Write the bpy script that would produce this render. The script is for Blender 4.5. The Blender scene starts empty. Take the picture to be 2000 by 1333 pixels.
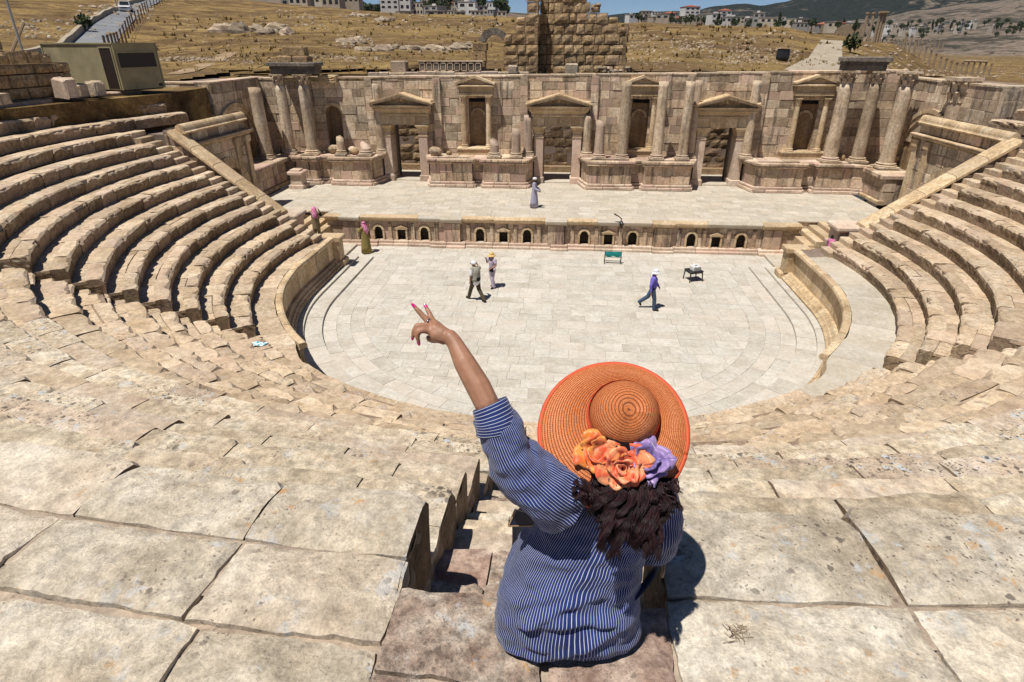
import bpy, bmesh, math, random
import numpy as np
from mathutils import Vector, Matrix, noise as mnoise

scene = bpy.context.scene
# ------------------------------------------------------------------ camera
CAM = Vector((0.3631, -30.9112, 9.7947))
YAW, PITCH, ROLL, FPX = -4.9507, 26.3934, -0.0439, 1168.77
def cam_basis():
    y, p, r = (math.radians(a) for a in (YAW, PITCH, ROLL))
    f = Vector((math.sin(y) * math.cos(p), math.cos(y) * math.cos(p), -math.sin(p)))
    r0 = Vector((math.cos(y), -math.sin(y), 0)); u0 = r0.cross(f)
    return math.cos(r) * r0 + math.sin(r) * u0, -math.sin(r) * r0 + math.cos(r) * u0, f
CR, CU, CF = cam_basis()
cam_data = bpy.data.cameras.new("camera")
cam = bpy.data.objects.new("camera", cam_data)
scene.collection.objects.link(cam)
cam.matrix_world = Matrix(((CR.x, CU.x, -CF.x, CAM.x), (CR.y, CU.y, -CF.y, CAM.y), (CR.z, CU.z, -CF.z, CAM.z), (0, 0, 0, 1)))
cam_data.sensor_width = 36.0
cam_data.lens = FPX / 2000.0 * 36.0
cam_data.clip_start = 0.05
cam_data.clip_end = 20000
scene.camera = cam

# ------------------------------------------------------------------ world and sun
SUN_DIR = Vector((0.26, 0.29, -1.0)).normalized()          # the way the light travels
sun_el = math.asin(-SUN_DIR.z)
sun_az = math.atan2(-SUN_DIR.x, -SUN_DIR.y)                # compass angle towards the sun, from +Y clockwise
world = bpy.data.worlds.new("World"); scene.world = world; world.use_nodes = True
wn = world.node_tree; wn.nodes.clear()
sky = wn.nodes.new("ShaderNodeTexSky"); sky.sky_type = 'NISHITA'; sky.sun_disc = False
sky.sun_elevation = sun_el; sky.sun_rotation = sun_az
sky.altitude = 600; sky.air_density = 0.6; sky.dust_density = 0.0; sky.ozone_density = 6.0
bg = wn.nodes.new("ShaderNodeBackground"); bg.inputs[1].default_value = 0.065
wo = wn.nodes.new("ShaderNodeOutputWorld")
wn.links.new(sky.outputs[0], bg.inputs[0]); wn.links.new(bg.outputs[0], wo.inputs[0])
sun_data = bpy.data.lights.new("sun", 'SUN'); sun_data.energy = 4.8; sun_data.angle = math.radians(0.53); sun_data.color = (1.0, 0.955, 0.88)
sun = bpy.data.objects.new("sun", sun_data); scene.collection.objects.link(sun)
sun.rotation_euler = SUN_DIR.to_track_quat('-Z', 'Y').to_euler()
scene.view_settings.view_transform = 'Standard'; scene.view_settings.look = 'None'
scene.view_settings.exposure = 0.2; scene.view_settings.gamma = 1.0; scene.view_settings.use_curve_mapping = False
scene.render.engine = 'CYCLES'
scene.cycles.max_bounces = 6; scene.cycles.diffuse_bounces = 3; scene.cycles.glossy_bounces = 2
scene.cycles.transmission_bounces = 3; scene.cycles.transparent_max_bounces = 6; scene.cycles.volume_bounces = 0
scene.cycles.use_denoising = True; scene.cycles.sample_clamp_indirect = 6.0

# ------------------------------------------------------------------ helpers
rng = random.Random(7)
def U(a, b): return rng.uniform(a, b)
COL = scene.collection
def nz(x, y, z=0.0): return mnoise.noise(Vector((x, y, z)))
def lerp(a, b, t): return a + (b - a) * t
def sstep(a, b, x):
    t = min(1.0, max(0.0, (x - a) / (b - a))); return t * t * (3 - 2 * t)

class MB:
    """collects vertices, faces and a tint per vertex; build() links one mesh object"""
    def __init__(self): self.v = []; self.f = []; self.t = []; self.m = []; self.uv = None
    def add(self, vs, fs, tint=0.5, mi=0):
        o = len(self.v); self.v += [tuple(p) for p in vs]; self.t += [tint] * len(vs)
        for q in fs: self.f.append(tuple(i + o for i in q)); self.m.append(mi)
        return self
    def box(self, x0, x1, y0, y1, z0, z1, tint=0.5, jit=0.0, mi=0):
        j = lambda: U(-jit, jit) if jit else 0.0
        vs = [(x + j(), y + j(), z + j()) for z in (z0, z1) for y in (y0, y1) for x in (x0, x1)]
        return self.add(vs, [(0, 2, 3, 1), (4, 5, 7, 6), (0, 1, 5, 4), (2, 6, 7, 3), (0, 4, 6, 2), (1, 3, 7, 5)], tint, mi)
    def bbox(self, x0, x1, y0, y1, z0, z1, b=0.02, tint=0.5, jit=0.0, mi=0):
        """box with chamfered top and upright edges"""
        b = min(b, (x1 - x0) * .3, (y1 - y0) * .3, (z1 - z0) * .4)
        j = lambda: U(-jit, jit) if jit else 0.0
        ring = lambda xa, xb, ya, yb, z, c: [(xa + c + j(), ya, z + j()), (xb - c + j(), ya, z + j()), (xb, ya + c + j(), z + j()), (xb, yb - c, z + j()), (xb - c, yb, z + j()), (xa + c, yb, z + j()), (xa, yb - c + j(), z + j()), (xa, ya + c + j(), z + j())]
        vs = ring(x0, x1, y0, y1, z0, b) + ring(x0, x1, y0, y1, z1 - b, b) + ring(x0 + b, x1 - b, y0 + b, y1 - b, z1, b * .6)
        fs = [tuple(range(7, -1, -1)), tuple(range(16, 24))]
        for l in (0, 8):
            for i in range(8): fs.append((l + i, l + (i + 1) % 8, l + 8 + (i + 1) % 8, l + 8 + i))
        return self.add(vs, fs, tint, mi)
    def prism(self, poly, z0, z1, tint=0.5, mi=0):
        n = len(poly)
        vs = [(x, y, z0) for x, y in poly] + [(x, y, z1) for x, y in poly]
        fs = [tuple(range(n - 1, -1, -1)), tuple(range(n, 2 * n))] + [(i, (i + 1) % n, n + (i + 1) % n, n + i) for i in range(n)]
        return self.add(vs, fs, tint, mi)
    def lathe(self, prof, seg=16, c=(0, 0, 0), tint=0.5, caps=True, squash=(1, 1), mi=0, ang=0.0):
        vs = []; n = len(prof)
        for r, z in prof:
            for i in range(seg):
                a = ang + 2 * math.pi * i / seg
                vs.append((c[0] + r * math.cos(a) * squash[0], c[1] + r * math.sin(a) * squash[1], c[2] + z))
        fs = [(l * seg + i, l * seg + (i + 1) % seg, (l + 1) * seg + (i + 1) % seg, (l + 1) * seg + i) for l in range(n - 1) for i in range(seg)]
        if caps: fs += [tuple(range(seg - 1, -1, -1)), tuple(range((n - 1) * seg, n * seg))]
        return self.add(vs, fs, tint, mi)
    def tube(self, pts, rad, seg=8, tint=0.5, mi=0, flat=None):
        pts = [Vector(p) for p in pts]; n = len(pts)
        if not hasattr(rad, '__len__'): rad = [rad] * n
        vs = []; up = Vector((0, 0, 1)); prev = None
        for i, p in enumerate(pts):
            d = (pts[min(i + 1, n - 1)] - pts[max(i - 1, 0)]).normalized()
            if prev is None:
                a = d.cross(up if abs(d.z) < .95 else Vector((1, 0, 0))).normalized()
            else:
                a = (prev - d * prev.dot(d)); a = a.normalized() if a.length > 1e-6 else d.orthogonal().normalized()
            prev = a; b = d.cross(a)
            r = rad[i]
            for k in range(seg):
                t = 2 * math.pi * k / seg
                vs.append(p + a * (r * math.cos(t)) + b * (r * (flat if flat else 1) * math.sin(t)))
        fs = [(l * seg + k, l * seg + (k + 1) % seg, (l + 1) * seg + (k + 1) % seg, (l + 1) * seg + k) for l in range(n - 1) for k in range(seg)]
        fs += [tuple(range(seg - 1, -1, -1)), tuple(range((n - 1) * seg, n * seg))]
        return self.add(vs, fs, tint, mi)
    def ball(self, c, r, seg=12, rings=8, tint=0.5, mi=0, rot=None):
        rx, ry, rz = r if hasattr(r, '__len__') else (r, r, r)
        vs = []
        for l in range(1, rings):
            t = math.pi * l / rings
            for k in range(seg):
                a = 2 * math.pi * k / seg
                vs.append(Vector((rx * math.sin(t) * math.cos(a), ry * math.sin(t) * math.sin(a), rz * math.cos(t))))
        vs += [Vector((0, 0, rz)), Vector((0, 0, -rz))]
        if rot is not None: vs = [rot @ q for q in vs]
        C = Vector(c); vs = [q + C for q in vs]; m = len(vs)
        fs = [(l * seg + k, (l + 1) * seg + k, (l + 1) * seg + (k + 1) % seg, l * seg + (k + 1) % seg) for l in range(rings - 2) for k in range(seg)]
        fs += [(m - 2, k, (k + 1) % seg) for k in range(seg)] + [(m - 1, (rings - 2) * seg + (k + 1) % seg, (rings - 2) * seg + k) for k in range(seg)]
        return self.add(vs, fs, tint, mi)
    def xf(self, M, start=0):
        for i in range(start, len(self.v)): self.v[i] = tuple(M @ Vector(self.v[i]))
        return self
    def build(self, name, mat, parent=None, smooth=False, loc=None):
        return mesh_obj(name, self.v, self.f, mat, parent, self.t, smooth, self.m if isinstance(mat, (list, tuple)) else None, self.uv)

def mesh_obj(name, v, f, mat, parent=None, tint=None, smooth=False, mi=None, uv=None):
    me = bpy.data.meshes.new(name)
    me.from_pydata([tuple(p) for p in v], [], f)
    if tint is not None:
        at = me.attributes.new("tint", 'FLOAT', 'POINT')
        at.data.foreach_set("value", np.array(tint if hasattr(tint, '__len__') else [tint] * len(v), dtype=np.float32))
    if uv is not None:
        at = me.attributes.new("suv", 'FLOAT_VECTOR', 'POINT')
        at.data.foreach_set("vector", np.array(uv, dtype=np.float32).ravel())
    for m in (mat if isinstance(mat, (list, tuple)) else [mat]): me.materials.append(M[m] if isinstance(m, str) else m)
    if mi is not None: me.polygons.foreach_set("material_index", np.array(mi, dtype=np.int32))
    if smooth: me.polygons.foreach_set("use_smooth", np.ones(len(me.polygons), dtype=bool))
    o = bpy.data.objects.new(name, me); COL.objects.link(o)
    if parent is not None:
        o.parent = parent
        if parent.matrix_basis != Matrix.Identity(4): o.matrix_parent_inverse = parent.matrix_basis.inverted()
    return o
def tag(o, label=None, cat=None, group=None, kind=None):
    if label: o["label"] = label
    if cat: o["category"] = cat
    if group: o["group"] = group
    if kind: o["kind"] = kind
    return o
def empty(name, loc, label=None, cat=None, group=None):
    """an Empty at a thing's base; parts are built in world coordinates and hung under it"""
    o = bpy.data.objects.new(name, None); COL.objects.link(o); o.empty_display_size = .2
    o.location = loc; o.matrix_basis = Matrix.Translation(Vector(loc))
    return tag(o, label, cat, group)
def struct(o): o["kind"] = "structure"; return o
def emit(pieces, name, mat, parent, limit=290, rest=None):
    """pieces (verts, faces, tint): the ones that show largest become parts, the rest one stuff part"""
    def size(p):
        c = Vector(p[0][0]); e = max((Vector(q) - c).length for q in p[0]); return e / max(.5, (c - CAM).length)
    if len(pieces) > limit: pieces = sorted(pieces, key=size, reverse=True)
    for v, f, t in pieces[:limit]: mesh_obj(name, v, f, mat, parent, t)
    if len(pieces) > limit:
        mb = MB()
        for v, f, t in pieces[limit:]: mb.add(v, f, t)
        o = mb.build(rest or (name + "_mass"), mat, parent); o["kind"] = "stuff"
def one(fn):
    mb = MB(); fn(mb); return mb.v, mb.f, mb.t
def set_smooth_angle(o, deg=35):
    pass

# ------------------------------------------------------------------ materials
M = {}
def _mat(name):
    m = bpy.data.materials.new(name); m.use_nodes = True; nt = m.node_tree; nt.nodes.clear(); M[name] = m
    return m, nt
class NT:
    def __init__(self, nt): self.nt = nt
    def n(self, typ, ins=None, **kw):
        nd = self.nt.nodes.new(typ)
        for k, v in kw.items(): setattr(nd, k, v)
        for k, v in (ins or {}).items(): self.set(nd, k, v)
        return nd
    def set(self, nd, k, v):
        s = nd.inputs[k]
        if isinstance(v, bpy.types.NodeSocket): self.nt.links.new(v, s)
        else: s.default_value = v
    def noise(self, vec, scale, detail=5, rough=.6, out=0, dist=0.0):
        nd = self.n("ShaderNodeTexNoise", {"Vector": vec, "Scale": scale, "Detail": detail, "Roughness": rough, "Distortion": dist}); return nd.outputs[out]
    def vor(self, vec, scale, feature='F1', out=0, rnd=1.0):
        nd = self.n("ShaderNodeTexVoronoi", feature=feature); self.set(nd, "Vector", vec); self.set(nd, "Scale", scale); self.set(nd, "Randomness", rnd); return nd.outputs[out]
    def math(self, op, a, b=0.0, c=None, clamp=False):
        nd = self.n("ShaderNodeMath", operation=op, use_clamp=clamp); self.set(nd, 0, a); self.set(nd, 1, b)
        if c is not None: self.set(nd, 2, c)
        return nd.outputs[0]
    def map(self, v, a, b, c=0.0, d=1.0, smooth=True):
        nd = self.n("ShaderNodeMapRange", {"Value": v, "From Min": a, "From Max": b, "To Min": c, "To Max": d})
        nd.interpolation_type = 'SMOOTHSTEP' if smooth else 'LINEAR'; return nd.outputs[0]
    def mix(self, f, a, b, mode='MIX'):
        nd = self.n("ShaderNodeMix", data_type='RGBA', blend_type=mode)
        self.set(nd, 0, f); self.set(nd, 6, a if isinstance(a, bpy.types.NodeSocket) else (*a, 1)); self.set(nd, 7, b if isinstance(b, bpy.types.NodeSocket) else (*b, 1))
        return nd.outputs[2]
    def ramp(self, f, stops):
        nd = self.n("ShaderNodeValToRGB", {"Fac": f}); e = nd.color_ramp.elements
        while len(e) < len(stops): e.new(.5)
        for i, (p, c) in enumerate(stops): e[i].position = p; e[i].color = (*c, 1)
        return nd.outputs[0]
    def scalecol(self, col, f):
        nd = self.n("ShaderNodeVectorMath", operation='SCALE'); self.set(nd, 0, col); self.set(nd, "Scale", f); return nd.outputs[0]
    def finish(self, col, rough=.9, bump=None, strength=.5, dist=.02, spec=.2, **extra):
        p = self.n("ShaderNodeBsdfPrincipled"); self.set(p, "Base Color", col if isinstance(col, bpy.types.NodeSocket) else (*col, 1)); self.set(p, "Roughness", rough)
        self.set(p, "Specular IOR Level", spec)
        for k, v in extra.items(): self.set(p, k.replace("_", " "), v)
        if bump is not None:
            b = self.n("ShaderNodeBump", {"Strength": strength, "Distance": dist, "Height": bump}); self.nt.links.new(b.outputs[0], p.inputs["Normal"])
        o = self.n("ShaderNodeOutputMaterial"); self.nt.links.new(p.outputs[0], o.inputs[0])

def stone(name, cols, big=.7, fine=1.0, lichen=0.0, grey=0.0, rust=0.0, stain=0.0, bump=.6, bdist=.02, var=.28, pink=(.42, .30, .25), pinkamt=.25, grain=.25, lsc=11.0, lkeep=.62):
    m, nt = _mat(name); k = NT(nt)
    pos = k.n("ShaderNodeNewGeometry").outputs["Position"]
    tint = k.n("ShaderNodeAttribute", attribute_name="tint").outputs["Fac"]
    t2 = k.math('FRACT', k.math('MULTIPLY', tint, 7.31)); t3 = k.math('FRACT', k.math('MULTIPLY', tint, 23.7))
    off = k.n("ShaderNodeCombineXYZ", {0: k.math('MULTIPLY', tint, 37.0), 1: k.math('MULTIPLY', t2, 19.0), 2: t3}).outputs[0]
    pv = k.n("ShaderNodeVectorMath", {0: pos, 1: off}, operation='ADD').outputs[0]      # every stone its own grain
    n1 = k.noise(pv, big, 6, .62)
    col = k.ramp(n1, [(.28, cols[0]), (.5, cols[1]), (.72, cols[2])])
    n2 = k.noise(pv, 7.0 * fine, 8, .72)
    col = k.scalecol(col, k.map(n2, .25, .75, 1 - grain * 1.4, 1 + grain))
    n3 = k.noise(pv, 45.0 * fine, 4, .7)
    col = k.scalecol(col, k.map(n3, .28, .72, .80, 1.16))
    col = k.mix(k.map(t2, .55, .95, 0, pinkamt), col, pink)
    col = k.scalecol(col, k.map(tint, 0, 1, 1 - var, 1 + var * .6, smooth=False))
    if stain:      # dark water stains running down upright faces
        sx = k.n("ShaderNodeMapping", {"Vector": pos}); sx.inputs["Scale"].default_value = (2.2, 2.2, .22)
        sn = k.noise(sx.outputs[0], 1.6, 5, .65)
        nrm = k.n("ShaderNodeSeparateXYZ", {0: k.n("ShaderNodeNewGeometry").outputs["Normal"]}).outputs[2]
        up = k.map(k.math('ABSOLUTE', nrm), .2, .6, 1, .25)
        col = k.mix(k.math('MULTIPLY', k.map(sn, .50, .70, 0, stain), up), col, (.075, .062, .052))
    if grey:
        g = k.math('MULTIPLY', k.map(k.noise(pos, 5.5, 6, .7), .56, .64), k.map(k.noise(pos, .55, 3, .5), .46, .6))
        col = k.mix(k.math('MULTIPLY', g, grey), col, (.50, .53, .55))
    if rust:
        g = k.math('MULTIPLY', k.map(k.noise(pos, 9.0, 5, .7), .60, .68), k.map(k.noise(pv, .9, 3, .5), .48, .62))
        col = k.mix(k.math('MULTIPLY', g, rust), col, (.50, .27, .10))
    if lichen:
        zone = k.map(k.noise(pos, .55, 4, .65), .46, .60)
        wv = k.n("ShaderNodeVectorMath", {0: pos, 1: k.scalecol(k.noise(pos, 22.0, 3, .6, 1), .05)}, operation='ADD').outputs[0]
        def spots(sc, keep, size):
            vo = k.n("ShaderNodeTexVoronoi", feature='F1'); k.set(vo, "Vector", wv); k.set(vo, "Scale", sc)
            rnd_ = k.n("ShaderNodeSeparateXYZ", {0: vo.outputs["Color"]})
            return k.math('MULTIPLY', k.map(vo.outputs["Distance"], size * .7, size, 1, 0), k.map(rnd_.outputs[0], keep, keep + .02))
        l1 = spots(lsc, lkeep, .34); l2 = spots(lsc * 2.7, lkeep - .1, .36); l3 = spots(lsc * .45, min(.97, lkeep + .25), .26)
        g = k.math('MULTIPLY', k.math('MAXIMUM', l1, k.math('MAXIMUM', l2, l3)), zone)
        col = k.mix(k.math('MULTIPLY', g, lichen), col, (.085, .068, .055))
    h = k.math('ADD', k.math('MULTIPLY', n2, .9), k.math('ADD', k.math('MULTIPLY', n3, .35), k.math('MULTIPLY', k.noise(pv, 2.4, 5, .6), .6)))
    k.finish(col, .92, h, bump, bdist, .15)
    return m
SAND = [(.30, .22, .145), (.44, .345, .24), (.56, .47, .355)]
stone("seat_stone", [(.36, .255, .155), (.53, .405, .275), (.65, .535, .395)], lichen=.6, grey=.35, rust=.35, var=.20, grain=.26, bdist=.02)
stone("near_stone", [(.40, .305, .20), (.58, .48, .35), (.71, .635, .52)], big=1.9, fine=1.5, lichen=.85, grey=.95, rust=.7, var=.14, grain=.34, bump=1.0, bdist=.022, pinkamt=.3, lsc=13.0, lkeep=.45)
stone("slab_stone", [(.40, .32, .225), (.59, .505, .39), (.72, .66, .555)], big=1.7, fine=1.7, lichen=.75, grey=.6, rust=.8, var=.16, grain=.30, bump=1.0, bdist=.018, pinkamt=.1, lsc=18.0, lkeep=.88)
stone("near_pink", [(.25, .155, .115), (.44, .345, .27), (.60, .52, .43)], big=7.0, fine=2.4, lichen=.6, grey=.5, rust=.9, var=.1, grain=.5, bump=1.0, bdist=.018, pink=(.42, .25, .20), pinkamt=.3, lsc=34.0, lkeep=.55)
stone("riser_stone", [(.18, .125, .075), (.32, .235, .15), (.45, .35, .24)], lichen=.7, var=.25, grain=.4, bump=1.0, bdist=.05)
stone("paving", [(.42, .375, .305), (.52, .48, .41), (.585, .55, .49)], big=.9, lichen=.0, rust=.35, grey=.5, var=.07, grain=.13, bump=.25, bdist=.008, pink=(.60, .50, .41), pinkamt=.22)
stone("stage_paving", [(.40, .345, .265), (.50, .445, .36), (.57, .52, .445)], big=.8, rust=.4, grey=.4, var=.09, grain=.14, bump=.25, bdist=.008, pink=(.58, .47, .36), pinkamt=.3)
stone("wall_stone", [(.39, .28, .175), (.61, .475, .33), (.76, .645, .49)], stain=.78, var=.42, grain=.3, bump=.8, bdist=.035, pink=(.54, .375, .29), pinkamt=.6)
stone("podium_stone", [(.36, .245, .155), (.55, .41, .285), (.68, .555, .42)], stain=.85, var=.28, grain=.3, bump=.7, bdist=.03, pink=(.47, .32, .26), pinkamt=.8)
stone("pink_stone", [(.44, .315, .225), (.60, .465, .36), (.70, .60, .49)], stain=.15, var=.22, grain=.22, bump=.5, pink=(.60, .42, .335), pinkamt=.6)
stone("ochre_stone", [(.37, .25, .135), (.59, .44, .27), (.72, .585, .40)], stain=.35, var=.22, grain=.28, bump=.6, pink=(.50, .37, .24), pinkamt=.4)
stone("column_stone", [(.33, .24, .155), (.53, .41, .285), (.67, .555, .42)], stain=.65, var=.2, grain=.3, bump=.7, pink=(.45, .33, .28), pinkamt=.5)
stone("ruin_stone", [(.27, .17, .085), (.47, .325, .175), (.62, .465, .28)], stain=.35, var=.32, grain=.45, bump=1.0, bdist=.08, pink=(.36, .24, .15), pinkamt=.5)
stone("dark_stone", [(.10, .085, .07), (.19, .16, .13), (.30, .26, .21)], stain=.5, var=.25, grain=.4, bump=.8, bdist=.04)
stone("field_stone", [(.25, .19, .125), (.40, .315, .22), (.54, .45, .34)], var=.3, grain=.35, bump=.8, bdist=.06)
stone("joint_dirt", [(.25, .20, .145), (.37, .305, .225), (.47, .40, .305)], var=.1, grain=.35, bump=.8, lichen=.5)
stone("paving_bed", [(.34, .30, .24), (.42, .38, .31), (.50, .46, .39)], var=.05, grain=.2)
stone("blackish_stone", [(.035, .027, .02), (.06, .045, .032), (.10, .075, .055)], var=.2, grain=.4, bump=.8)  # near-black colour for the niche insides and the slab patch
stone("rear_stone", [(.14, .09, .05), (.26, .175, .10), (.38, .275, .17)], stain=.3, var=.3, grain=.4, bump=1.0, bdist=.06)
stone("core_stone", [(.13, .10, .075), (.19, .15, .115), (.25, .20, .155)], var=.1, grain=.3, bump=.6)
def plain(name, col, rough=.7, spec=.3, nscale=40, namt=.12, bump=0.0, **extra):
    m, nt = _mat(name); k = NT(nt)
    pos = k.n("ShaderNodeNewGeometry").outputs["Position"]
    n = k.noise(pos, nscale, 4, .6)
    c = k.scalecol(k.mix(0.0, col, col), k.map(n, .25, .75, 1 - namt, 1 + namt))
    k.finish(c, rough, n if bump else None, bump or .5, .004, spec, **extra)
    return m
# ------------------------------------------------------------------ the cavea (curved seating) and the orchestra
CX, CY = 0.40, -7.93
R1, TR, Z1, RH, NROW = 11.63, 0.69, 2.07, 0.431, 14
def zrow(k): return Z1 + RH * (k - 1) + (.15 if k >= 14 else 0)
def rrow(k, a=0.0):
    r = R1 + TR * (k - 1) + (.10 if k == 14 else 0)
    if k > 10: r += .24 * (k - 10) * sstep(math.radians(58), math.radians(88), abs(a))
    return r
def pol(r, a, z): return (CX + r * math.sin(a), CY - r * math.cos(a), z)
WALK = zrow(0)
CO = {k: U(-.09, .06) for k in range(1, 15)}; CO[14] = 0.0; CO[13] = -.03
def row_end(k, side):
    yend = -5.45 if k < 12 else -1.2
    r = rrow(k, math.radians(100))
    return math.acos(max(-1, min(1, -(yend - CY) / r)))
STL, STR = math.radians(-53.6), math.radians(50.7)
CTL, CTR = -0.64, 0.42
ORD = ["zeroth", "lowest", "second", "third", "fourth", "fifth", "sixth", "seventh", "eighth", "ninth", "tenth", "eleventh", "twelfth", "thirteenth"]

def ring_piece(a0, a1, ra, rb, ztop, h, seg, chip, tint, sub=2, uneven=.008, rowk=None, under=True, tilt=.01):
    """one curved stone: worn front edge, uneven top; faces with index 1 are the upright front"""
    mb = MB(); r_mid = (ra + rb) / 2
    n = max(2, int((a1 - a0) * ra / seg) + 1)
    dz = U(-tilt, tilt); dr = U(-.025, .025); ph = U(0, 50); tl = U(-tilt, tilt)
    gap = .006 / ra
    a0 += gap; a1 -= gap
    vs = []; npf = 5 + sub
    for j in range(n + 1):
        t = j / n; a = lerp(a0, a1, t)
        rr = (rrow(rowk, a) - rrow(rowk, 0)) if rowk else 0.0
        r0 = ra + rr + dr; r1 = rb + rr
        e = chip * max(0.0, .35 + 1.1 * nz(a * ra * 2.3, ph, 1.7)) + chip * .8 * max(0.0, nz(a * ra * 8.0, ph, 5.2))
        if j in (0, n): e += chip * U(.3, 1.0)
        z = ztop + dz + tl * (t - .5) * 2
        pr = [(r0 + .07, z - h), (r0 + .055 + .03 * nz(a * 20, ph), z - h * .62), (r0 + .03 + .03 * nz(a * ra * 4, ph + 3), z - h * .34), (r0 + e * .55, z - .035 - e * .75), (r0 + .018 + e * 1.25, z - .006 - e * .12)]
        for q in range(1, sub + 1):
            f = q / sub; r = lerp(r0 + .018 + e * 1.25, r1, f)
            x, y, _ = pol(r, a, 0)
            pr.append((r, z + uneven * (nz(x * 3.1, y * 3.1, ph) + .6 * nz(x * 9, y * 9, ph)) - (.012 if q == sub else 0)))
        vs += [pol(r, a, zz) for r, zz in pr]
    fs = []; mi = []
    for j in range(n):
        for q in range(npf - 1):
            b = j * npf + q; fs.append((b, b + npf, b + npf + 1, b + 1)); mi.append(1 if q < 3 else 0)
    bk = len(vs)
    for j in range(n + 1): p = vs[j * npf + npf - 1]; vs.append((p[0], p[1], ztop - h))
    for j in range(n): fs.append((j * npf + npf - 1, (j + 1) * npf + npf - 1, bk + j + 1, bk + j)); mi.append(0)
    o = len(vs)
    for j in (0, n):     # end faces
        b = j * npf; base = [b + q for q in range(npf)]
        vs.append((vs[b + npf - 1][0], vs[b + npf - 1][1], ztop - h)); base.append(len(vs) - 1)
        fs.append(tuple(base if j == 0 else base[::-1])); mi.append(1)
    return vs, fs, [tint] * len(vs), mi

def build_row(k):
    z = zrow(k); ra, rb = rrow(k), rrow(k + 1)
    # the bed the stones lie on
    mb = MB(); aL, aR = -row_end(k, -1), row_end(k, 1)
    n = 300
    vs = []; bed = .03 if k >= 8 else .05
    for j in range(n + 1):
        a = lerp(aL, aR, j / n); e = rrow(k, a) - ra
        for r, zz in ((ra + .10 + e, z - RH - .03), (ra + .10 + e, z - bed), (rb + .14 + e, z - bed)): vs.append(pol(r, a, zz))
    skip = []
    fs = []
    for j in range(n):
        am = lerp(aL, aR, (j + .5) / n)
        if in_stair(am, ra) or in_stair(lerp(aL, aR, j / n), ra) or in_stair(lerp(aL, aR, (j + 1) / n), ra): continue
        b = j * 3; fs += [(b, b + 3, b + 4, b + 1), (b + 1, b + 4, b + 5, b + 2)]
    mb.add(vs, fs, .4)
    for s0, s1 in ((STL, -1), (STL + 1.02 / ra, 1), ((CTL + CO[k]) / ra, -1), (CTR / ra, 1), (STR - 1.02 / ra, -1), (STR, 1)):      # cut faces beside the stairs
        g = 7; ph = U(0, 60); rend = 21.3 if k == NROW else rb + .16
        q = [pol(lerp(ra + .075, rend, i / g), s0 + s1 * (.014 + .035 * nz(i * .9, j * .8, ph) + .02 * nz(i * 2.1, j * 1.9, ph)) / ra, lerp(z - RH - .2, z - .028, j / g)) for i in range(g + 1) for j in range(g + 1)]
        mb.add(q, [(i * (g + 1) + j, (i + 1) * (g + 1) + j, (i + 1) * (g + 1) + j + 1, i * (g + 1) + j + 1) for i in range(g) for j in range(g)], U(0, 1))
    lab = ("lowest curved stone seating row, next above the orchestra walkway" if k == 1 else
           "topmost curved stone seating row, the platform where the woman sits" if k == NROW else
           "%s curved stone seating row counted up from the orchestra" % ORD[k])
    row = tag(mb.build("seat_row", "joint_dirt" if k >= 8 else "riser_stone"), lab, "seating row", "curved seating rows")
    segs = [(-row_end(k, -1), STL), (STL + 1.02 / ra, (CTL + CO[k]) / ra), (CTR / ra, STR - 1.02 / ra), (STR, row_end(k, 1))]
    for si, (s0, s1) in enumerate(segs):
        a = s0
        while a < s1 - 1e-4:
            w = U(.75, 1.5) / ra
            if s1 - (a + w) < .5 / ra: w = s1 - a
            if k == NROW:      # the joints seen in front of the camera
                nx = [c for c in [(x - CX) / 21.0 for x in (-4.6, -3.6, -2.75, -1.87, -1.0, 1.76, 2.72, 3.6, 4.7)] + [s1] if c > a + .012 and c <= s1 + 1e-6]
                if nx and nx[0] - a < 2.2 / ra: w = nx[0] - a
            near = (k >= 8 and abs(a) < math.radians(38)); vnear = (k >= 12 and abs(a) < math.radians(20))
            far = abs(a) > math.radians(62)
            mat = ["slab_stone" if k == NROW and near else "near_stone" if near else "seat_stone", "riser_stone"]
            depth = rb - ra + .03 if U(0, 1) < .35 or k == NROW else U(.36, .46)
            if k == NROW: depth = .43 if a < 0 else .54
            chip = U(.06, .17) if not near else U(.02, .06)
            v, f, t, mi = ring_piece(a, a + w, ra, ra + depth, z, RH + .02, .045 if vnear else .09 if near else .14, chip, U(0, 1), 6 if vnear else 3 if near else 2, .022 if vnear else .016 if near else .010, k, tilt=.005 if near else .012)
            mesh_obj("seat_block", v, f, mat, row, t, False, mi)
            a += w
        if not (k == NROW and si in (1, 2)):      # the back half of the tread, its joints at other places
            a = s0
            lim = rb + .10
            while a < s1 - 1e-4:
                w = U(.6, 1.25) / ra
                if s1 - (a + w) < .4 / ra: w = s1 - a
                near = (k >= 8 and abs(a) < math.radians(38)); vnear = (k >= 12 and abs(a) < math.radians(20))
                e = rrow(k, a + w / 2) - ra
                slab_ring(row, "tread_slab", a, a + w, ra + .40 + e, lim + e, z - (U(.002, .010) if near else U(.004, .022)), "near_stone" if near else "seat_stone", .06 if vnear else .12 if near else .3, 5 if vnear else 2, .016 if near else .008)
                a += w
    return row

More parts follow.
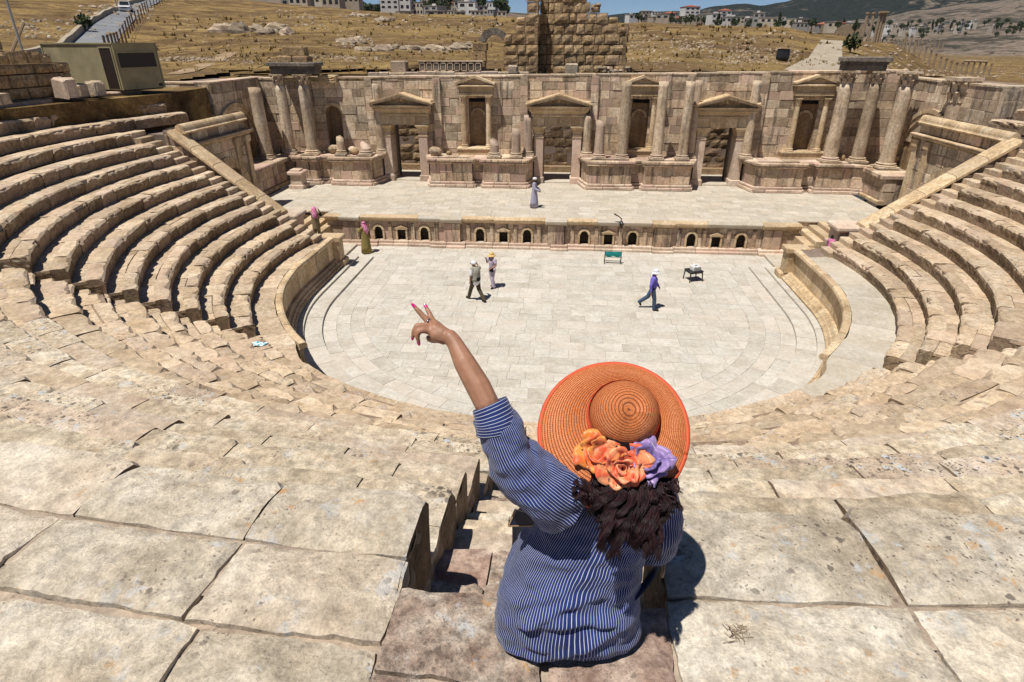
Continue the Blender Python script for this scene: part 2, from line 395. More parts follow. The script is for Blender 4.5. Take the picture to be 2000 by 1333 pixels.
def slab_ring(parent, name, a0, a1, r0, r1, z, mat, seg, sub, uneven, th=.08, gap=.005):
    n = max(1, int((a1 - a0) * r0 / seg)); ph = U(0, 40); tint = U(0, 1)
    g = gap / r0; a0 += g; a1 -= g; r0 += gap; r1 -= gap
    vs = []; fs = []
    for j in range(n + 1):
        a = lerp(a0, a1, j / n)
        for q in range(sub + 1):
            r = lerp(r0, r1, q / sub); x, y, _ = pol(r, a, 0)
            ed = 1.0 if (j in (0, n) or q in (0, sub)) else .35 if (n > 8 and sub > 4 and (j in (1, n - 1) or q in (1, sub - 1))) else 0.0
            wob = .012 * nz(x * 11, y * 11, ph) + .016 * nz(x * 3.5, y * 3.5, ph) + .006 * nz(x * 31, y * 31, ph)
            vs.append((x + ed * wob, y + ed * (.012 * nz(x * 11, y * 11, ph + 9) + .016 * nz(x * 3.5, y * 3.5, ph + 9) + .006 * nz(x * 31, y * 31, ph + 9)), z + uneven * (nz(x * 3, y * 3, ph) + .6 * nz(x * 9, y * 9, ph) + .3 * nz(x * 25, y * 25, ph)) - ed * (.006 if sub < 5 else .010 + .010 * max(0, nz(x * 9, y * 9, ph + 4)))))
    m = sub + 1
    for j in range(n):
        for q in range(sub): b = j * m + q; fs.append((b, b + m, b + m + 1, b + 1))
    rim = [j * m for j in range(n + 1)] + [n * m + q for q in range(1, sub + 1)] + [j * m + sub for j in range(n - 1, -1, -1)] + [q for q in range(sub - 1, 0, -1)]
    o = len(vs)
    vs += [(vs[i][0], vs[i][1], z - th) for i in rim]
    L = len(rim)
    fs += [(rim[i], o + i, o + (i + 1) % L, rim[(i + 1) % L]) for i in range(L)]
    return mesh_obj(name, vs, fs, mat, parent, tint)

def in_stair(a, r):
    return (STL < a < STL + 1.02 / r) or ((CTL - .09) / r < a < CTR / r) or (STR - 1.02 / r < a < STR)

for k in range(1, NROW + 1): build_row(k)

# radial stair flights, sunk one row into the seats
def stair_flight(fn_a, label, kmax, top_r=None):
    mb = MB(); t = empty("stair_flight", pol(R1, sum(fn_a(R1)) / 2, WALK), label, "stairs", "radial stairs between the seats")
    for k in range(1, kmax + 1):
        for half in (0, 1):
            if k == kmax and kmax == NROW and half == 1: pass
            ra = rrow(k) + half * TR / 2; rb = ra + TR / 2 + .05; z = zrow(k - 1) + half * RH / 2
            a0, a1 = fn_a(ra); near = abs(a0) < .1 and k > 8
            cut = [0, U(.4, .6), 1] if U(0, 1) < .7 else [0, U(.28, .35), U(.62, .7), 1]
            for i in range(len(cut) - 1):
                v, f, tt, mi = ring_piece(lerp(a0, a1, cut[i]), lerp(a0, a1, cut[i + 1]), ra, rb, z + U(-.012, .006), RH / 2 + .05, .05 if near else .12, U(.02, .05), U(0, 1), 5 if near else 2, .012)
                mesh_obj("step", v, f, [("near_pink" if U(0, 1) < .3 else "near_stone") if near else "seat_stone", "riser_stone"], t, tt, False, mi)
    return t
stair_flight(lambda r: (STL, STL + 1.02 / r), "radial stone stairs cutting the seating left of the orchestra", 13)
stair_flight(lambda r: ((CTL - .08) / r, CTR / r), "stone stairs descending in front of the seated woman", 14)
stair_flight(lambda r: (STR - 1.02 / r, STR), "radial stone stairs cutting the seating right of the orchestra", 13)

# platform slabs behind the woman's row (the wide landing at the bottom of the picture)
plat = struct(MB().prism([pol(21.33, math.radians(a), 0)[:2] for a in range(-95, 96, 5)] + [pol(27, math.radians(a), 0)[:2] for a in range(95, -96, -5)], zrow(14) - 1.2, zrow(14) - .048, .4).build("landing", "joint_dirt"))
def landing_ring(r0, r1, cuts, mats=None, z=None):
    for i in range(len(cuts) - 1):
        a0, a1 = cuts[i], cuts[i + 1]
        near = abs((a0 + a1) / 2) < .22
        slab_ring(plat, "landing_slab", a0, a1, r0, r1, (z or zrow(14)) + U(-.007, .003), (mats[i] if mats else "slab_stone"), .028 if near else .3, max(2, int((r1 - r0) / (.028 if near else .4))), .018, .12, .008)
A = lambda x, r=21.2: (x - CX) / r
ZL = zrow(14)
landing_ring(21.14, 21.55, [A(x) for x in (-9.4, -8.0, -6.8, -5.7, -4.7, -3.75, -2.85, -1.95, -1.02)] + [CTL / 21.2], None, ZL - .012)
landing_ring(21.29, 21.66, [CTL / 21.2, A(.36), CTR / 21.2], ["near_pink", "near_pink"], ZL - .010)
landing_ring(21.25, 21.70, [CTR / 21.2, A(1.78), A(2.7), A(3.7), A(5.0), A(6.4), A(8.0), A(9.4)], None, ZL - .008)
landing_ring(21.56, 22.15, [A(x) for x in (-9.4, -8.3, -6.6, -5.0, -3.7, -2.6, -1.75, -.95, CTL + CX)], None, ZL - .020)
landing_ring(21.67, 22.3, [CTL / 21.2, A(.42), A(1.1)], ["near_pink", "slab_stone"], ZL - .016)
landing_ring(21.71, 22.3, [A(1.1), A(1.8), A(2.9), A(4.4), A(6.2), A(8.0), A(9.4)], None, ZL - .018)
landing_ring(22.16, 23.0, [A(x) for x in (-9.4, -6, -4.4, -3, -1.9, -.9, .1, 1.0, 2.0, 3.2, 4.6, 6.4, 9.4)], None, ZL - .1)
a = math.radians(-94)
for s0, s1 in ((math.radians(-94), A(-9.4)), (A(9.4), math.radians(94))):
    a = s0
    while a < s1 - 1e-4:
        w = min(U(1.2, 2.0) / 22, s1 - a)
        e = rrow(14, a) - rrow(14)
        slab_ring(plat, "landing_slab", a, a + w, 21.3 + e, 23.4 + e, zrow(14) - U(0, .03), "seat_stone", .5, 3, .03, .1); a += w

# ------------------------------------------------------------------ walkway, podium wall and orchestra steps (horseshoe plan)
PX, PY = 0.12, -7.7
def ushape(r, y_end, n=28):
    pts = [(PX - r, y_end)]
    for i in range(n + 1):
        a = math.pi * i / n
        pts.append((PX - r * math.cos(a), PY - r * math.sin(a)))
    pts.append((PX + r, y_end)); return pts
def upath(r, y_end):
    """points evenly along the horseshoe with outward direction"""
    L1 = y_end - PY; L2 = math.pi * r
    def at(s):
        if s < L1: return (PX - r, y_end - s), (-1, 0)
        if s < L1 + L2:
            a = (s - L1) / r; return (PX - r * math.cos(a), PY - r * math.sin(a)), (-math.cos(a), -math.sin(a))
        return (PX + r, PY + (s - L1 - L2)), (1, 0)
    return at, 2 * L1 + L2
def sweep_pieces(parent, name, r, y_end, prof, wmin, wmax, mat, gap=.006, seg=.35, smin=0, smax=None, tintf=None, jz=0.004):
    """stones of one profile (outward offset, z) laid end to end along the horseshoe"""
    at, L = upath(r, y_end); s = smin; smax = smax or L; out = []
    while s < smax - 1e-3:
        w = U(wmin, wmax)
        if smax - (s + w) < wmin * .6: w = smax - s
        n = max(1, int(w / seg)); vs = []; dz = U(-jz, jz); do = U(-jz, jz); m = len(prof)
        for j in range(n + 1):
            (x, y), (nx, ny) = at(min(L - 1e-6, max(0, s + gap + (w - 2 * gap) * j / n)))
            vs += [(x + nx * (o + do), y + ny * (o + do), z + dz) for o, z in prof]
        fs = [(j * m + q, (j + 1) * m + q, (j + 1) * m + (q + 1) % m, j * m + (q + 1) % m) for j in range(n) for q in range(m)]
        fs = [f[::-1] for f in fs] + [tuple(range(m)), tuple(range(n * m + m - 1, n * m - 1, -1))]
        out.append((vs, fs, U(0, 1) if tintf is None else tintf())); s += w
    emit(out, name, mat, parent)
YE = -4.05
pod = MB()
ring = [(x + (.34 * (x - PX) / 10.78 if yy < PY - 7.6 else 0), yy - (.34 if yy < PY - 7.6 else 0)) for x, yy in ushape(10.80, YE)]; outer = ushape(11.9, YE)
pod.add([(x, y, z) for x, y in ring for z in (-.1, WALK - .05)], [(2 * i, 2 * i + 1, 2 * i + 3, 2 * i + 2) for i in range(len(ring) - 1)], .4)
pod.add([(x, y, WALK - .05) for p in zip(ring, outer) for x, y in p], [(2 * i, 2 * i + 1, 2 * i + 3, 2 * i + 2) for i in range(len(ring) - 1)], .4)
podium = tag(pod.build("orchestra_podium", "core_stone"), "curved podium wall of upright slabs between orchestra and lowest seats", "podium wall")
LP = lambda r, a: (PY * -1 + YE) + r * math.radians(a)
for (s0, s1) in ((None, 45), (139, None)):
  rg_ = lambda r, ye: dict(smin=0 if s0 is None else (ye - PY) + r * math.radians(s0), smax=None if s1 is None else (ye - PY) + r * math.radians(s1))
  sweep_pieces(podium, "orthostat", 10.64, YE, [(0, .52), (0, 1.45), (.14, 1.45), (.14, .52)], .7, 1.15, "ochre_stone", **rg_(10.64, YE))
  sweep_pieces(podium, "base_moulding", 10.25, YE + .5, [(0, .20), (-.02, .29), (.03, .33), (.06, .33), (.12, .42), (.17, .42), (.26, .53), (.45, .54), (.45, .1)], .8, 1.6, "ochre_stone", **rg_(10.25, YE + .5))
  sweep_pieces(podium, "coping", 10.52, YE - .1, [(0, 1.46), (-.035, 1.53), (-.01, 1.62), (.05, 1.645), (.22, 1.645), (.22, 1.44)], .8, 1.5, "ochre_stone", jz=.008, **rg_(10.52, YE - .1))
for s in (-1, 1):      # the end blocks of the podium
    x = PX + s * 10.72
    b = MB().bbox(x - .42, x + .42, YE - .25, YE + .35, .50, 1.45, .02, U(0, 1)); b.build("end_pier", "ochre_stone", podium)
    b = MB().bbox(x - .52, x + .55, YE - .32, YE + .42, 1.452, 1.665, .035, U(0, 1)); b.build("end_cap", "ochre_stone", podium)
    b = MB().bbox(x - .58, x + .56, YE - .2, YE + .55, .02, .49, .05, U(0, 1)); b.build("end_base", "ochre_stone", podium)
# walkway slabs
a = -math.radians(103)
while a < math.radians(103) - .01:
    w = U(.8, 1.5) / 11.3
    if a + w > math.radians(103) - .03: w = math.radians(103) - a
    am = a + w / 2
    near = abs(am) < .6
    # the inner edge follows the podium, so measure it along this direction
    def inner(q):
        for i in range(60):
            r = 9.5 + i * .04; x, y, _ = pol(r, q, 0)
            d = abs(x - PX) if y > PY else math.hypot(x - PX, y - PY)
            if d > 10.74 + .40 * (1 - sstep(.72, .86, abs(q))): return r
        return 11.0
    n = 4; vs = []; g = .004 / 11
    for j in range(n + 1):
        q = lerp(a + g, a + w - g, j / n); ri = inner(q) + (.05 * nz(q * 30, 3) if abs(q) < .8 else 0)
        for r in (ri, 11.80): vs.append(pol(r, q, WALK + .004 * nz(q * 50, r)))
    base = len(vs); vs += [(x, y, z - .06) for x, y, z in vs]
    fs = [(2 * j, 2 * j + 2, 2 * j + 3, 2 * j + 1) for j in range(n)] + [(0, 1, base + 1, base), (2 * n, base + 2 * n, base + 2 * n + 1, 2 * n + 1)] + [(2 * j, base + 2 * j, base + 2 * j + 2, 2 * j + 2) for j in range(n)]
    mesh_obj("walkway_slab", vs, fs, "seat_stone" if (near or am < 0) else "stage_paving", podium, U(0, 1))
    a += w
# orchestra floor and its two low ring steps
def clip_poly(poly, region):
    out = poly
    for i in range(len(region)):
        ax, ay = region[i]; bx, by = region[(i + 1) % len(region)]
        inp = out; out = []
        if not inp: return []
        side = lambda p: (bx - ax) * (p[1] - ay) - (by - ay) * (p[0] - ax)
        for j in range(len(inp)):
            p, q = inp[j], inp[(j + 1) % len(inp)]; sp, sq = side(p), side(q)
            if sp >= 0: out.append(p)
            if (sp >= 0) != (sq >= 0):
                t = sp / (sp - sq); out.append((p[0] + t * (q[0] - p[0]), p[1] + t * (q[1] - p[1])))
    return out
def area(p): return .5 * sum(p[i][0] * p[(i + 1) % len(p)][1] - p[(i + 1) % len(p)][0] * p[i][1] for i in range(len(p)))
def slab(poly, z, th=.03, g=.004):
    if area(poly) < 0: poly = poly[::-1]
    cx = sum(p[0] for p in poly) / len(poly); cy = sum(p[1] for p in poly) / len(poly)
    q = []
    for x, y in poly:
        d = math.hypot(x - cx, y - cy) or 1; q.append((x - (x - cx) / d * g * 1.4, y - (y - cy) / d * g * 1.4))
    n = len(q); dz = U(-.003, .003)
    vs = [(x, y, z + dz) for x, y in q] + [(x, y, z - th) for x, y in q]
    return vs, [tuple(range(n))] + [(i, n + i, n + (i + 1) % n, (i + 1) % n) for i in range(n)], U(0, 1)
orch = struct(MB().prism(ushape(10.9, -.1)[::1], -.5, -.02, .5).build("orchestra_floor", "paving_bed"))
inner_u = ushape(7.75, -3.4, 40)
pieces = []
y = -17.2
while y < -.32:
    h = U(.5, .72); h = min(h, -.30 - y) if y + h > -.45 else h
    if y < -3.41 and y + h > -3.7: h = -3.4 - y
    elif -3.41 < y < -2.31 and y + h > -2.7: h = -2.3 - y
    region = ushape(10.95, -.30, 40) if y > -2.31 else ushape(9.34, -.30, 40) if y > -3.41 else inner_u
    x = -11.2 + U(0, .8)
    while x < 11.2:
        w = U(.55, 1.35)
        p = clip_poly([(x, y), (x + w, y), (x + w, y + h), (x, y + h)], region)
        if len(p) > 2 and abs(area(p)) > .02: pieces.append(slab(p, 0.0))
        x += w
    y += h
for r0, r1 in ((7.75, 8.3), (8.3, 8.82), (8.82, 9.34)):
    at, L = upath(r0, -3.4); at2, L2 = upath(r1, -3.4); s = 0
    while s < L - .01:
        w = U(.7, 1.4); w = L - s if L - s - w < .4 else w
        ps = []
        for f in (0, .5, 1): ps.append(at(min(L - 1e-5, s + w * f))[0])
        qs = []
        for f in (1, .5, 0): 
            (x, yy), (nx, ny) = at(min(L - 1e-5, s + w * f)); qs.append((x + nx * (r1 - r0), yy + ny * (r1 - r0)))
        pieces.append(slab(ps + qs, 0.0)); s += w
emit(pieces, "paving_slab", "paving", orch)
sweep_pieces(orch, "ring_step", 9.34, -2.3, [(0, -.02), (0, .10), (.68, .105), (.68, -.02)], .9, 1.7, "paving", seg=.3)
sweep_pieces(orch, "ring_step", 10.0, -2.6, [(0, .02), (0, .20), (.6, .205), (.6, .02)], .9, 1.6, "paving", seg=.3)
# ------------------------------------------------------------------ stage, stage front, stage wall
SZ = 1.57
def ashlar_block(O, Ud, Nd, u0, u1, z0, z1, d=.3, b=.015, proud=0.0, gap=.006, bulge=0.0):
    """one squared stone; face plane through O, Ud along the wall, Nd towards the open"""
    O, Ud, Nd = Vector(O), Vector(Ud), Vector(Nd)
    j = lambda s=.005: U(-s, s)
    u0 += gap; u1 -= gap; z0 += gap; z1 -= gap
    b = min(b, (u1 - u0) * .3, (z1 - z0) * .3)
    P = lambda u, z, n: O + Ud * u + Vector((0, 0, z)) + Nd * n
    q = [(u0, z0), (u1, z0), (u1, z1), (u0, z1)]
    vs = [P(u, z, -d) for u, z in q] + [P(u + j(), z + j(), proud - b) for u, z in q]
    if bulge <= 0:
        i = [(u0 + b, z0 + b), (u1 - b, z0 + b), (u1 - b, z1 - b), (u0 + b, z1 - b)]
        vs += [P(u + j(), z + j(), proud + j(.004)) for u, z in i]
        fs = [(8, 9, 10, 11)]
        for k in range(4): n = (k + 1) % 4; fs += [(4 + k, 4 + n, 8 + n, 8 + k), (k, n, 4 + n, 4 + k)]
    else:
        nu = max(3, int((u1 - u0) / .22)); nv = max(3, int((z1 - z0) / .2)); ph = U(0, 90)
        fs = [(k, (k + 1) % 4, 4 + (k + 1) % 4, 4 + k) for k in range(4)]
        base = len(vs)
        for a in range(nv + 1):
            for c in range(nu + 1):
                s, t = c / nu, a / nv
                e = min(s, 1 - s, t, 1 - t); e = min(1, e * 3.2) ** .6
                u = lerp(u0 + b * .2, u1 - b * .2, s); z = lerp(z0 + b * .2, z1 - b * .2, t)
                vs.append(P(u, z, proud - b + e * (bulge + bulge * .9 * nz(u * 2.7, z * 2.7, ph))))
        fs += [(base + a * (nu + 1) + c, base + a * (nu + 1) + c + 1, base + (a + 1) * (nu + 1) + c + 1, base + (a + 1) * (nu + 1) + c) for a in range(nv) for c in range(nu)]
    return vs, fs, U(0, 1)
def ashlar_wall(O, Ud, Nd, u0, u1, courses, openings=(), wmin=.5, wmax=1.1, d=.3, b=.015, pv=.012, bulge=0.0, gap=.006, missing=0.0, topf=None):
    out = []
    for c in range(len(courses) - 1):
        z0, z1 = courses[c], courses[c + 1]; zm = (z0 + z1) / 2
        iv = [(u0, u1)]
        for (a0, a1, b0, b1) in openings:
            if b0 - .05 < zm < b1 + .05:
                nv = []
                for s, e in iv:
                    if a1 <= s or a0 >= e: nv.append((s, e)); continue
                    if a0 > s: nv.append((s, a0))
                    if a1 < e: nv.append((a1, e))
                iv = nv
        for s, e in iv:
            u = s
            while u < e - 1e-4:
                w = U(wmin, wmax)
                if e - (u + w) < wmin * .6: w = e - u
                zt = z1
                if topf:
                    zt = min(z1, topf(u + w / 2))
                    if zt - z0 < .15: u += w; continue
                if U(0, 1) >= missing: out.append(ashlar_block(O, Ud, Nd, u, u + w, z0, zt, d, b, U(-pv, pv), gap, bulge * U(.5, 1.3)))
                u += w
    return out
def courses(z0, z1, h, jit=.06):
    n = max(1, round((z1 - z0) / h)); c = [z0 + (z1 - z0) * i / n for i in range(n + 1)]
    return [c[0]] + [x + U(-jit, jit) for x in c[1:-1]] + [c[-1]]
XA, YA, NY = (1, 0, 0), (0, 1, 0), (0, -1, 0)

# stage floor
sf = struct(MB().prism([(-17.6, .9), (-12.45, .9), (-12.45, .45), (12.45, .45), (12.45, .9), (17.8, .8), (17.8, 9.7), (-17.6, 9.7)], .0, SZ - .02, .5).build("stage_floor", "paving_bed"))
pieces = []; y = .32
while y < 9.6:
    h = min(U(.5, .72), 9.65 - y)
    x = -17.6 + U(0, .3) if y > .8 else -12.3
    xe = 17.8 if y > .8 else 12.3
    while x < xe - .02:
        w = min(U(.5, 1.2), xe - x); pieces.append(slab([(x, y), (x + w, y), (x + w, y + h), (x, y + h)], SZ)); x += w
    y += h
emit(pieces, "paving_slab", "stage_paving", sf)

# stage front with niches (hyposcaenium)
hyp = tag(MB().box(-12.4, 12.4, .35, .6, -.02, SZ - .1, .4).build("proscenium", "core_stone"), "low stage front wall with small niches facing the orchestra", "stage front")
PA = 5.5333
def hy_part(name, fn, mat="podium_stone"): mb = MB(); fn(mb); return mb.build(name, mat, hyp)
x = -12.4
while x < 12.4:      # bottom steps, pinkish
    w = min(U(.8, 1.5), 12.4 - x)
    pier = any(abs(x + w / 2 - k * PA) < .75 for k in (-2, -1, 0, 1, 2))
    MB().bbox(x + .004, x + w - .004, -.30 - (.14 if pier else 0), .2, -.01, .13 + U(-.006, .006), .02, U(0, 1), .004).build("plinth_block", "pink_stone", hyp)
    MB().bbox(x + .004 + .0, x + w - .004, -.14 - (.14 if pier else 0), .2, .132, .27 + U(-.006, .006), .025, U(0, 1), .004).build("plinth_block", "pink_stone", hyp)
    x += w
niches = []
for k in (-2, -1, 0, 1, 2):
    for i, s in enumerate((-.42, 0.02)):
        MB().bbox(k * PA + s, k * PA + s + .43, -.13, .3, .272, 1.28, .012, U(0, 1), .004).build("pier_block", "podium_stone", hyp)
for b in range(-2, 2):
    cx = (b + .5) * PA
    for i in (-1, 0, 1): niches.append((cx + i * 1.26, i == 0))
# face blocks between niches
HO = (0, .06, 0)
ops = [(nx - .24, nx + .24, .27, .98) for nx, _ in niches] + [(k * PA - .44, k * PA + .46, .2, 1.4) for k in (-2, -1, 0, 1, 2)]
pcs = ashlar_wall(HO, XA, NY, -12.4, 12.4, [.272, .98, 1.28], ops, .35, .75, .12, .008, .006)
emit(pcs, "face_block", "podium_stone", hyp)
for nx, ped in niches:
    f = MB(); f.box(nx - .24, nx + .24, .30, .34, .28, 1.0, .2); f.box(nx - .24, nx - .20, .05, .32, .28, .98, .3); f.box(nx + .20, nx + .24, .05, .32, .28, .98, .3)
    f.build("niche", "blackish_stone", hyp)
    fr = MB()
    for s in (-1, 1): fr.box(nx + s * .27 - .045, nx + s * .27 + .045, -.02, .07, .272, .86, .6)
    if ped:
        fr.box(nx - .34, nx + .34, -.05, .07, .86, .93, .6)
        fr.add([(nx - .36, -.06, .93), (nx + .36, -.06, .93), (nx, -.06, 1.08), (nx - .36, .07, .93), (nx + .36, .07, .93), (nx, .07, 1.08)], [(0, 1, 2), (0, 2, 5, 3), (2, 1, 4, 5), (1, 0, 3, 4)], .7)
    else:
        n = 10; vs = []
        for j in range(n + 1):
            a = math.pi * j / n
            for r, yy in ((.20, -.03), (.31, -.03), (.31, .07), (.20, .07)): vs.append((nx - r * math.cos(a), yy, .80 + r * math.sin(a) * 1.0))
        fr.add(vs, [(j * 4 + q, j * 4 + (q + 1) % 4, j * 4 + 4 + (q + 1) % 4, j * 4 + 4 + q) for j in range(n) for q in range(4)], .7)
    fr.build("niche_frame", "ochre_stone", hyp)
for b in range(-2, 2):
    for i in (-1.5, -.5, .5, 1.5):
        px = (b + .5) * PA + i * 1.26
        s = MB().box(px - .09, px + .09, -.01, .08, .272, 1.17, .55); s.box(px - .12, px + .12, -.03, .08, .272, .33, .6)
        s.build("pilaster", "podium_stone", hyp)
x = -12.45
segs = []
edges = sorted([-12.45, 12.45] + [k * PA + s for k in (-2, -1, 0, 1, 2) for s in (-.56, .58)])
for i in range(len(edges) - 1):
    e0, e1 = edges[i], edges[i + 1]; pier = any(abs((e0 + e1) / 2 - k * PA) < .3 for k in (-2, -1, 0, 1, 2))
    yf = -.28 if pier else -.14
    x = e0
    while x < e1 - .01:
        w = U(.8, 1.7); w = e1 - x if e1 - x - w < .5 else w
        prof = [(yf + .20, 1.282), (yf + .10, 1.33), (yf + .06, 1.40), (yf, 1.44), (yf - .01, 1.52), (yf + .05, 1.575), (.34, 1.578), (.34, 1.282)]
        dz = U(-.01, .008); vs = [(xx, yy + U(-.006, .006), zz + dz) for xx in (x + .004, x + w - .004) for yy, zz in prof]; m = len(prof)
        mesh_obj("cornice_block", vs, [(q, (q + 1) % m, m + (q + 1) % m, m + q) for q in range(m)] + [tuple(range(m - 1, -1, -1)), tuple(range(m, 2 * m))], "ochre_stone" if U(0, 1) < .5 else "stage_paving", hyp, U(0, 1))
        x += w

# stage wall
WY = 9.6
DOORS = (-10.12, -0.16, 10.02)
NICHE = (-5.38, 4.93, 15.1)
def wtop(x): return 8.02 + .014 * x
wall = tag(MB().box(-19.9, -11.0, WY + .74, WY + 1.0, SZ, 7.6, .4).box(-9.25, -1.05, WY + .74, WY + 1.0, SZ, 7.75, .4).box(.75, 9.15, WY + .74, WY + 1.0, SZ, 7.85, .4).box(10.9, 20.3, WY + .74, WY + 1.0, SZ, 7.95, .4)
           .box(-11.0, -9.25, WY + .74, WY + 1.0, 5.3, 7.6, .4).box(-1.05, .75, WY + .74, WY + 1.0, 5.3, 7.7, .4).box(9.15, 10.9, WY + .74, WY + 1.0, 5.3, 7.85, .4).build("stage_wall", "core_stone"),
           "tall weathered ashlar back wall of the stage with three doorways", "stage wall")
ops = [(d - .93, d + .93, 0, 5.2) for d in DOORS] + [(n - .52, n + .52, 3.7, 6.55) for n in NICHE] + [(-15.35, -14.35, 3.45, 6.2)]
cs = [3.05, 3.62, 4.12, 4.66, 5.18, 5.70, 6.22, 6.72, 7.22, 7.70, 8.4]
pcs = ashlar_wall((0, WY, 0), XA, NY, -19.62, 20.02, cs, ops, .55, 1.15, .2, .014, .018, topf=wtop)
emit(pcs, "ashlar_block", "wall_stone", wall)
for d in DOORS:      # flat strips either side of each doorway
    for s in (-1, 1):
        c = courses(3.35, wtop(d + s * 2.2) - .01, .52)
        for i in range(len(c) - 1):
            v, f, t = ashlar_block((d + s * 2.2, WY - .16, 0), XA, NY, -.24, .24, c[i], c[i + 1], .2, .012, U(-.008, .008)); mesh_obj("pilaster_block", v, f, "wall_stone", wall, t)
x = -19.7
while x < 20.1:       # flat coping stones
    w = U(.9, 1.8)
    z = wtop(x + w / 2)
    MB().bbox(x + .005, min(x + w, 20.15) - .005, WY - .03, WY + 1.0, z + .002, z + .09 + U(0, .04), .02, U(0, 1), .008).build("coping_block", "wall_stone", wall); x += w
# passage and rough wall behind the doorways
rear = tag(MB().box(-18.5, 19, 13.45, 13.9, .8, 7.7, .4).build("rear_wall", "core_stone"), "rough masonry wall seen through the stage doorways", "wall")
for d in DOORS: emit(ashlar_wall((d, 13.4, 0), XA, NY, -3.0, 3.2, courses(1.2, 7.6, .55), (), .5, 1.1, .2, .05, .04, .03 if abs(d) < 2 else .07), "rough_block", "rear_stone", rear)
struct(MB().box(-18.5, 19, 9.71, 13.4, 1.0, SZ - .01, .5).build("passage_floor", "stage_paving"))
for d in DOORS:
    MB().bbox(d - 2.6, d + 2.8, 13.05, 13.38, SZ - .008, 1.98, .04, .4, .02).build("bench_block", "ruin_stone", rear)

def niche_recess(cx, w, z0, z1, arch, parent, depth=.62):
    mb = MB(); n = 8; zt = z1 - w if arch else z1
    pts = [(-w, z0), (-w, zt)] + ([(-w * math.cos(math.pi * j / n), zt + w * math.sin(math.pi * j / n)) for j in range(1, n)] if arch else []) + [(w, zt), (w, z0)]
    m = len(pts)
    vs = [(cx + x, WY + y, z) for x, z in pts for y in (-.01, depth)]
    mb.add(vs, [(2 * i, 2 * i + 1, 2 * i + 3, 2 * i + 2) for i in range(m - 1)] + [(2 * m - 2, 2 * m - 1, 1, 0), tuple(2 * i + 1 for i in range(m))], .4)
    return mb.build("niche", "ruin_stone", parent)
def arch_ring(cx, zc, r0, r1, y0, y1, n, parent, mat="ochre_stone", name="voussoir", a0=0.0, a1=math.pi):
    for j in range(n):
        t0 = lerp(a0, a1, j / n) + .008; t1 = lerp(a0, a1, (j + 1) / n) - .008
        vs = [(cx - r * math.cos(t), y, zc + r * math.sin(t)) for t in (t0, (t0 + t1) / 2, t1) for r, y in ((r0, y0), (r1, y0), (r1, y1), (r0, y1))]
        mesh_obj(name, vs, [(l * 4 + q, l * 4 + 4 + q, l * 4 + 4 + (q + 1) % 4, l * 4 + (q + 1) % 4) for l in (0, 1) for q in range(4)] + [(0, 1, 2, 3), (11, 10, 9, 8)], mat, parent, U(0, 1))

# podium stones in front of the wall
def podium_run(pts, label):
    t = empty("stage_podium", (pts[0][0], pts[0][1], SZ), label, "podium", "podiums along the stage wall")
    poly = [(p[0], p[1] + .1) for p in pts]
    MB().prism(poly + [(pts[-1][0], WY + .05), (pts[0][0], WY + .05)], SZ, 3.22, .4).build("core", "core_stone", t)
    pl, fb, cap = [], [], []
    for i in range(len(pts) - 1):
        a, b = Vector((*pts[i], 0)), Vector((*pts[i + 1], 0)); L = (b - a).length; ud = (b - a) / L; nd = Vector((ud.y, -ud.x, 0))
        pl += ashlar_wall(a + nd * .22, ud, nd, -.1, L + .1, [SZ + .002, SZ + .20], (), .6, 1.1, .35, .035, .02)
        pl += ashlar_wall(a + nd * .12, ud, nd, -.05, L + .05, [SZ + .205, SZ + .36], (), .6, 1.1, .25, .03, .02)
        fb += ashlar_wall(a, ud, nd, 0, L, [SZ + .365, 2.46, 3.02], (), .45, .85, .2, .014, .014)
        cap += ashlar_wall(a + nd * .17, ud, nd, -.12, L + .12, [3.03, 3.16], (), .6, 1.2, .3, .05, .012)
        cap += ashlar_wall(a + nd * .22, ud, nd, -.14, L + .14, [3.165, 3.33], (), .6, 1.2, .42, .03, .02)
    emit(pl, "plinth_block", "pink_stone", t); emit(fb, "face_block", "podium_stone", t); emit(cap, "cap_block", "podium_stone", t)
    top = MB()
    x0, x1 = min(p[0] for p in pts), max(p[0] for p in pts); x = x0
    while x < x1 - .02:
        w = min(U(.6, 1.1), x1 - x); MB().bbox(x + .005, x + w - .005, 8.12, WY - .01, 3.18, 3.335 + U(-.01, .01), .02, U(0, 1), .01).build("top_slab", "pink_stone" if U(0, 1) < .5 else "podium_stone", t); x += w
    return t
podium_run([(-18.4, 8.0), (-17.0, 8.0), (-17.0, 7.55), (-15.6, 7.55), (-15.6, 8.0), (-14.6, 8.0), (-14.6, 7.5), (-12.1, 7.5), (-11.72, 9.05)], "broken stone podium left of the left doorway on the stage")
podium_run([(-8.52, 9.05), (-8.18, 7.5), (-5.5, 7.5), (-5.5, 8.0), (-4.78, 8.0), (-4.78, 7.5), (-2.1, 7.5), (-1.72, 9.05)], "stone podium between the left and the central stage doorways")
podium_run([(1.42, 9.05), (1.82, 7.5), (4.5, 7.5), (4.5, 8.0), (5.26, 8.0), (5.26, 7.5), (8.08, 7.5), (8.42, 9.05)], "stone podium between the central and the right stage doorways")
podium_run([(11.66, 9.05), (12.05, 7.5), (14.8, 7.5), (14.8, 7.95), (15.6, 7.95), (15.6, 7.5), (17.6, 7.5), (18.6, 7.0)], "stone podium right of the right doorway on the stage")

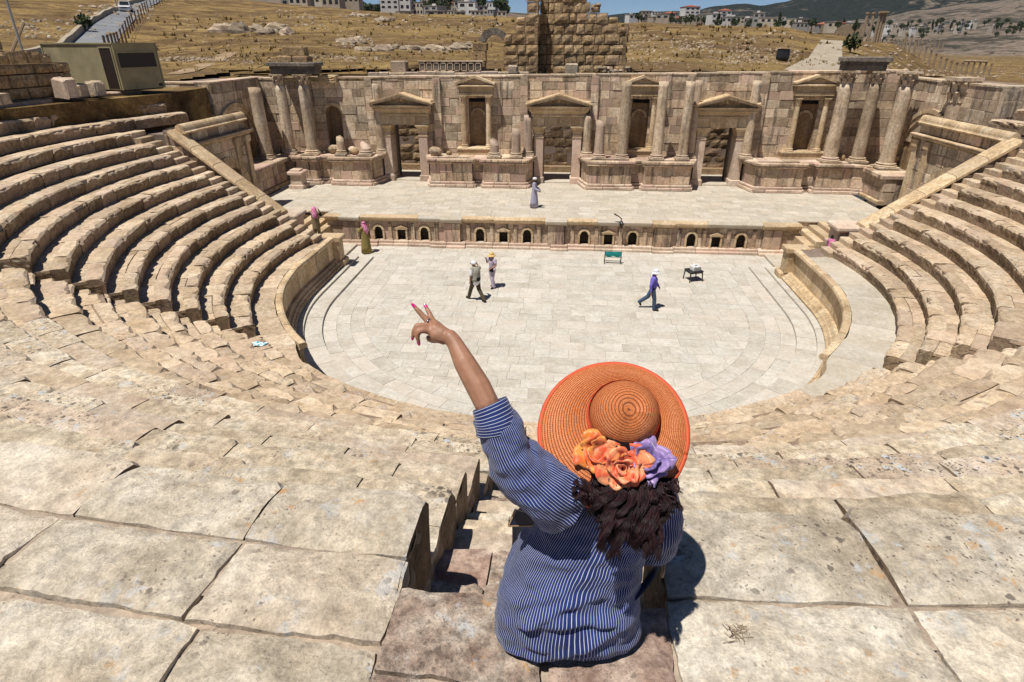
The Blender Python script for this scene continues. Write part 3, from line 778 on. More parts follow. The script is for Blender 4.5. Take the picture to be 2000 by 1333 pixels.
# columns
def capital(parent, x, y, z, r, h, mat="column_stone"):
    mb = MB(); mb.lathe([(r * .98, 0), (r * 1.06, h * .04), (r * .95, h * .08), (r * .98, h * .5), (r * 1.15, h * .78), (r * 1.45, h * .86)], 14, (x, y, z), .5)
    for tier, (zz, rr, hh) in enumerate(((.05, 1.0, .42), (.36, 1.03, .46))):
        for i in range(8):
            a = 2 * math.pi * (i + tier * .5) / 8
            c, s = math.cos(a), math.sin(a); tx, ty = -s, c; w = r * .34
            vs = []
            for f, o, ww in ((0, .02, 1), (.5, .10, 1.05), (.85, .24, .8), (1.0, .42, .45), (.86, .46, .3)):
                for q in (-1, 1): vs.append((x + c * r * (rr + o) + tx * q * w * ww, y + s * r * (rr + o) + ty * q * w * ww, z + h * (zz + hh * f)))
            mb.add(vs, [(2 * l, 2 * l + 1, 2 * l + 3, 2 * l + 2) for l in range(4)], .6)
    for i in range(4):
        a = math.pi / 4 + math.pi / 2 * i
        mb.ball((x + math.cos(a) * r * 1.5, y + math.sin(a) * r * 1.5, z + h * .80), r * .22, 6, 4, .55)
    n = []
    for i in range(4):
        a = math.pi / 4 + math.pi / 2 * i
        n += [(x + math.cos(a - .10) * r * 1.85, y + math.sin(a - .10) * r * 1.85), (x + math.cos(a + .10) * r * 1.85, y + math.sin(a + .10) * r * 1.85), (x + math.cos(a + math.pi / 4) * r * 1.22, y + math.sin(a + math.pi / 4) * r * 1.22)]
    mb.prism(n, z + h * .87, z + h, .5)
    return mb.build("capital", mat, parent)
def column(x, y, z0, z1, dia, label, cap=0.0, broken=0.0, base=.32, lean=0.0, seg=18, mat="column_stone", group="columns of the stage wall", plinth=True):
    r = dia / 2; t = empty("column", (x, y, z0), label, "column", group)
    b = MB()
    if plinth: b.bbox(x - r * 1.42, x + r * 1.42, y - r * 1.42, y + r * 1.42, z0, z0 + base * .34, .015, U(0, 1), .006)
    b.lathe([(r * 1.38, base * .34), (r * 1.42, base * .46), (r * 1.34, base * .58), (r * 1.16, base * .62), (r * 1.14, base * .72), (r * 1.26, base * .78), (r * 1.26, base * .88), (r * 1.05, base * .96), (r * 1.02, base)], 18, (x, y, z0), U(0, 1))
    b.build("base", mat, t, False)
    zs = z0 + base; zt = z1 - cap; H = zt - zs; n = max(4, int(H / .28)); vs = []; ph = U(0, 70); tint = U(0, 1)
    for l in range(n + 1):
        f = l / n; rr = r * (1 - .10 * f) * (1.03 if l == 0 else 1)
        for i in range(seg):
            a = 2 * math.pi * i / seg
            q = rr * (1 + .022 * nz(math.cos(a) * 2, math.sin(a) * 2, zs + f * H * 1.3 + ph) + .03 * min(0, nz(math.cos(a) * 3, math.sin(a) * 3, f * H * 3 + ph)))
            dz = 0
            if broken and l == n: dz = broken * (math.cos(a - 2.4) * .5 - .2 + .4 * nz(math.cos(a) * 2, math.sin(a) * 2, ph))
            if broken and l == n - 1: dz = .5 * broken * (math.cos(a - 2.4) * .5 - .3)
            vs.append((x + q * math.cos(a) + lean * f, y + q * math.sin(a), zs + f * H + dz))
    fs = [(l * seg + i, l * seg + (i + 1) % seg, (l + 1) * seg + (i + 1) % seg, (l + 1) * seg + i) for l in range(n) for i in range(seg)]
    fs.append(tuple(range(n * seg, n * seg + seg)))
    mesh_obj("shaft", vs, fs, mat, t, tint, True)
    if cap: capital(t, x + lean, y, zt, r * .9, cap, mat)
    return t
PZ = 3.335
column(-18.6, 7.05, 3.25, 7.42, .80, "tall leaning grey column without capital at the stage's left corner", broken=.12, lean=-.06)
column(-17.6, 8.35, PZ, 8.14, .70, "left one of the capital-topped column pair carrying a block, left stage side", cap=.62)
column(-16.1, 8.35, PZ, 8.14, .74, "right one of the capital-topped column pair carrying a block, left stage side", cap=.62)
column(-14.15, 8.3, PZ, 4.42, .52, "short broken column stump beside the arched wall niche", broken=.25)
column(-12.5, 8.2, PZ, 4.05, .66, "broken column base stump nearest the left stage doorway", broken=.4)
column(-11.72, 9.12, PZ, 7.55, .52, "slim grey column against the wall left of the left doorway", broken=.03)
column(-4.15, 8.25, PZ, 4.38, .60, "slanting broken column stump in front of the left niche shrine", broken=.35)
column(-2.76, 8.25, PZ, 5.05, .58, "knee-high round topped column stump left of the central doorway", broken=.1)
column(-2.06, 8.95, PZ, 5.76, .58, "broken fluted half column beside the central doorway's left jamb", broken=.15)
column(1.70, 8.95, PZ, 5.85, .58, "broken dark half column beside the central doorway's right jamb", broken=.1)
column(2.45, 8.25, PZ, 5.58, .62, "stout broken column stump right of the central doorway", broken=.12)
column(3.86, 8.25, PZ, 7.80, .64, "tall plain column on the left of the middle niche shrine", broken=.02)
column(6.02, 8.25, PZ, 7.80, .64, "tall plain column on the right of the middle niche shrine", broken=.02)
column(7.58, 8.25, PZ, 7.82, .60, "tall plain column in front, left of the right doorway", broken=.02)
column(8.18, 8.95, PZ, 7.84, .48, "slim dark column behind, touching the right doorway's left side", broken=.02)
column(11.62, 9.05, PZ, 7.84, .56, "tall plain column against the wall right of the right doorway", broken=.02)
column(16.42, 8.25, PZ, 8.40, .80, "first of three thick capital-topped columns at the stage's right end", cap=.66)
column(18.05, 8.3, PZ, 8.40, .74, "middle of three thick capital-topped columns at the stage's right end", cap=.66)
column(19.0, 6.7, 3.3, 8.42, .84, "last of three thick capital-topped columns, on the right corner pedestal", cap=.72)

def rough_slab(name, x0, x1, y0, y1, z0, z1, mat, label, cat, parts=1, jit=.03):
    t = empty(name, ((x0 + x1) / 2, (y0 + y1) / 2, z0), label, cat); n = parts
    for i in range(n): MB().bbox(lerp(x0, x1, i / n) + .004, lerp(x0, x1, (i + 1) / n) - .004, y0, y1, z0, z1 + U(-.02, .02), .05, U(0, 1), jit).build("block", mat, t)
    return t
def entablature(x0, x1, y0, y1, z0, h, label, mat="dark_stone"):
    t = empty("entablature", ((x0 + x1) / 2, y0, z0), label, "entablature")
    MB().bbox(x0 + .16, x1 - .16, y0 + .1, y1, z0, z0 + h * .42, .02, .5, .01).build("architrave", mat, t)
    MB().bbox(x0 + .12, x1 - .12, y0 + .07, y1, z0 + h * .425, z0 + h * .66, .02, .3, .01).build("frieze", mat, t)
    MB().bbox(x0, x1, y0 - .08, y1 + .05, z0 + h * .665, z0 + h, .05, .6, .015).build("cornice", mat, t)
entablature(-18.1, -15.0, 7.95, 9.3, 8.145, .66, "weathered entablature block lying on the left column pair")
rough_slab("stacked_block", -17.5, -15.55, 8.2, 9.1, 8.815, 9.15, "ruin_stone", "lower loose block stacked on the left entablature", "block", 2)
rough_slab("stacked_block", -17.1, -15.7, 8.25, 9.0, 9.19, 9.68, "ruin_stone", "top loose block stacked over the left columns' entablature", "block", 1)
entablature(15.85, 18.5, 7.95, 8.75, 8.43, .70, "dark carved entablature block spanning two columns at the right")

# doorways with pediments
def gable(parent, cx, hw, y0, y1, z0, zap, th, mat, name):
    """two raking pieces and a tympanum"""
    for s in (-1, 1):
        vs = []
        for yy in (y0, y1): vs += [(cx + s * hw, yy, z0), (cx + s * hw, yy, z0 + th * .8), (cx, yy, zap), (cx, yy, zap - th * 1.25)]
        fs = [(0, 1, 2, 3), (7, 6, 5, 4), (1, 5, 6, 2), (0, 3, 7, 4), (0, 4, 5, 1), (3, 2, 6, 7)]
        if s > 0: fs = [f[::-1] for f in fs]
        mesh_obj(name, vs, fs, mat, parent, U(0, 1))
def doorway(cx, label):
    t = empty("doorway", (cx, 9.3, SZ), label, "doorway", "pedimented doorways in the stage wall")
    for s in (-1, 1):
        a, b = (cx - 1.5, cx - .93) if s < 0 else (cx + .93, cx + 1.5)
        j = MB().bbox(a, b, 9.12, 10.5, SZ + .42, 4.62, .015, U(0, 1), .004); jo = j.build("jamb", "pink_stone", t)
        MB().bbox(a - .08, b + .08, 9.03, 10.5, SZ + .002, SZ + .41, .05, U(0, 1), .01).build("jamb_base", "pink_stone", jo)
        c = MB(); c.bbox(a - .03, b + .03, 9.09, 10.4, 4.425, 4.49, .01, .5)
        vs = []
        for z, e in ((4.63, 0), (4.9, .04), (5.06, .14)):
            vs += [(a - e, 9.12 - e, z), (b + e, 9.12 - e, z), (b + e, 10.3, z), (a - e, 10.3, z)]
        c.add(vs, [(l * 4 + q, l * 4 + (q + 1) % 4, l * 4 + 4 + (q + 1) % 4, l * 4 + 4 + q) for l in (0, 1) for q in range(4)] + [(8, 9, 10, 11)], .5)
        c.bbox(a - .16, b + .16, 8.95, 10.3, 5.062, 5.15, .01, .6)
        c.build("jamb_capital", "ochre_stone", jo)
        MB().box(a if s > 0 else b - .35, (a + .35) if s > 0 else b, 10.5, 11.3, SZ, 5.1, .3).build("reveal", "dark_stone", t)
    x = cx - 1.66
    for w in (.78, .84, .86, .84):
        MB().bbox(x + .004, x + w - .004, 9.0, 9.75, 5.155, 5.68, .015, U(0, 1), .006).build("lintel_block", "ochre_stone", t); x += w
    vs = []; prof = [(9.0, 5.685), (8.95, 5.78), (8.98, 5.88), (8.86, 6.02), (8.74, 6.10), (8.74, 6.20), (8.64, 6.235), (8.62, 6.33), (9.8, 6.335), (9.8, 5.685)]
    for xx, e in ((cx - 1.66, 0), (cx + 1.66, 0)):
        for yy, zz in prof: vs.append((xx + math.copysign(max(0, 9.0 - yy) * .8, xx - cx), yy, zz))
    m = len(prof); mesh_obj("cornice", vs, [(q, (q + 1) % m, m + (q + 1) % m, m + q) for q in range(m)] + [tuple(range(m - 1, -1, -1)), tuple(range(m, 2 * m))], "ochre_stone", t, U(0, 1))
    MB().add([(cx - 1.7, 9.0, 6.34), (cx + 1.7, 9.0, 6.34), (cx, 9.0, 6.9), (cx - 1.7, 9.65, 6.34), (cx + 1.7, 9.65, 6.34), (cx, 9.65, 6.9)], [(0, 1, 2), (3, 5, 4), (0, 2, 5, 3), (2, 1, 4, 5)], .3).build("tympanum", "ochre_stone", t)
    gable(t, cx, 1.95, 8.56, 9.7, 6.34, 7.0, .16, "ochre_stone", "raking_cornice")
    gable(t, cx, 2.05, 8.50, 9.72, 6.43, 7.08, .07, "ochre_stone", "raking_edge")
    for s in (-1, 1): MB().bbox(cx + s * 1.78 - .2, cx + s * 1.78 + .2, 8.75, 9.6, 6.45, 6.62, .04, .6, .03).build("corner_block", "ochre_stone", t)
    k = MB().ball((cx, 8.98, 6.66), (.13, .08, .15), 8, 6, .6); k.build("rosette", "ochre_stone", t)
    MB().bbox(cx - 1.0, cx + 1.0, 9.2, 9.95, SZ - .01, SZ + .10, .03, .5, .02).build("threshold", "stage_paving", t)
doorway(DOORS[0], "pedimented stone doorway, leftmost of three on the stage")
doorway(DOORS[1], "pedimented stone doorway in the centre of the stage wall")
doorway(DOORS[2], "pedimented stone doorway, rightmost of three on the stage")
def shrine(cx, label, wid=.82, dz=0.0):
    t = empty("niche_shrine", (cx, 9.3, PZ), label, "niche", "column-framed niches in the stage wall")
    niche_recess(cx, .52, 3.78, 6.5, False, t, .5)
    arch_ring(cx, 5.62, .36, .5, WY + .42, WY + .52, 7, t, "ochre_stone")
    MB().bbox(cx - wid - .42, cx + wid + .42, 9.0, WY + .45, PZ + .002, 3.66, .03, U(0, 1), .008).build("sill", "ochre_stone", t)
    MB().bbox(cx - wid - .48, cx + wid + .48, 8.94, WY + .4, 3.665, 3.78, .04, U(0, 1), .008).build("sill_cap", "ochre_stone", t)
    for s in (-1, 1):
        x = cx + s * (wid - .03); c = MB()
        c.lathe([(.24, 0), (.25, .05), (.22, .09), (.19, .11), (.22, .15), (.19, .18), (.175, .2), (.165, 1.5), (.15, 2.68), (.17, 2.70)], 14, (x, 9.24, 3.785), U(0, 1))
        o = c.build("small_column", "ochre_stone", t, False); capital(o, x, 9.24, 6.48, .15, .40, "ochre_stone")
    MB().bbox(cx - wid - .25, cx + wid + .25, 9.04, WY + .1, 6.89 + dz, 7.06 + dz, .01, .5, .004).build("architrave", "ochre_stone", t)
    MB().bbox(cx - wid - .23, cx + wid + .23, 9.07, WY + .1, 7.065 + dz, 7.42 + dz, .01, .4, .004).build("frieze", "ochre_stone", t)
    MB().bbox(cx - wid - .38, cx + wid + .38, 8.9, WY + .1, 7.425 + dz, 7.52 + dz, .03, .6, .01).build("cornice", "ochre_stone", t)
    MB().add([(cx - wid - .3, 9.06, 7.525 + dz), (cx + wid + .3, 9.06, 7.525 + dz), (cx, 9.06, 7.98 + dz), (cx - wid - .3, WY, 7.525 + dz), (cx + wid + .3, WY, 7.525 + dz), (cx, WY, 7.98 + dz)], [(0, 1, 2), (0, 2, 5, 3), (2, 1, 4, 5)], .4).build("tympanum", "ochre_stone", t)
    gable(t, cx, wid + .4, 8.88, WY + .1, 7.53 + dz, 8.06 + dz, .12, "ochre_stone", "raking_cornice")
    vs = MB(); pts = []
    for i in range(22):
        f = i / 21 * 2 - 1; pts.append((cx + f * wid, 9.03, 7.66 + dz + .16 * (1 - abs(f)) + .045 * math.sin(f * 14)))
    vs.tube(pts, .035, 6, .6); vs.build("scroll_carving", "ochre_stone", t)
shrine(NICHE[0], "column-framed niche shrine between the left and central doorways")
shrine(NICHE[1], "column-framed niche shrine between the central and right doorways", .82, .05)
shrine(NICHE[2], "column-framed niche shrine right of the right doorway", .86, .12)
an = empty("arched_niche", (-14.85, WY, 3.4), "plain round-arched niche in the wall at stage left", "niche")
niche_recess(-14.85, .5, 3.45, 6.2, True, an, .7)
arch_ring(-14.85, 5.70, .51, .72, WY - .06, WY + .1, 9, an)
fr = empty("carved_fragment", (-14.9, 9.4, 7.5), "carved scroll fragment lying on top of the wall above the arched niche", "carved stone")
MB().bbox(-15.5, -14.3, 9.3, 9.9, 7.55, 8.05, .06, .6, .03).build("block", "ochre_stone", fr)
f = MB()
for i in range(3): f.tube([(-15.4 + j * .1, 9.29 - .01 * (j % 2), 7.66 + i * .13 + .04 * math.sin(j * 1.3 + i)) for j in range(11)], .025, 5, .7)
f.build("scroll", "ochre_stone", fr)
# loose stones on the podium tops
for (x, y, z, r, lab) in ((-16.0 + 1.2, 8.9, PZ, .42, "dark round boulder inside the arched niche"), (-13.6, 8.85, PZ, .34, "round weathered stone beside the short column stump"), (-8.0, 8.5, PZ, .42, "broken column base drum right of the left doorway"), (-7.2, 8.9, PZ, .2, "small rubble stone on the podium near the broken drum"), (17.3, 8.9, PZ, .3, "rough rubble lump between the thick right columns"), (-13.3, 8.5, PZ, .3, "chipped round stone on the left podium")):
    mb = MB().ball((0, 0, 0), (r, r * .9, r * .72), 10, 7, U(0, 1))
    mb.v = [tuple(Vector(p) * (1 + .22 * nz(p[0] * 3 + x, p[1] * 3, p[2] * 3)) + Vector((x, y, z + r * .6))) for p in mb.v]
    tag(mb.build("loose_stone", "column_stone" if r > .3 else "ruin_stone"), lab, "stone", "loose stones on the stage podium")
# ------------------------------------------------------------------ side structures: retaining walls with sloping coping, side wings
def side(s):
    nm = "left" if s < 0 else "right"
    X0, X1 = (12.7, 17.2) if s < 0 else (13.3, 18.35)      # coping low / high, distance from axis
    zl, zh = 2.72, 6.36
    sx = lambda x: s * x
    t = empty("retaining_wall", (sx(X0), -4.1, WALK), "sloping %s-hand retaining wall with pale coping beside the stage" % nm, "retaining wall", "sloping side walls of the seating")
    # wall under the coping, stones in courses cut along the slope
    O = (0, -4.45, 0)
    slope = lambda x: zl + (x - X0) / (X1 - X0) * (zh - zl)
    MB().add([(sx(X0), yy, zz) for yy in (-4.40, -3.75) for zz in (.2, zl - .12)] + [(sx(X1 + .3), yy, zz) for yy in (-4.40, -3.75) for zz in (.2, zh)], [(0, 1, 5, 4), (2, 6, 7, 3), (1, 3, 7, 5), (0, 4, 6, 2), (0, 2, 3, 1), (4, 5, 7, 6)], .4).build("core", "core_stone", t)
    for nd, yy in ((-1, -4.45), (1, -3.70)):
        pcs = []
        c = courses(1.3, 6.2, .5)
        for i in range(len(c) - 1):
            u = X0
            while u < X1 + .2:
                w = U(.5, 1.0); zt = min(c[i + 1], slope(u) - .16)
                if zt - c[i] > .12: pcs.append(ashlar_block((0, yy, 0), (s, 0, 0), (0, nd, 0), u, min(u + w, X1 + .25), c[i], zt, .2, .015, U(-.01, .01)))
                u += w
        emit(pcs, "ashlar_block", "wall_stone", t)
    n = 5
    for i in range(n):      # coping stones
        xa, xb = lerp(X0, X1, i / n) + .01, lerp(X0, X1, (i + 1) / n) - .01
        vs = []
        for x in (xa, xb):
            z = slope(x)
            for yy, dz in ((-4.60, -.16), (-4.60, -.04), (-4.50, .02), (-4.38, .04), (-3.86, .04), (-3.68, .0), (-3.62, -.16)): vs.append((sx(x), yy, z + dz))
        m = 7; fs = [(q, (q + 1) % m, m + (q + 1) % m, m + q) for q in range(m)] + [tuple(range(m - 1, -1, -1)), tuple(range(m, 2 * m))]
        mesh_obj("coping_stone", vs, fs if s > 0 else [f[::-1] for f in fs], "ochre_stone", t, U(.2, .9))
    # low end pier
    p = empty("end_pier", (sx(12.75), -3.6, .2), "square stone pier at the foot of the %s sloping wall" % nm, "pier", "stone piers at the ends of the sloping walls")
    xa, xb = (-13.3, -12.15) if s < 0 else (12.4, 13.6)
    MB().bbox(xa + .08, xb - .08, -4.1, -3.1, .2, 2.36, .02, U(0, 1), .006).build("shaft", "pink_stone", p)
    MB().bbox(xa - .04, xb + .04, -4.2, -3.0, 1.62, 1.82, .04, U(0, 1), .006).build("base_moulding", "pink_stone", p)
    MB().bbox(xa, xb, -4.16, -3.04, 2.365, 2.46, .02, U(0, 1), .006).build("cap_moulding", "pink_stone", p)
    MB().bbox(xa - .07, xb + .07, -4.24, -2.96, 2.465, 2.62, .05, U(0, 1), .006).build("cap", "pink_stone", p)
    # stairs against the sloping wall
    st = empty("stair_flight", (sx(11.5), -5, WALK), "narrow stone stairs climbing along the %s sloping wall" % nm, "stairs", "stairs along the sloping walls")
    for k in range(1, 12):
        for half in (0, 1):
            ra = rrow(k) + half * TR / 2; z = zrow(k - 1) + (half + 1) * RH / 2
            xa = math.sqrt(ra * ra - 2.9 * 2.9) + s * CX; xb = xa + TR / 2 + .10
            x0, x1 = sorted((sx(xa), sx(xb)))
            MB().bbox(x0, x1, -5.44 + U(-.02, .02), -4.47, z - .42, z + U(-.01, .01), .02, U(0, 1), .012).build("step", "seat_stone", st)
    # tribunal wall with rolled parapet, facing the stage
    XT = 16.85 if s < 0 else 18.3
    y1 = 1.75 if s < 0 else 2.95
    tb = tag(MB().box(*sorted((sx(XT + .12), sx(XT + 3.2))), -3.7, y1 - .05, .2, 6.1, .4).build("side_gallery", "core_stone"), "%s-hand gallery block with rolled parapet above the side entrance" % nm, "gallery", "galleries beside the stage")
    ud = (0, 1, 0); nd = (-s, 0, 0)
    ops = [(-2.6, .75, 1.0, 4.1)]
    fc = ashlar_wall((sx(XT), 0, 0), ud, nd, -3.7, y1, courses(1.57, 5.45, .5), ops, .45, .95, .2, .015, .015)
    emit(fc, "ashlar_block", "wall_stone", tb)
    for zz, pr in ((5.47, .10), (5.55, .24), (5.64, .30)):
        y = -3.7
        while y < y1 + .1:
            w = min(U(.7, 1.3), y1 + .15 - y); v, f, tt = ashlar_block((sx(XT), 0, 0), ud, nd, y, y + w, zz, zz + .085, pr + .25, .02, pr, .003); mesh_obj("cornice_block", v, f, "ochre_stone", tb, tt); y += w
    emit(ashlar_wall((sx(XT + .05), 0, 0), ud, nd, -3.7, y1, [5.74, 6.17], (), .6, 1.1, .3, .02, .02), "parapet_block", "wall_stone", tb)
    y = -4.0
    while y < y1 - .1:      # the rolled top
        w = min(U(.7, 1.1), y1 - y); n = 9
        prof = [(XT - .12, 6.17), (XT - .16, 6.24), (XT - .1, 6.28)] + [(XT + .13 - .21 * math.cos(math.pi * q / n), 6.32 + .26 * math.sin(math.pi * q / n)) for q in range(n + 1)] + [(XT + .40, 6.17)]
        m = len(prof); vs = [(sx(px), yy, pz) for yy in (y + .004, y + w - .004) for px, pz in prof]
        fs = [(q, (q + 1) % m, m + (q + 1) % m, m + q) for q in range(m)] + [tuple(range(m - 1, -1, -1)), tuple(range(m, 2 * m))]
        mesh_obj("roll_stone", vs, fs if s < 0 else [f[::-1] for f in fs], "ochre_stone", tb, U(.2, .9)); y += w
    # arched side entrance in it
    ac = MB(); n = 10; zc, rr, yc = 2.55, 1.67, -.93
    pts = [(yc - rr, .3), (yc - rr, zc)] + [(yc - rr * math.cos(math.pi * j / n), zc + rr * math.sin(math.pi * j / n)) for j in range(1, n)] + [(yc + rr, zc), (yc + rr, .3)]
    vs = [(sx(XT + e), yy, zz) for yy, zz in pts for e in (.0, 2.6)]; m = len(pts)
    ac.add(vs, [(2 * i, 2 * i + 1, 2 * i + 3, 2 * i + 2) for i in range(m - 1)], .4); ac.build("vault", "ruin_stone", tb)
    for j in range(11):
        t0, t1 = math.pi * j / 11 + .01, math.pi * (j + 1) / 11 - .01
        vs = [(sx(x), yc - r * math.cos(a), zc + r * math.sin(a)) for a in (t0, (t0 + t1) / 2, t1) for r, x in ((rr, XT - .06), (rr + .42, XT - .06), (rr + .42, XT + .2), (rr, XT + .2))]
        mesh_obj("voussoir", vs, [(l * 4 + q, l * 4 + 4 + q, l * 4 + 4 + (q + 1) % 4, l * 4 + (q + 1) % 4) for l in (0, 1) for q in range(4)] + [(0, 1, 2, 3), (11, 10, 9, 8)], "ochre_stone", tb, U(0, 1))
    for yy in (y1 - .28, y1 - 1.35):      # pilasters at its stage end
        b = MB(); x0, x1 = sorted((sx(XT - .10), sx(XT + .1))); b.bbox(x0, x1, yy - .2, yy + .2, 1.6, 5.1, .015, .5); x0, x1 = sorted((sx(XT - .18), sx(XT + .1))); b.bbox(x0, x1, yy - .28, yy + .28, 5.102, 5.46, .05, .6); b.build("pilaster", "ochre_stone", tb)
    # side wing of the stage building
    XW = 19.6 if s < 0 else 20.0
    ya = 3.85 if s < 0 else .2
    zt = 7.88 if s < 0 else 8.05
    w = tag(MB().box(*sorted((sx(XW + .1), sx(XW + 3.4))), ya + .1, 10.4, .5, zt - .1, .4).build("side_wing", "core_stone"), "%s side wing wall of the stage building, smooth ashlar with arch" % nm, "wall", "side wings of the stage building")
    ycw, zcw, rw = (5.9, 3.85, 2.35) if s < 0 else (5.2, 3.85, 2.35)
    ops = [(ycw - rw - .1, ycw + rw + .1, 0, zcw), (ycw - rw * .9, ycw + rw * .9, zcw, zcw + .9), (ycw - rw * .68, ycw + rw * .68, zcw + .9, zcw + 1.6), (ycw - rw * .3, ycw + rw * .3, zcw + 1.6, zcw + 2.2)]
    emit(ashlar_wall((sx(XW), 0, 0), (0, 1, 0), nd, ya, WY + .1, courses(1.57, zt - .08, .54), ops, .5, 1.1, .14, .012, .012), "ashlar_block", "wall_stone", w)
    fx0 = (XW, XW + 2.3)
    emit(ashlar_wall((0, ya, 0), (s, 0, 0), NY, XW, XW + 3.3, courses(5.6, zt - .08, .54), (), .5, 1.1, .2, .012, .012), "ashlar_block", "wall_stone", w)
    y = ya
    while y < 10.3:
        ww = min(U(.9, 1.6), 10.4 - y); x0, x1 = sorted((sx(XW - .04), sx(XW + .9))); MB().bbox(x0, x1, y + .004, y + ww - .004, zt - .075, zt + .03, .02, U(0, 1), .008).build("coping_block", "wall_stone", w); y += ww
    x0, x1 = sorted((sx(XW + .9), sx(XW + 3.4))); MB().bbox(x0, x1, ya - .03, ya + .9, zt - .07, zt + .02, .02, .5).build("coping_block", "wall_stone", w)
    for j in range(13):
        t0, t1 = math.pi * j / 13 + .008, math.pi * (j + 1) / 13 - .008
        for q, (ra, rb, xp) in enumerate(((rw, rw + .24, XW - .10), (rw + .245, rw + .46, XW - .16))):
            vs = [(sx(x), ycw - r * math.cos(a), zcw + r * math.sin(a)) for a in (t0, (t0 + t1) / 2, t1) for r, x in ((ra, xp), (rb, xp), (rb, XW + .2), (ra, XW + .2))]
            mesh_obj("voussoir", vs, [(l * 4 + q2, l * 4 + 4 + q2, l * 4 + 4 + (q2 + 1) % 4, l * 4 + (q2 + 1) % 4) for l in (0, 1) for q2 in range(4)] + [(0, 1, 2, 3), (11, 10, 9, 8)], "ochre_stone", w, U(0, 1))
    for yy in (ycw - rw - .25, ycw + rw + .25):
        x0, x1 = sorted((sx(XW - .22), sx(XW + .2))); MB().bbox(x0, x1, yy - .34, yy + .34, 1.57, 3.62, .02, U(0, 1), .008).build("arch_pier", "wall_stone", w)
        x0, x1 = sorted((sx(XW - .32), sx(XW + .2))); MB().bbox(x0, x1, yy - .44, yy + .44, 3.625, 3.84, .04, U(0, 1), .008).build("impost", "ochre_stone", w)
    x0, x1 = sorted((sx(XW + .12), sx(XW + .11))); MB().box(*sorted((sx(XW + .09), sx(XW + .3))), ycw - rw, ycw + rw, 1.5, zcw + rw, .3).build("arch_infill", "ruin_stone", w)
    # low podium in front of the wing
    pd = empty("corner_podium", (sx(18.2), 5, SZ), "low stone podium in the %s rear corner of the stage" % nm, "podium", "corner podiums of the stage")
    ux = 17.75 if s < 0 else 18.2; ps = 2.3 if s < 0 else 4.7
    pe = 7.6 if s < 0 else 7.0
    emit(ashlar_wall((sx(ux), 0, 0), (0, 1, 0), nd, ps, pe, [SZ + .25, 2.4, 3.02], (), .5, .9, .3, .02, .02), "face_block", "podium_stone", pd)
    emit(ashlar_wall((sx(ux - .16), 0, 0), (0, 1, 0), nd, ps - .1, pe, [SZ + .002, SZ + .245], (), .6, 1.0, .4, .04, .02), "plinth_block", "ochre_stone", pd)
    emit(ashlar_wall((0, ps, 0), (s, 0, 0), NY, ux, XW - .05, [SZ + .002, 2.3, 3.02], (), .5, .9, .3, .02, .02), "face_block", "podium_stone", pd)
    y = ps - .1
    while y < pe + .9:
        ww = min(U(.6, 1.0), pe + 1.0 - y); x0, x1 = sorted((sx(ux - .2), sx(XW - .02))); MB().bbox(x0, x1, y + .005, y + ww - .005, 3.025, 3.25 + U(-.01, .01), .05, U(0, 1), .01).build("cap_slab", "podium_stone", pd); y += ww
    MB().box(*sorted((sx(ux + .2), sx(XW - .1))), ps + .1, pe + .9, SZ, 3.02, .4).build("core", "core_stone", pd)
    # passage between seating and stage, steps up beside it
    x0, x1 = sorted((sx(10.7), sx(17)))
    struct(MB().box(x0, x1, -4.0, .82, -.2, .12, .5).build("side_passage_floor", "stage_paving"))
    sw = tag(MB().box(*sorted((sx(12.46), sx(17.0))), .86, 1.2, .0, SZ - .03, .4).build("stage_side_wall", "core_stone"), "low ashlar wall under the stage edge at the %s" % nm, "wall", "low walls under the stage edge")
    emit(ashlar_wall((0, .82, 0), (s, 0, 0), NY, 12.45, 16.9, [.12, .6, 1.05, SZ - .06], (), .6, 1.1, .2, .012, .012), "ashlar_block", "wall_stone", sw)
    x0, x1 = sorted((sx(12.4), sx(17.0))); MB().bbox(x0, x1, .76, 1.0, SZ - .058, SZ + .004, .015, .5).build("edge_slab", "stage_paving", sw)
    stp = empty("short_steps", (sx(13), -.6, .1), "few stone steps beside the %s pier leading up to the stage" % nm, "steps", "short steps beside the stage")
    x0, x1 = sorted((sx(11.3), sx(12.6))); MB().bbox(x0, x1, -3.0, -1.62, .12, .9, .02, U(0, 1), .01).build("step", "ochre_stone", stp)
    for i in range(4):
        x0, x1 = sorted((sx(12.2 + i * .42), sx(12.2 + (i + 1) * .42 + (2.2 if i == 3 else 0)))); z = 1.0 + i * .2
        MB().bbox(x0, x1, -1.6, .74, .12, z, .02, U(0, 1), .01).build("step", "ochre_stone", stp)
side(-1); side(1)
# free-standing pedestal on the stage, left
pe = empty("pedestal", (-16.5, 6.45, SZ), "free-standing moulded stone pedestal in the stage's left corner", "pedestal")
MB().bbox(-17.0, -16.0, 5.95, 6.95, SZ, SZ + .26, .05, .5, .01).build("base", "pink_stone", pe)
MB().bbox(-16.88, -16.12, 6.07, 6.83, SZ + .262, 2.45, .03, .6, .01).build("die", "pink_stone", pe)
MB().bbox(-17.0, -16.0, 5.95, 6.95, 2.452, 2.64, .06, .4, .01).build("cap", "pink_stone", pe)
MB().bbox(-16.86, -16.2, 6.12, 6.75, 2.642, 2.76, .05, .5, .02).build("top_stone", "pink_stone", pe)
# broken capital on the right wing wall
bc = empty("broken_capital", (20.6, 3.6, 7.0), "broken leafy capital set on the right wing wall", "capital")
MB().lathe([(.42, 6.2), (.45, 7.1)], 12, (20.05, 3.4, 0), .5).build("shaft", "column_stone", bc)
capital(bc, 20.05, 3.4, 7.1, .46, 1.2)
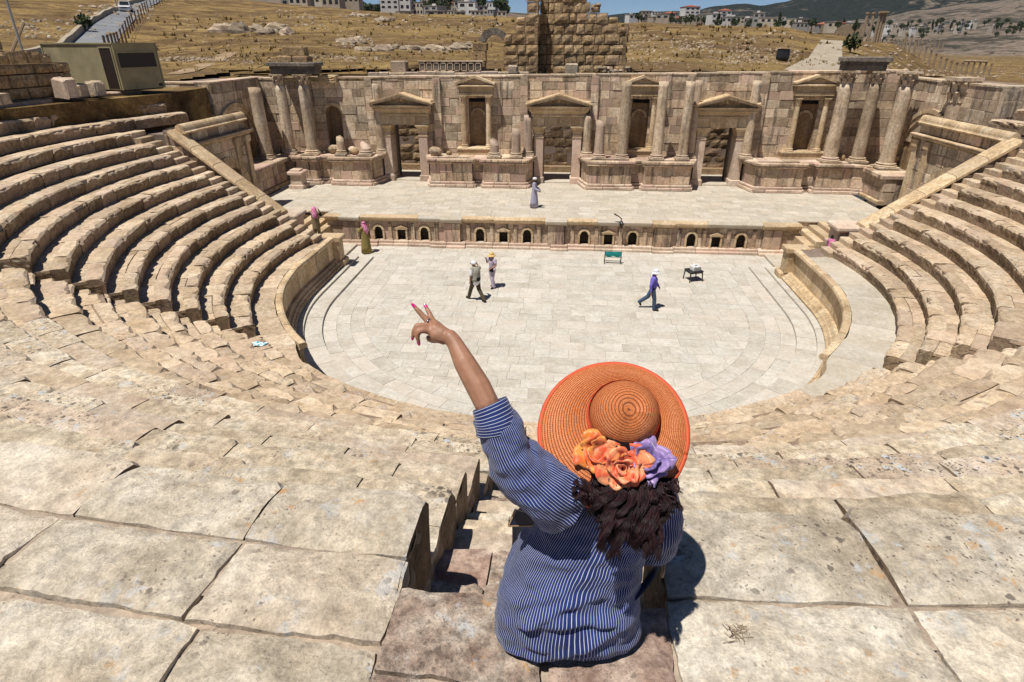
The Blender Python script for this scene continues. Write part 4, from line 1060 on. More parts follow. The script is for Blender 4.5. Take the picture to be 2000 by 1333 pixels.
# ------------------------------------------------------------------ land around the theatre
def ray_dir(px, py): return (CF * FPX + CR * (px - 1000) - CU * (py - 666.5)).normalized()
TAB = {   # profiles of the ground by bearing: (distance, height)
 -80: [(20, 7.5), (60, 8.5), (140, 16), (330, 34), (700, 48), (5200, 90)],
 -45: [(20, 7.5), (30, 7.8), (80, 9.6), (140, 16), (330, 34), (700, 48), (5200, 90)],
 -33: [(20, 7.5), (55, 8.0), (80, 9.0), (140, 14.4), (330, 32), (600, 42), (5200, 85)],
 -22: [(20, 7.6), (50, 8.2), (100, 11.3), (200, 18.5), (290, 23.7), (420, 22), (900, 20), (5200, 45)],
 -12: [(20, 7.8), (45, 8.2), (80, 9.6), (150, 14.2), (250, 19.3), (350, 17), (600, 18), (900, 20), (5200, 45)],
 -4: [(20, 7.9), (45, 8.2), (80, 9.3), (150, 13.5), (240, 18.1), (340, 14), (900, 15), (5200, 45)],
 8: [(20, 7.9), (45, 8.1), (80, 9.3), (130, 12.3), (180, 14.7), (260, 11), (700, 9), (1500, 20), (5200, 45)],
 16: [(20, 7.9), (45, 8.0), (80, 9.0), (130, 11.6), (180, 13.6), (260, 10), (700, 6), (1500, 20), (5200, 45)],
 21.5: [(20, 7.8), (45, 7.7), (80, 8.1), (130, 10.0), (190, 11.5), (260, 9), (700, 5), (1500, 20), (5200, 45)],
 24.5: [(20, 7.6), (42, 7.6), (70, 7.2), (110, 8.2), (150, 7.6), (250, 10.5), (350, 7), (700, 2), (1500, 20), (5200, 45)],
 29: [(20, 7.0), (45, 6.2), (100, 3.6), (200, .8), (400, -2), (700, -2), (1300, 6), (5200, 45)],
 40: [(20, 6.5), (45, 5.6), (100, 2.0), (200, -1), (400, -3), (700, -2), (1300, 6), (5200, 45)],
 80: [(20, 6.5), (45, 5.6), (100, 2.0), (200, -1), (400, -3), (700, -2), (1300, 6), (5200, 45)]}
TK = sorted(TAB)
def prof(th, d):
    p = TAB[th]
    if d <= p[0][0]: return p[0][1]
    for (a, za), (b, zb) in zip(p, p[1:]):
        if d <= b:
            t = (d - a) / (b - a); return lerp(za, zb, t)
    return p[-1][1]
def ground(x, y):
    dx, dy = x - CAM.x, y - CAM.y; d = math.hypot(dx, dy); th = math.degrees(math.atan2(dx, dy))
    t = max(-80, min(80, th))
    for a, b in zip(TK, TK[1:]):
        if t <= b: break
    f = (t - a) / (b - a); f = f * f * (3 - 2 * f) * .5 + f * .5
    z = lerp(prof(a, d), prof(b, d), f)
    amp = sstep(40, 110, d) * min(1.6, d / 120)
    z += amp * (.42 * nz(x * .035, y * .035, 3.3) + .35 * nz(x * .09, y * .09, 8.1) + .18 * nz(x * .25, y * .25, 1.1)) + sstep(400, 1500, d) * 14 * nz(x * .002, y * .002, 2.0)
    return z + .06 * nz(x * .6, y * .6)
def in_theatre(x, y): return (math.hypot(x - CX, y - CY) < 23.2 and y < 4) or (abs(x) < 22.9 and -2 < y < 13.75)
ths = [-180 + i * 4 for i in range(26)] + [-76 + i * .9 for i in range(170)] + [77 + i * 4 for i in range(26)]
ds = [14]
while ds[-1] < 5000: ds.append(ds[-1] * 1.028 + .15)
n, m = len(ths), len(ds)
vs = []
for th in ths:
    s, c = math.sin(math.radians(th)), math.cos(math.radians(th))
    for d in ds:
        x, y = CAM.x + s * d, CAM.y + c * d; vs.append((x, y, ground(x, y)))
fs = []
for i in range(n - 1):
    for j in range(m - 1):
        q = (i * m + j, (i + 1) * m + j, (i + 1) * m + j + 1, i * m + j + 1)
        if any(in_theatre(vs[k][0], vs[k][1]) for k in q): continue
        fs.append(q[::-1])
m_, nt = _mat("dry_grass"); k = NT(nt)
pos = k.n("ShaderNodeNewGeometry").outputs["Position"]
big = k.noise(pos, .035, 6, .62); mid = k.noise(pos, .22, 6, .68, dist=.8); fin = k.noise(pos, 1.7, 7, .75); tin = k.noise(pos, 9.0, 4, .7)
col = k.ramp(mid, [(.30, (.070, .042, .020)), (.46, (.14, .088, .040)), (.58, (.255, .168, .068)), (.75, (.39, .28, .125))])
col = k.mix(k.map(big, .46, .64, 0, .5), col, (.33, .225, .085))
col = k.mix(k.map(k.noise(pos, .06, 4, .6), .50, .64, 0, .75), col, (.13, .082, .045))
col = k.scalecol(col, k.map(fin, .25, .75, .55, 1.38)); col = k.scalecol(col, k.map(tin, .3, .7, .8, 1.2))
dist = k.n("ShaderNodeVectorMath", {0: pos, 1: tuple(CAM)}, operation='DISTANCE').outputs["Value"]
far = k.map(dist, 500, 1500)
farcol = k.ramp(k.noise(pos, .006, 6, .65), [(.35, (.10, .085, .06)), (.55, (.20, .155, .11)), (.7, (.27, .22, .165))])
farcol = k.mix(k.map(k.noise(pos, .0022, 5, .6, dist=.6), .50, .58), farcol, (.035, .042, .028))
col = k.mix(far, col, farcol)
k.finish(col, .95, k.math('ADD', fin, k.math('MULTIPLY', mid, 2.0)), .9, .25, .1)
land = struct(mesh_obj("ground", vs, fs, "dry_grass"))
land.data.polygons.foreach_set("use_smooth", np.ones(len(land.data.polygons), dtype=bool))

def fill_ground(x0, x1, y0, y1, zf):
    nx, ny = int((x1 - x0) / .8), int((y1 - y0) / .8); vs = []
    for i in range(nx + 1):
        for j in range(ny + 1):
            x, y = lerp(x0, x1, i / nx), lerp(y0, y1, j / ny); vs.append((x, y, zf(x, y)))
    fs = [(i * (ny + 1) + j, (i + 1) * (ny + 1) + j, (i + 1) * (ny + 1) + j + 1, i * (ny + 1) + j + 1) for i in range(nx) for j in range(ny)]
    struct(mesh_obj("terrace_ground", vs, fs, "dry_grass"))
fill_ground(-23.0, 24.5, 13.42, 26, lambda x, y: lerp(7.93, ground(x, y) + .05, sstep(13.6, 17.5, y)) - 1.2 * sstep(24, 26, y))
fill_ground(-38, -22.7, -6, 26, lambda x, y: lerp(7.66, ground(x, y) + .05, max(sstep(-24.5, -29, x) if x < -24.5 else 0, sstep(11, 17, y))) - 1.2 * sstep(24, 26, y))
fill_ground(22.9, 34, -6, 26, lambda x, y: lerp(7.5, ground(x, y) + .05, max(sstep(24, 28, x), sstep(11, 17, y))) - 1.2 * sstep(24, 26, y))
def hit(px, py, dmax=3000):
    d = ray_dir(px, py); t = 16.0
    while t < dmax:
        p = CAM + d * t
        if not in_theatre(p.x, p.y) and p.z < ground(p.x, p.y): return p
        t *= 1.006
    return CAM + d * dmax
def at_dist(px, py, dist):
    d = ray_dir(px, py); return CAM + d * (dist / math.hypot(d.x, d.y))
# mountains on the horizon
def ridge(name, d0, d1, pts, mat, lift=0, nsub=10, rough=.10):
    """a hill range: its crest given as (bearing, height above camera eye in degrees)"""
    b = []; vs = []
    ths = [pts[0][0] + (pts[-1][0] - pts[0][0]) * i / 130 for i in range(131)]
    for th in ths:
        for (a, ea), (c, ec) in zip(pts, pts[1:]):
            if th <= c: break
        f = (th - a) / (c - a); e = lerp(ea, ec, f * f * (3 - 2 * f))
        s, co = math.sin(math.radians(th)), math.cos(math.radians(th))
        for j in range(nsub + 1):
            t = j / nsub; d = lerp(d0, d1, t)
            zc = CAM.z + d1 * math.tan(math.radians(e)); z0 = lift
            hh = lerp(z0, zc, t ** .85 if t < 1 else 1)
            x, y = CAM.x + s * d, CAM.y + co * d
            hh += (zc - z0) * rough * math.sin(math.pi * min(1, t * 1.02)) * (nz(x * .004, y * .004, 5) + .5 * nz(x * .012, y * .012, 5)) + (zc - z0) * .012 * nz(x * .02, y * .02, 1)
            vs.append((x, y, hh))
        vs.append((CAM.x + s * d1 * 1.3, CAM.y + co * d1 * 1.3, lift - 20))
    w = nsub + 2
    fs = [(i * w + j, i * w + j + 1, (i + 1) * w + j + 1, (i + 1) * w + j)[::-1] for i in range(130) for j in range(w - 1)]
    o = struct(mesh_obj(name, vs, fs, mat)); o.data.polygons.foreach_set("use_smooth", np.ones(len(fs), dtype=bool)); return o
def hillmat(name, dark, light, sc, thr):
    m_, nt = _mat(name); k = NT(nt); pos = k.n("ShaderNodeNewGeometry").outputs["Position"]
    a = k.noise(pos, sc, 7, .7); b = k.noise(pos, sc * 6, 5, .7)
    col = k.mix(k.map(k.math('ADD', k.math('MULTIPLY', a, .6), k.math('MULTIPLY', b, .4)), thr - .04, thr + .05), dark, light)
    col = k.scalecol(col, k.map(k.noise(pos, sc * 14, 4, .7), .3, .7, .6, 1.4))
    k.finish(col, .95, b, .8, 8.0, .05)
hillmat("forest_hill", (.014, .018, .015), (.15, .12, .09), .0045, .575)
hillmat("bare_hill", (.055, .05, .038), (.165, .13, .10), .006, .47)
ridge("far_hill", 2400, 3300, [(1, 1.9), (4.7, 2.29), (7.7, 2.41), (9.8, 2.39), (11.7, 2.72), (13.8, 2.87), (15, 2.70), (16.6, 2.88), (17.7, 3.13), (22.4, 3.9), (28, 4.6), (34, 5.0), (50, 5.0)], "forest_hill", -10)
ridge("far_hill", 900, 2200, [(12, .3), (18, 1.15), (20.8, 1.55), (22.9, 1.68), (26, 2.17), (29, 2.5), (32, 2.8), (40, 3.4), (50, 3.8)], "bare_hill", -8, 14, .14)
ridge("town_hill", 420, 760, [(-34, 3.4), (-26, 3.35), (-23, 3.25), (-18, 2.9), (-14.3, 2.75), (-10, 3.1), (-9.2, 3.05), (-7.1, 2.6), (-5.4, 2.4), (0, 2.0), (6, 1.4)], "bare_hill", 14, 10, .06)

# road climbing the hill at the left, its guard wall and fence
def ribbon(name, L, R, mat, lift=.06, sub=6):
    vs = []; fs = []
    def curve(P):
        out = []
        for i in range(len(P) - 1):
            for j in range(sub): out.append(P[i].lerp(P[i + 1], j / sub))
        return out + [P[-1]]
    A, B = curve(L), curve(R); w = 5
    for a, b in zip(A, B):
        for q in range(w):
            p = a.lerp(b, q / (w - 1)); vs.append((p.x, p.y, max(ground(p.x, p.y), lerp(a.z, b.z, q / (w - 1))) + lift))
    fs = [(i * w + q, i * w + q + 1, (i + 1) * w + q + 1, (i + 1) * w + q) for i in range(len(A) - 1) for q in range(w - 1)]
    return struct(mesh_obj(name, vs, fs, mat)), A, B
m_, nt = _mat("asphalt"); k = NT(nt); pos = k.n("ShaderNodeNewGeometry").outputs["Position"]
k.finish(k.scalecol(k.ramp(k.noise(pos, .25, 5, .6), [(.3, (.15, .155, .165)), (.7, (.24, .245, .255))]), k.map(k.noise(pos, 8, 4, .6), .3, .7, .85, 1.12)), .8, k.noise(pos, 20, 3), .3, .01)
m_, nt = _mat("gravel"); k = NT(nt); pos = k.n("ShaderNodeNewGeometry").outputs["Position"]
k.finish(k.scalecol(k.ramp(k.noise(pos, .5, 6, .65), [(.3, (.30, .245, .175)), (.7, (.44, .375, .29))]), k.map(k.noise(pos, 6, 5, .7), .3, .7, .8, 1.15)), .95, k.noise(pos, 9, 4), .5, .03)
m_, nt = _mat("dirt"); k = NT(nt); pos = k.n("ShaderNodeNewGeometry").outputs["Position"]
k.finish(k.scalecol(k.ramp(k.noise(pos, .5, 6, .65), [(.3, (.24, .16, .09)), (.7, (.40, .29, .18))]), k.map(k.noise(pos, 6, 5, .7), .3, .7, .75, 1.15)), .95, k.noise(pos, 9, 4), .5, .03)
def dpt(px, py, d): p = at_dist(px, py, d); return Vector((p.x, p.y, ground(p.x, p.y)))
Lr = [dpt(60, 130, 60), dpt(135, 97, 84), dpt(190, 66, 115), dpt(243, 42, 155), dpt(290, 22, 205), dpt(322, 6, 270), dpt(334, 0, 330), dpt(345, -6, 420)]
Rr_ = [dpt(170, 130, 58), dpt(216, 97, 80), dpt(252, 70, 110), dpt(286, 48, 150), dpt(318, 24, 200), dpt(342, 7, 262), dpt(350, 0, 325), dpt(358, -6, 415)]
road, RA, RB = ribbon("road", Lr, Rr_, "asphalt")
kerb = empty("kerb_wall", RA[0], "low pale kerb wall along the road's left edge on the hill", "kerb")
for i in range(len(RA) - 1):
    a, b = RA[i], RA[i + 1]; d = (b - a).normalized(); nn = Vector((-d.y, d.x, 0)); q = []
    for p in (a, b):
        z = ground(p.x, p.y) + .02
        q += [p + nn * .35 + Vector((0, 0, z - p.z)), p + nn * .35 + Vector((0, 0, z - p.z + .75)), p - nn * .12 + Vector((0, 0, z - p.z + .75)), p - nn * .12 + Vector((0, 0, z - p.z))]
    mesh_obj("kerb_stone", q, [(k, (k + 1) % 4, 4 + (k + 1) % 4, 4 + k) for k in range(4)] + [(3, 2, 1, 0), (4, 5, 6, 7)], "gravel", kerb, .5)
plain("rust_metal", (.10, .06, .04), .8); plain("grey_metal", (.28, .28, .28), .5); plain("white_paint", (.74, .74, .72), .45, .5, 8, .06); plain("dark_glass", (.015, .017, .02), .12, .6); plain("rubber", (.02, .02, .02), .85)
plain("black_plastic", (.018, .018, .02), .45, .4)
fen = empty("road_fence", RB[0], "rusty post fence along the right side of the hill road", "fence")
pp = []
for i in range(2, len(RB) - 4):
    for h in (0,):
        p = RB[i].lerp(RB[i + 1], h); d = (RB[i + 1] - RB[i]).normalized(); p = p + Vector((d.y, -d.x, 0)) * .9; z = ground(p.x, p.y); pp.append(Vector((p.x, p.y, z)))
        MB().box(p.x - .07, p.x + .07, p.y - .07, p.y + .07, z - .3, z + 1.9, .5).build("post", "rust_metal", fen)
for zz in (.9, 1.75):
    for a, b in zip(pp, pp[1:]): MB().tube([a + Vector((0, 0, zz)), b + Vector((0, 0, zz))], .025, 5).build("rail", "rust_metal", fen)
# the white pickup on the road
def vehicle():
    c = RA[17].lerp(RB[17], .38); d = (RA[16] - RA[18]); d.z = 0; d.normalize(); ang = math.atan2(d.y, d.x)
    sl = (RA[16].z - RA[18].z) / (RA[16].xy - RA[18].xy).length
    t = empty("pickup_truck", (c.x, c.y, ground(c.x, c.y)), "white pickup truck driving down the hill road", "truck")
    XF = Matrix.Translation((c.x, c.y, ground(c.x, c.y) + .12)) @ Matrix.Rotation(ang, 4, 'Z') @ Matrix.Rotation(-math.atan(sl), 4, 'Y')
    def p(name, mb, mat, par=t): mb.xf(XF); return mb.build(name, mat, par)
    b = MB(); b.bbox(-2.5, 2.5, -.92, .92, .38, 1.02, .08, .5); body = p("body", b, "white_paint")
    b = MB(); pr = [(-.75, 1.0), (-.55, 1.75), (.75, 1.78), (1.35, 1.05)]
    b.add([(x, y * (1 if z < 1.2 else .84), z) for y in (-.88, .88) for x, z in pr], [(0, 1, 2, 3), (7, 6, 5, 4), (1, 5, 6, 2), (0, 4, 5, 1), (3, 2, 6, 7)], .5); p("cab", b, "white_paint")
    b = MB(); b.add([(.80, -.70, 1.72), (1.30, -.80, 1.12), (1.30, .80, 1.12), (.80, .70, 1.72)], [(0, 1, 2, 3)]); b.v = [(x + .035, y, z + .02) for x, y, z in b.v]; p("windscreen", b, "dark_glass")
    for s in (-1, 1):
        b = MB(); b.add([(-.5, s * .90, 1.12), (-.38, s * .79, 1.66), (.68, s * .79, 1.66), (1.12, s * .90, 1.12)], [(0, 1, 2, 3)]); p("side_window", b, "dark_glass")
        b = MB(); b.bbox(2.47, 2.54, s * .68 - .17, s * .68 + .17, .72, .92, .02); p("headlight", b, "grey_metal")
        for x in (-1.6, 1.55):
            w = MB(); w.lathe([(.2, -.1), (.36, -.11), (.38, 0), (.36, .11), (.2, .1)], 14); w.xf(Matrix.Translation((x, s * .84, .34)) @ Matrix.Rotation(math.pi / 2, 4, 'X')); wo_ = p("wheel", w, "rubber")
    b = MB(); b.bbox(2.48, 2.56, -.5, .5, .66, .86, .01); p("grille", b, "black_plastic")
    b = MB(); b.bbox(-2.45, -.8, -.80, .80, 1.03, 1.06, .01, .3); p("load_bed", b, "rubber")
vehicle()
# gravel path at the right
ribbon("path", [dpt(1530, 141, 51), dpt(1540, 138, 55), dpt(1578, 118, 78), dpt(1592, 105, 104), dpt(1600, 100, 125)], [dpt(1648, 141, 51), dpt(1648, 138, 55), dpt(1646, 118, 78), dpt(1643, 105, 104), dpt(1642, 100, 125)], "gravel")
ribbon("path", [dpt(1560, 94, 175), dpt(1600, 88, 200), dpt(1632, 80, 235), dpt(1645, 74, 262)], [dpt(1566, 98, 168), dpt(1606, 92, 190), dpt(1640, 83, 225), dpt(1656, 75, 262)], "gravel", .12)
# dirt track at the left behind the wing
ribbon("path", [dpt(325, 150, 51), dpt(345, 138, 54), dpt(400, 127, 62), dpt(440, 122, 72)], [dpt(350, 152, 50), dpt(380, 143, 52), dpt(430, 130, 60), dpt(470, 124, 71)], "dirt", .03)

# stones lying on the fields: too many to count
def stone_shape(r, tint, c, mb, flat=.7):
    b = MB().ball((0, 0, 0), (r * U(.7, 1.3), r * U(.7, 1.2), r * flat * U(.7, 1.2)), 6, 4, tint); ph = U(0, 99); a = U(0, 6.28); ca, sa = math.cos(a), math.sin(a)
    o = []
    for p in b.v:
        f = 1 + .35 * nz(p[0] / r * 1.3, p[1] / r * 1.3, ph + p[2]); o.append((c[0] + (p[0] * ca - p[1] * sa) * f, c[1] + (p[0] * sa + p[1] * ca) * f, c[2] + p[2] * f))
    mb.add(o, b.f, tint)
mb = MB()
def scatter(px0, py0, px1, py1, n, rmin, rmax):
    for i in range(n):
        p = hit(U(px0, px1), U(py0, py1))
        stone_shape(U(rmin, rmax) * .62 * min(1.5, max(.6, (p - CAM).length / 100)), U(0, 1), (p.x, p.y, p.z), mb)
for a in ((310, 112, 440, 122, 170, .16, .42), (440, 118, 560, 128, 150, .16, .42), (600, 108, 700, 124, 170, .16, .45), (700, 112, 760, 126, 60, .16, .4), (655, 70, 730, 95, 70, .2, .5), (540, 20, 980, 60, 220, .15, .5), (330, 30, 560, 130, 170, .1, .4), (560, 60, 980, 140, 130, .1, .35), (880, 55, 980, 70, 70, .15, .4), (1230, 60, 1560, 135, 420, .12, .42), (1310, 80, 1400, 105, 120, .15, .45), (1400, 95, 1560, 128, 160, .15, .42), (1225, 70, 1300, 130, 110, .12, .4), (1420, 112, 1500, 134, 90, .15, .42), (1620, 85, 2000, 150, 260, .2, .6), (1780, 134, 2000, 152, 120, .2, .6), (0, 40, 240, 75, 140, .2, .6), (150, 10, 300, 40, 90, .3, .7), (820, 90, 930, 104, 60, .2, .5)): scatter(*a)
fsn = mb.build("field_stones", "field_stone"); tag(fsn, "pale stones strewn over the dry grass fields", "stones", kind="stuff")
mb = MB()
def tuft(p, h):
    for i in range(7):
        a = U(0, 6.28); l = U(.3, 1) * h; w = h * .22; dx, dy = math.cos(a), math.sin(a)
        b = Vector((p.x + U(-.3, .3) * h, p.y + U(-.3, .3) * h, p.z - .05)); mb.add([b + Vector((-dy * w, dx * w, 0)), b + Vector((dy * w, -dx * w, 0)), b + Vector((dx * h * .4, dy * h * .4, l))], [(0, 1, 2)], U(0, 1))
for i in range(1500):
    p = hit(U(300, 1640), U(30, 142) if U(0, 1) < .7 else U(100, 142)); tuft(p, U(.15, .5) * min(2.2, max(.7, (p - CAM).length / 70)))
plain("dry_tuft", (.21, .145, .055), .95, .05, 3, .4)
tag(mb.build("grass_tufts", "dry_tuft"), "dry grass tufts on the fields behind the stage", "grass", kind="stuff")

# rock outcrops
def outcrop(px, py, w, h, n, label, dist=None):
    c = hit(px, py); t = empty("rock_outcrop", c, label, "rock", "rock outcrops on the hillside"); s = (c - CAM).length / FPX
    for i in range(n):
        f = (i + .5) / n - .5; r = h * s * U(.35, .75); p = hit(px + f * w, py + U(-.2, .3) * h); b = MB().ball((0, 0, 0), (r * U(1.0, 1.8), r * U(.9, 1.3), r * U(.7, 1.1)), 10, 7, U(0, 1)); ph = U(0, 50)
        b.v = [tuple(Vector(q) * (1 + .45 * nz(q[0] / r * 1.6, q[1] / r * 1.6, q[2] / r * 1.6 + ph)) + p) for q in b.v]; b.build("boulder", "field_stone", t)
outcrop(492, 62, 150, 22, 13, "long craggy rock outcrop on the slope behind the left columns")
outcrop(780, 98, 170, 15, 12, "flat ledge of rock on the slope left of the tall ruin")
outcrop(686, 82, 60, 14, 5, "small pale rock outcrop above the left doorway on the slope")
outcrop(700, 33, 50, 9, 4, "dark flat rock near the hill crest")
outcrop(750, 40, 40, 9, 4, "pale flat rock just below the hill crest")
outcrop(905, 95, 70, 14, 7, "heap of pale stones beside the little ruined arch")

# ------------------------------------------------------------------ ruins close behind the stage
def ruin_top(x):
    if x < -3.3: return 10.35 + .5 * (x + 4)
    if x < -2.2: return 11.4
    if x < 1.6: return 13.6
    if x < 2.6: return 12.0
    if x < 3.4: return 11.4
    return 10.8
ru = tag(MB().prism([(-3.9, 13.8), (-1.8, 13.8), (-1.8, 14.9), (-.7, 14.9), (-.7, 14.3), (4.1, 14.3), (4.1, 17), (-3.9, 17)], 7.6, 10.2, .4).box(-2.1, 3.2, 14.9, 16.8, 10.2, 11.2, .4).box(-1.6, 1.4, 14.9, 16.5, 11.2, 13.4, .4).build("masonry_ruin", "ruin_stone"), "tall ruined pier of rusticated brown blocks behind the stage wall", "ruin")
cz = [7.9 + .62 * i for i in range(11)]
emit(ashlar_wall((0, 13.6, 0), XA, NY, -4.05, -1.72, cz, (), .5, 1.0, .35, .05, .05, .08, .012, 0, ruin_top), "rusticated_block", "ruin_stone", ru)
emit(ashlar_wall((-1.7, 13.6, 0), (0, 1, 0), (1, 0, 0), 0, 1.0, cz, (), .4, .6, .3, .05, .03, .06, .012, 0, lambda u: 13.5), "rusticated_block", "ruin_stone", ru)
emit(ashlar_wall((0, 14.6, 0), XA, NY, -1.7, -.7, cz, (), .4, .6, .3, .05, .03, .04, .012, 0, ruin_top), "rusticated_block", "ruin_stone", ru)
emit(ashlar_wall((0, 14.05, 0), XA, NY, -.72, 4.15, cz, (), .45, 1.05, .35, .05, .05, .065, .012, 0, ruin_top), "rusticated_block", "ruin_stone", ru)
emit(ashlar_wall((4.2, 14.05, 0), (0, 1, 0), (1, 0, 0), 0, 2.6, cz[:6], (), .5, 1.0, .3, .05, .05, .11, .012), "rusticated_block", "ruin_stone", ru)
for i in range(40):
    x = U(.2, 2.6); stone_b = MB(); stone_shape(U(.07, .2), U(0, 1), (x, U(14.0, 14.6), max(11.9, min(12.9, ruin_top(x) + U(-.1, .1)))), stone_b); 
    if i < 22: stone_b.build("rubble_stone", "field_stone", ru)
for i in range(26):
    b = MB(); stone_shape(U(.08, .22), U(0, 1), (U(2.2, 4.9), U(13.5, 13.95), 8.05 + U(0, .35)), b); b.build("rubble_stone", "field_stone", ru)
ra_ = empty("ruined_arch", (-4.9, 13.9, 8.1), "small ruined arch leaning on the tall brown ruin", "arch")
for z0, z1, x0, x1 in ((8.1, 8.75, -6.3, -5.3), (8.76, 9.4, -6.25, -5.25), (9.41, 9.9, -6.15, -5.15)): MB().bbox(x0, x1, 13.6, 14.2, z0, z1, .07, U(0, 1), .03).build("pier_block", "ruin_stone", ra_)
arch_ring(-4.7, 9.72, .62, 1.05, 13.65, 14.15, 5, ra_, "dark_stone", "voussoir", .25, 2.6)
cp = empty("coffered_parapet", (-7.6, 13.2, 8.1), "row of carved coffer blocks standing behind the stage wall", "parapet")
for i in range(9):
    x = -9.75 + i * .475
    o = MB().bbox(x + .01, x + .46, 13.0, 13.5, 8.1, 8.72, .03, U(0, 1), .015).build("block", "dark_stone", cp)
    f = MB()
    for a0, a1, b0, b1 in ((.03, .43, .05, .10), (.03, .43, .52, .57), (.03, .08, .05, .57), (.38, .43, .05, .57)): f.box(x + a0, x + a1, 12.96, 13.02, 8.1 + b0, 8.1 + b1, .7)
    f.build("panel_frame", "column_stone", o)
MB().bbox(-9.85, -5.4, 12.95, 13.5, 8.725, 8.79, .02, .5, .01).build("ledge", "column_stone", cp)
lg = empty("ledge_wall", (-10, 12.9, 7.9), "low broken ledge wall behind the left half of the stage wall", "wall")
x = -13.2
while x < -3:
    w = U(.7, 1.4); MB().bbox(x, x + w - .01, 12.5, 13.1, 7.8, 8.12 + U(-.06, .06), .04, U(0, 1), .02).build("block", "column_stone", lg); x += w
for x, y, z, r, lab in ((.55, 12.7, 8.1, .42, "squared pale block standing on the stage wall before the ruin"), (-3.3, 12.4, 8.1, .34, "pale block lying at the foot of the tall ruin"), (-11.2, 13.4, 8.1, .55, "pale tilted block behind the left doorway wall")):
    MB_ = MB().bbox(x - r, x + r, y - r * .7, y + r * .7, z, z + r * 1.25, .08, U(0, 1), .04); tag(MB_.build("loose_block", "field_stone"), lab, "block", "loose blocks behind the stage")

# ------------------------------------------------------------------ terrace at the upper left: cabin, ruined wall, poles
plain("cabin_paint", (.27, .235, .135), .6, .3, 1.5, .2); plain("cabin_dark", (.022, .014, .012), .35, .4)
def cabin():
    c = Vector((-20.25, -2.4, zrow(14))); f = Vector((.26, .966, 0)); s = Vector((-.966, .26, 0)); H = 1.98
    t = empty("site_cabin", c, "olive green metal cabin on the terrace at upper left", "cabin")
    def bx(name, u0, u1, v0, v1, z0, z1, mat, par=t):      # u along the front, v along the side
        P = [c + f * u + s * v + Vector((0, 0, z)) for z in (z0, z1) for v in (v0, v1) for u in (u0, u1)]
        return mesh_obj(name, P, [(0, 1, 3, 2), (4, 6, 7, 5), (0, 4, 5, 1), (2, 3, 7, 6), (0, 2, 6, 4), (1, 5, 7, 3)], mat, par, .5)
    bx("wall", 0, 2.3, 0, 4.6, .06, H, "cabin_paint"); bx("skid", .05, 2.25, .05, 4.5, 0, .055, "cabin_dark")
    bx("roof", -.05, 2.35, -.05, 4.65, H + .002, H + .06, "cabin_paint")
    for u, v in ((0, 0), (2.3, 0), (0, 4.6)): bx("corner_post", u - .03, u + .03, v - .03, v + .03, .06, H, "cabin_paint")
    w = bx("window", .12, 2.12, -.012, .012, 1.0, 1.62, "cabin_dark")
    for u0, u1, z0, z1 in ((.06, 2.18, .94, 1.0), (.06, 2.18, 1.62, 1.68), (.06, .12, 1.0, 1.62), (2.12, 2.18, 1.0, 1.62)): bx("frame", u0, u1, -.03, .02, z0, z1, "cabin_paint", w)
    d = bx("door", -.012, .012, .16, .86, .1, 1.82, "cabin_dark")
    for v0, v1, z0, z1 in ((.10, .16, .08, 1.88), (.86, .92, .08, 1.88), (.16, .86, 1.82, 1.88)): bx("frame", -.035, .02, v0, v1, z0, z1, "cabin_paint", d)
    bx("air_vent", 2.0, 2.2, -.015, .01, .12, .26, "cabin_dark")
cabin()
rw = empty("terrace_ruin", (-21.5, -8.0, zrow(14)), "ruined block wall on the terrace at the far upper left", "ruin")
zt_ = zrow(14)
rp = ashlar_wall((-21.2, 0, 0), (0, 1, 0), (1, 0, 0), -13, -4.15, courses(zt_, zt_ + 1.75, .42), (), .45, .95, .5, .05, .05, .06, .012, 0, lambda u: zt_ + 1.75 - max(0, (u + 5.6)) * .35)
emit(rp, "block", "ruin_stone", rw)
emit(ashlar_wall((0, -4.15, 0), (-1, 0, 0), (0, 1, 0), 21.2, 22.4, courses(zt_, zt_ + 1.3, .42), (), .45, .9, .4, .05, .05, .06, .012), "block", "ruin_stone", rw)
emit(ashlar_wall((-22.3, 0, 0), (0, 1, 0), (1, 0, 0), -13, -6.0, courses(zt_ + 1.3, zt_ + 2.35, .45), (), .5, 1.0, .5, .05, .06, .06, .012), "block", "ruin_stone", rw)
MB().box(-23.6, -21.4, -13, -4.4, zt_ - .2, zt_ + 1.25, .4).build("core", "ruin_stone", rw)
for x, y, w, h, lab in ((-20.5, -5.6, .55, .72, "large cut block before the terrace ruin wall"), (-20.6, -4.8, .5, .45, "low block between terrace ruin and cabin"), (-20.6, -3.75, .5, .5, "carved stone leaning before the olive cabin"), (-20.5, -9.2, .7, .4, "flat block on the terrace at the left picture edge")):
    b = MB().bbox(x - w * .6, x + w * .6, y - w * .6, y + w * .6, zt_ - .03, zt_ + h, .07, U(0, 1), .06); tag(b.build("loose_block", "column_stone"), lab, "block", "loose blocks on the terrace")
def pole(base, top, r, label, parts):
    t = empty("lamp_pole", base, label, "pole"); MB().tube([base, top], r, 8).build("shaft", "grey_metal", t)
    for nm, mb_, mt in parts: mb_.build(nm, mt, t)
pb = Vector((-21.6, -5.9, zt_ + 1.6)); pt = pb + Vector((.05, .0, 4.3))
q = pb + Vector((0, 0, 2.12))
pole(pb, pt, .045, "metal lamp pole with white floodlight standing on the terrace ruin", [("bracket", MB().tube([q, q + Vector((.45, .5, .02))], .025, 6), "grey_metal"), ("floodlight", MB().bbox(q.x + .28, q.x + .72, q.y + .3, q.y + .85, q.z - .13, q.z + .12, .06), "white_paint"), ("control_box", MB().bbox(pt.x - .3, pt.x + .25, pt.y - .3, pt.y + .2, pt.z - 1.05, pt.z - .25, .03), "white_paint")])
plain("old_wood", (.26, .19, .12), .9)
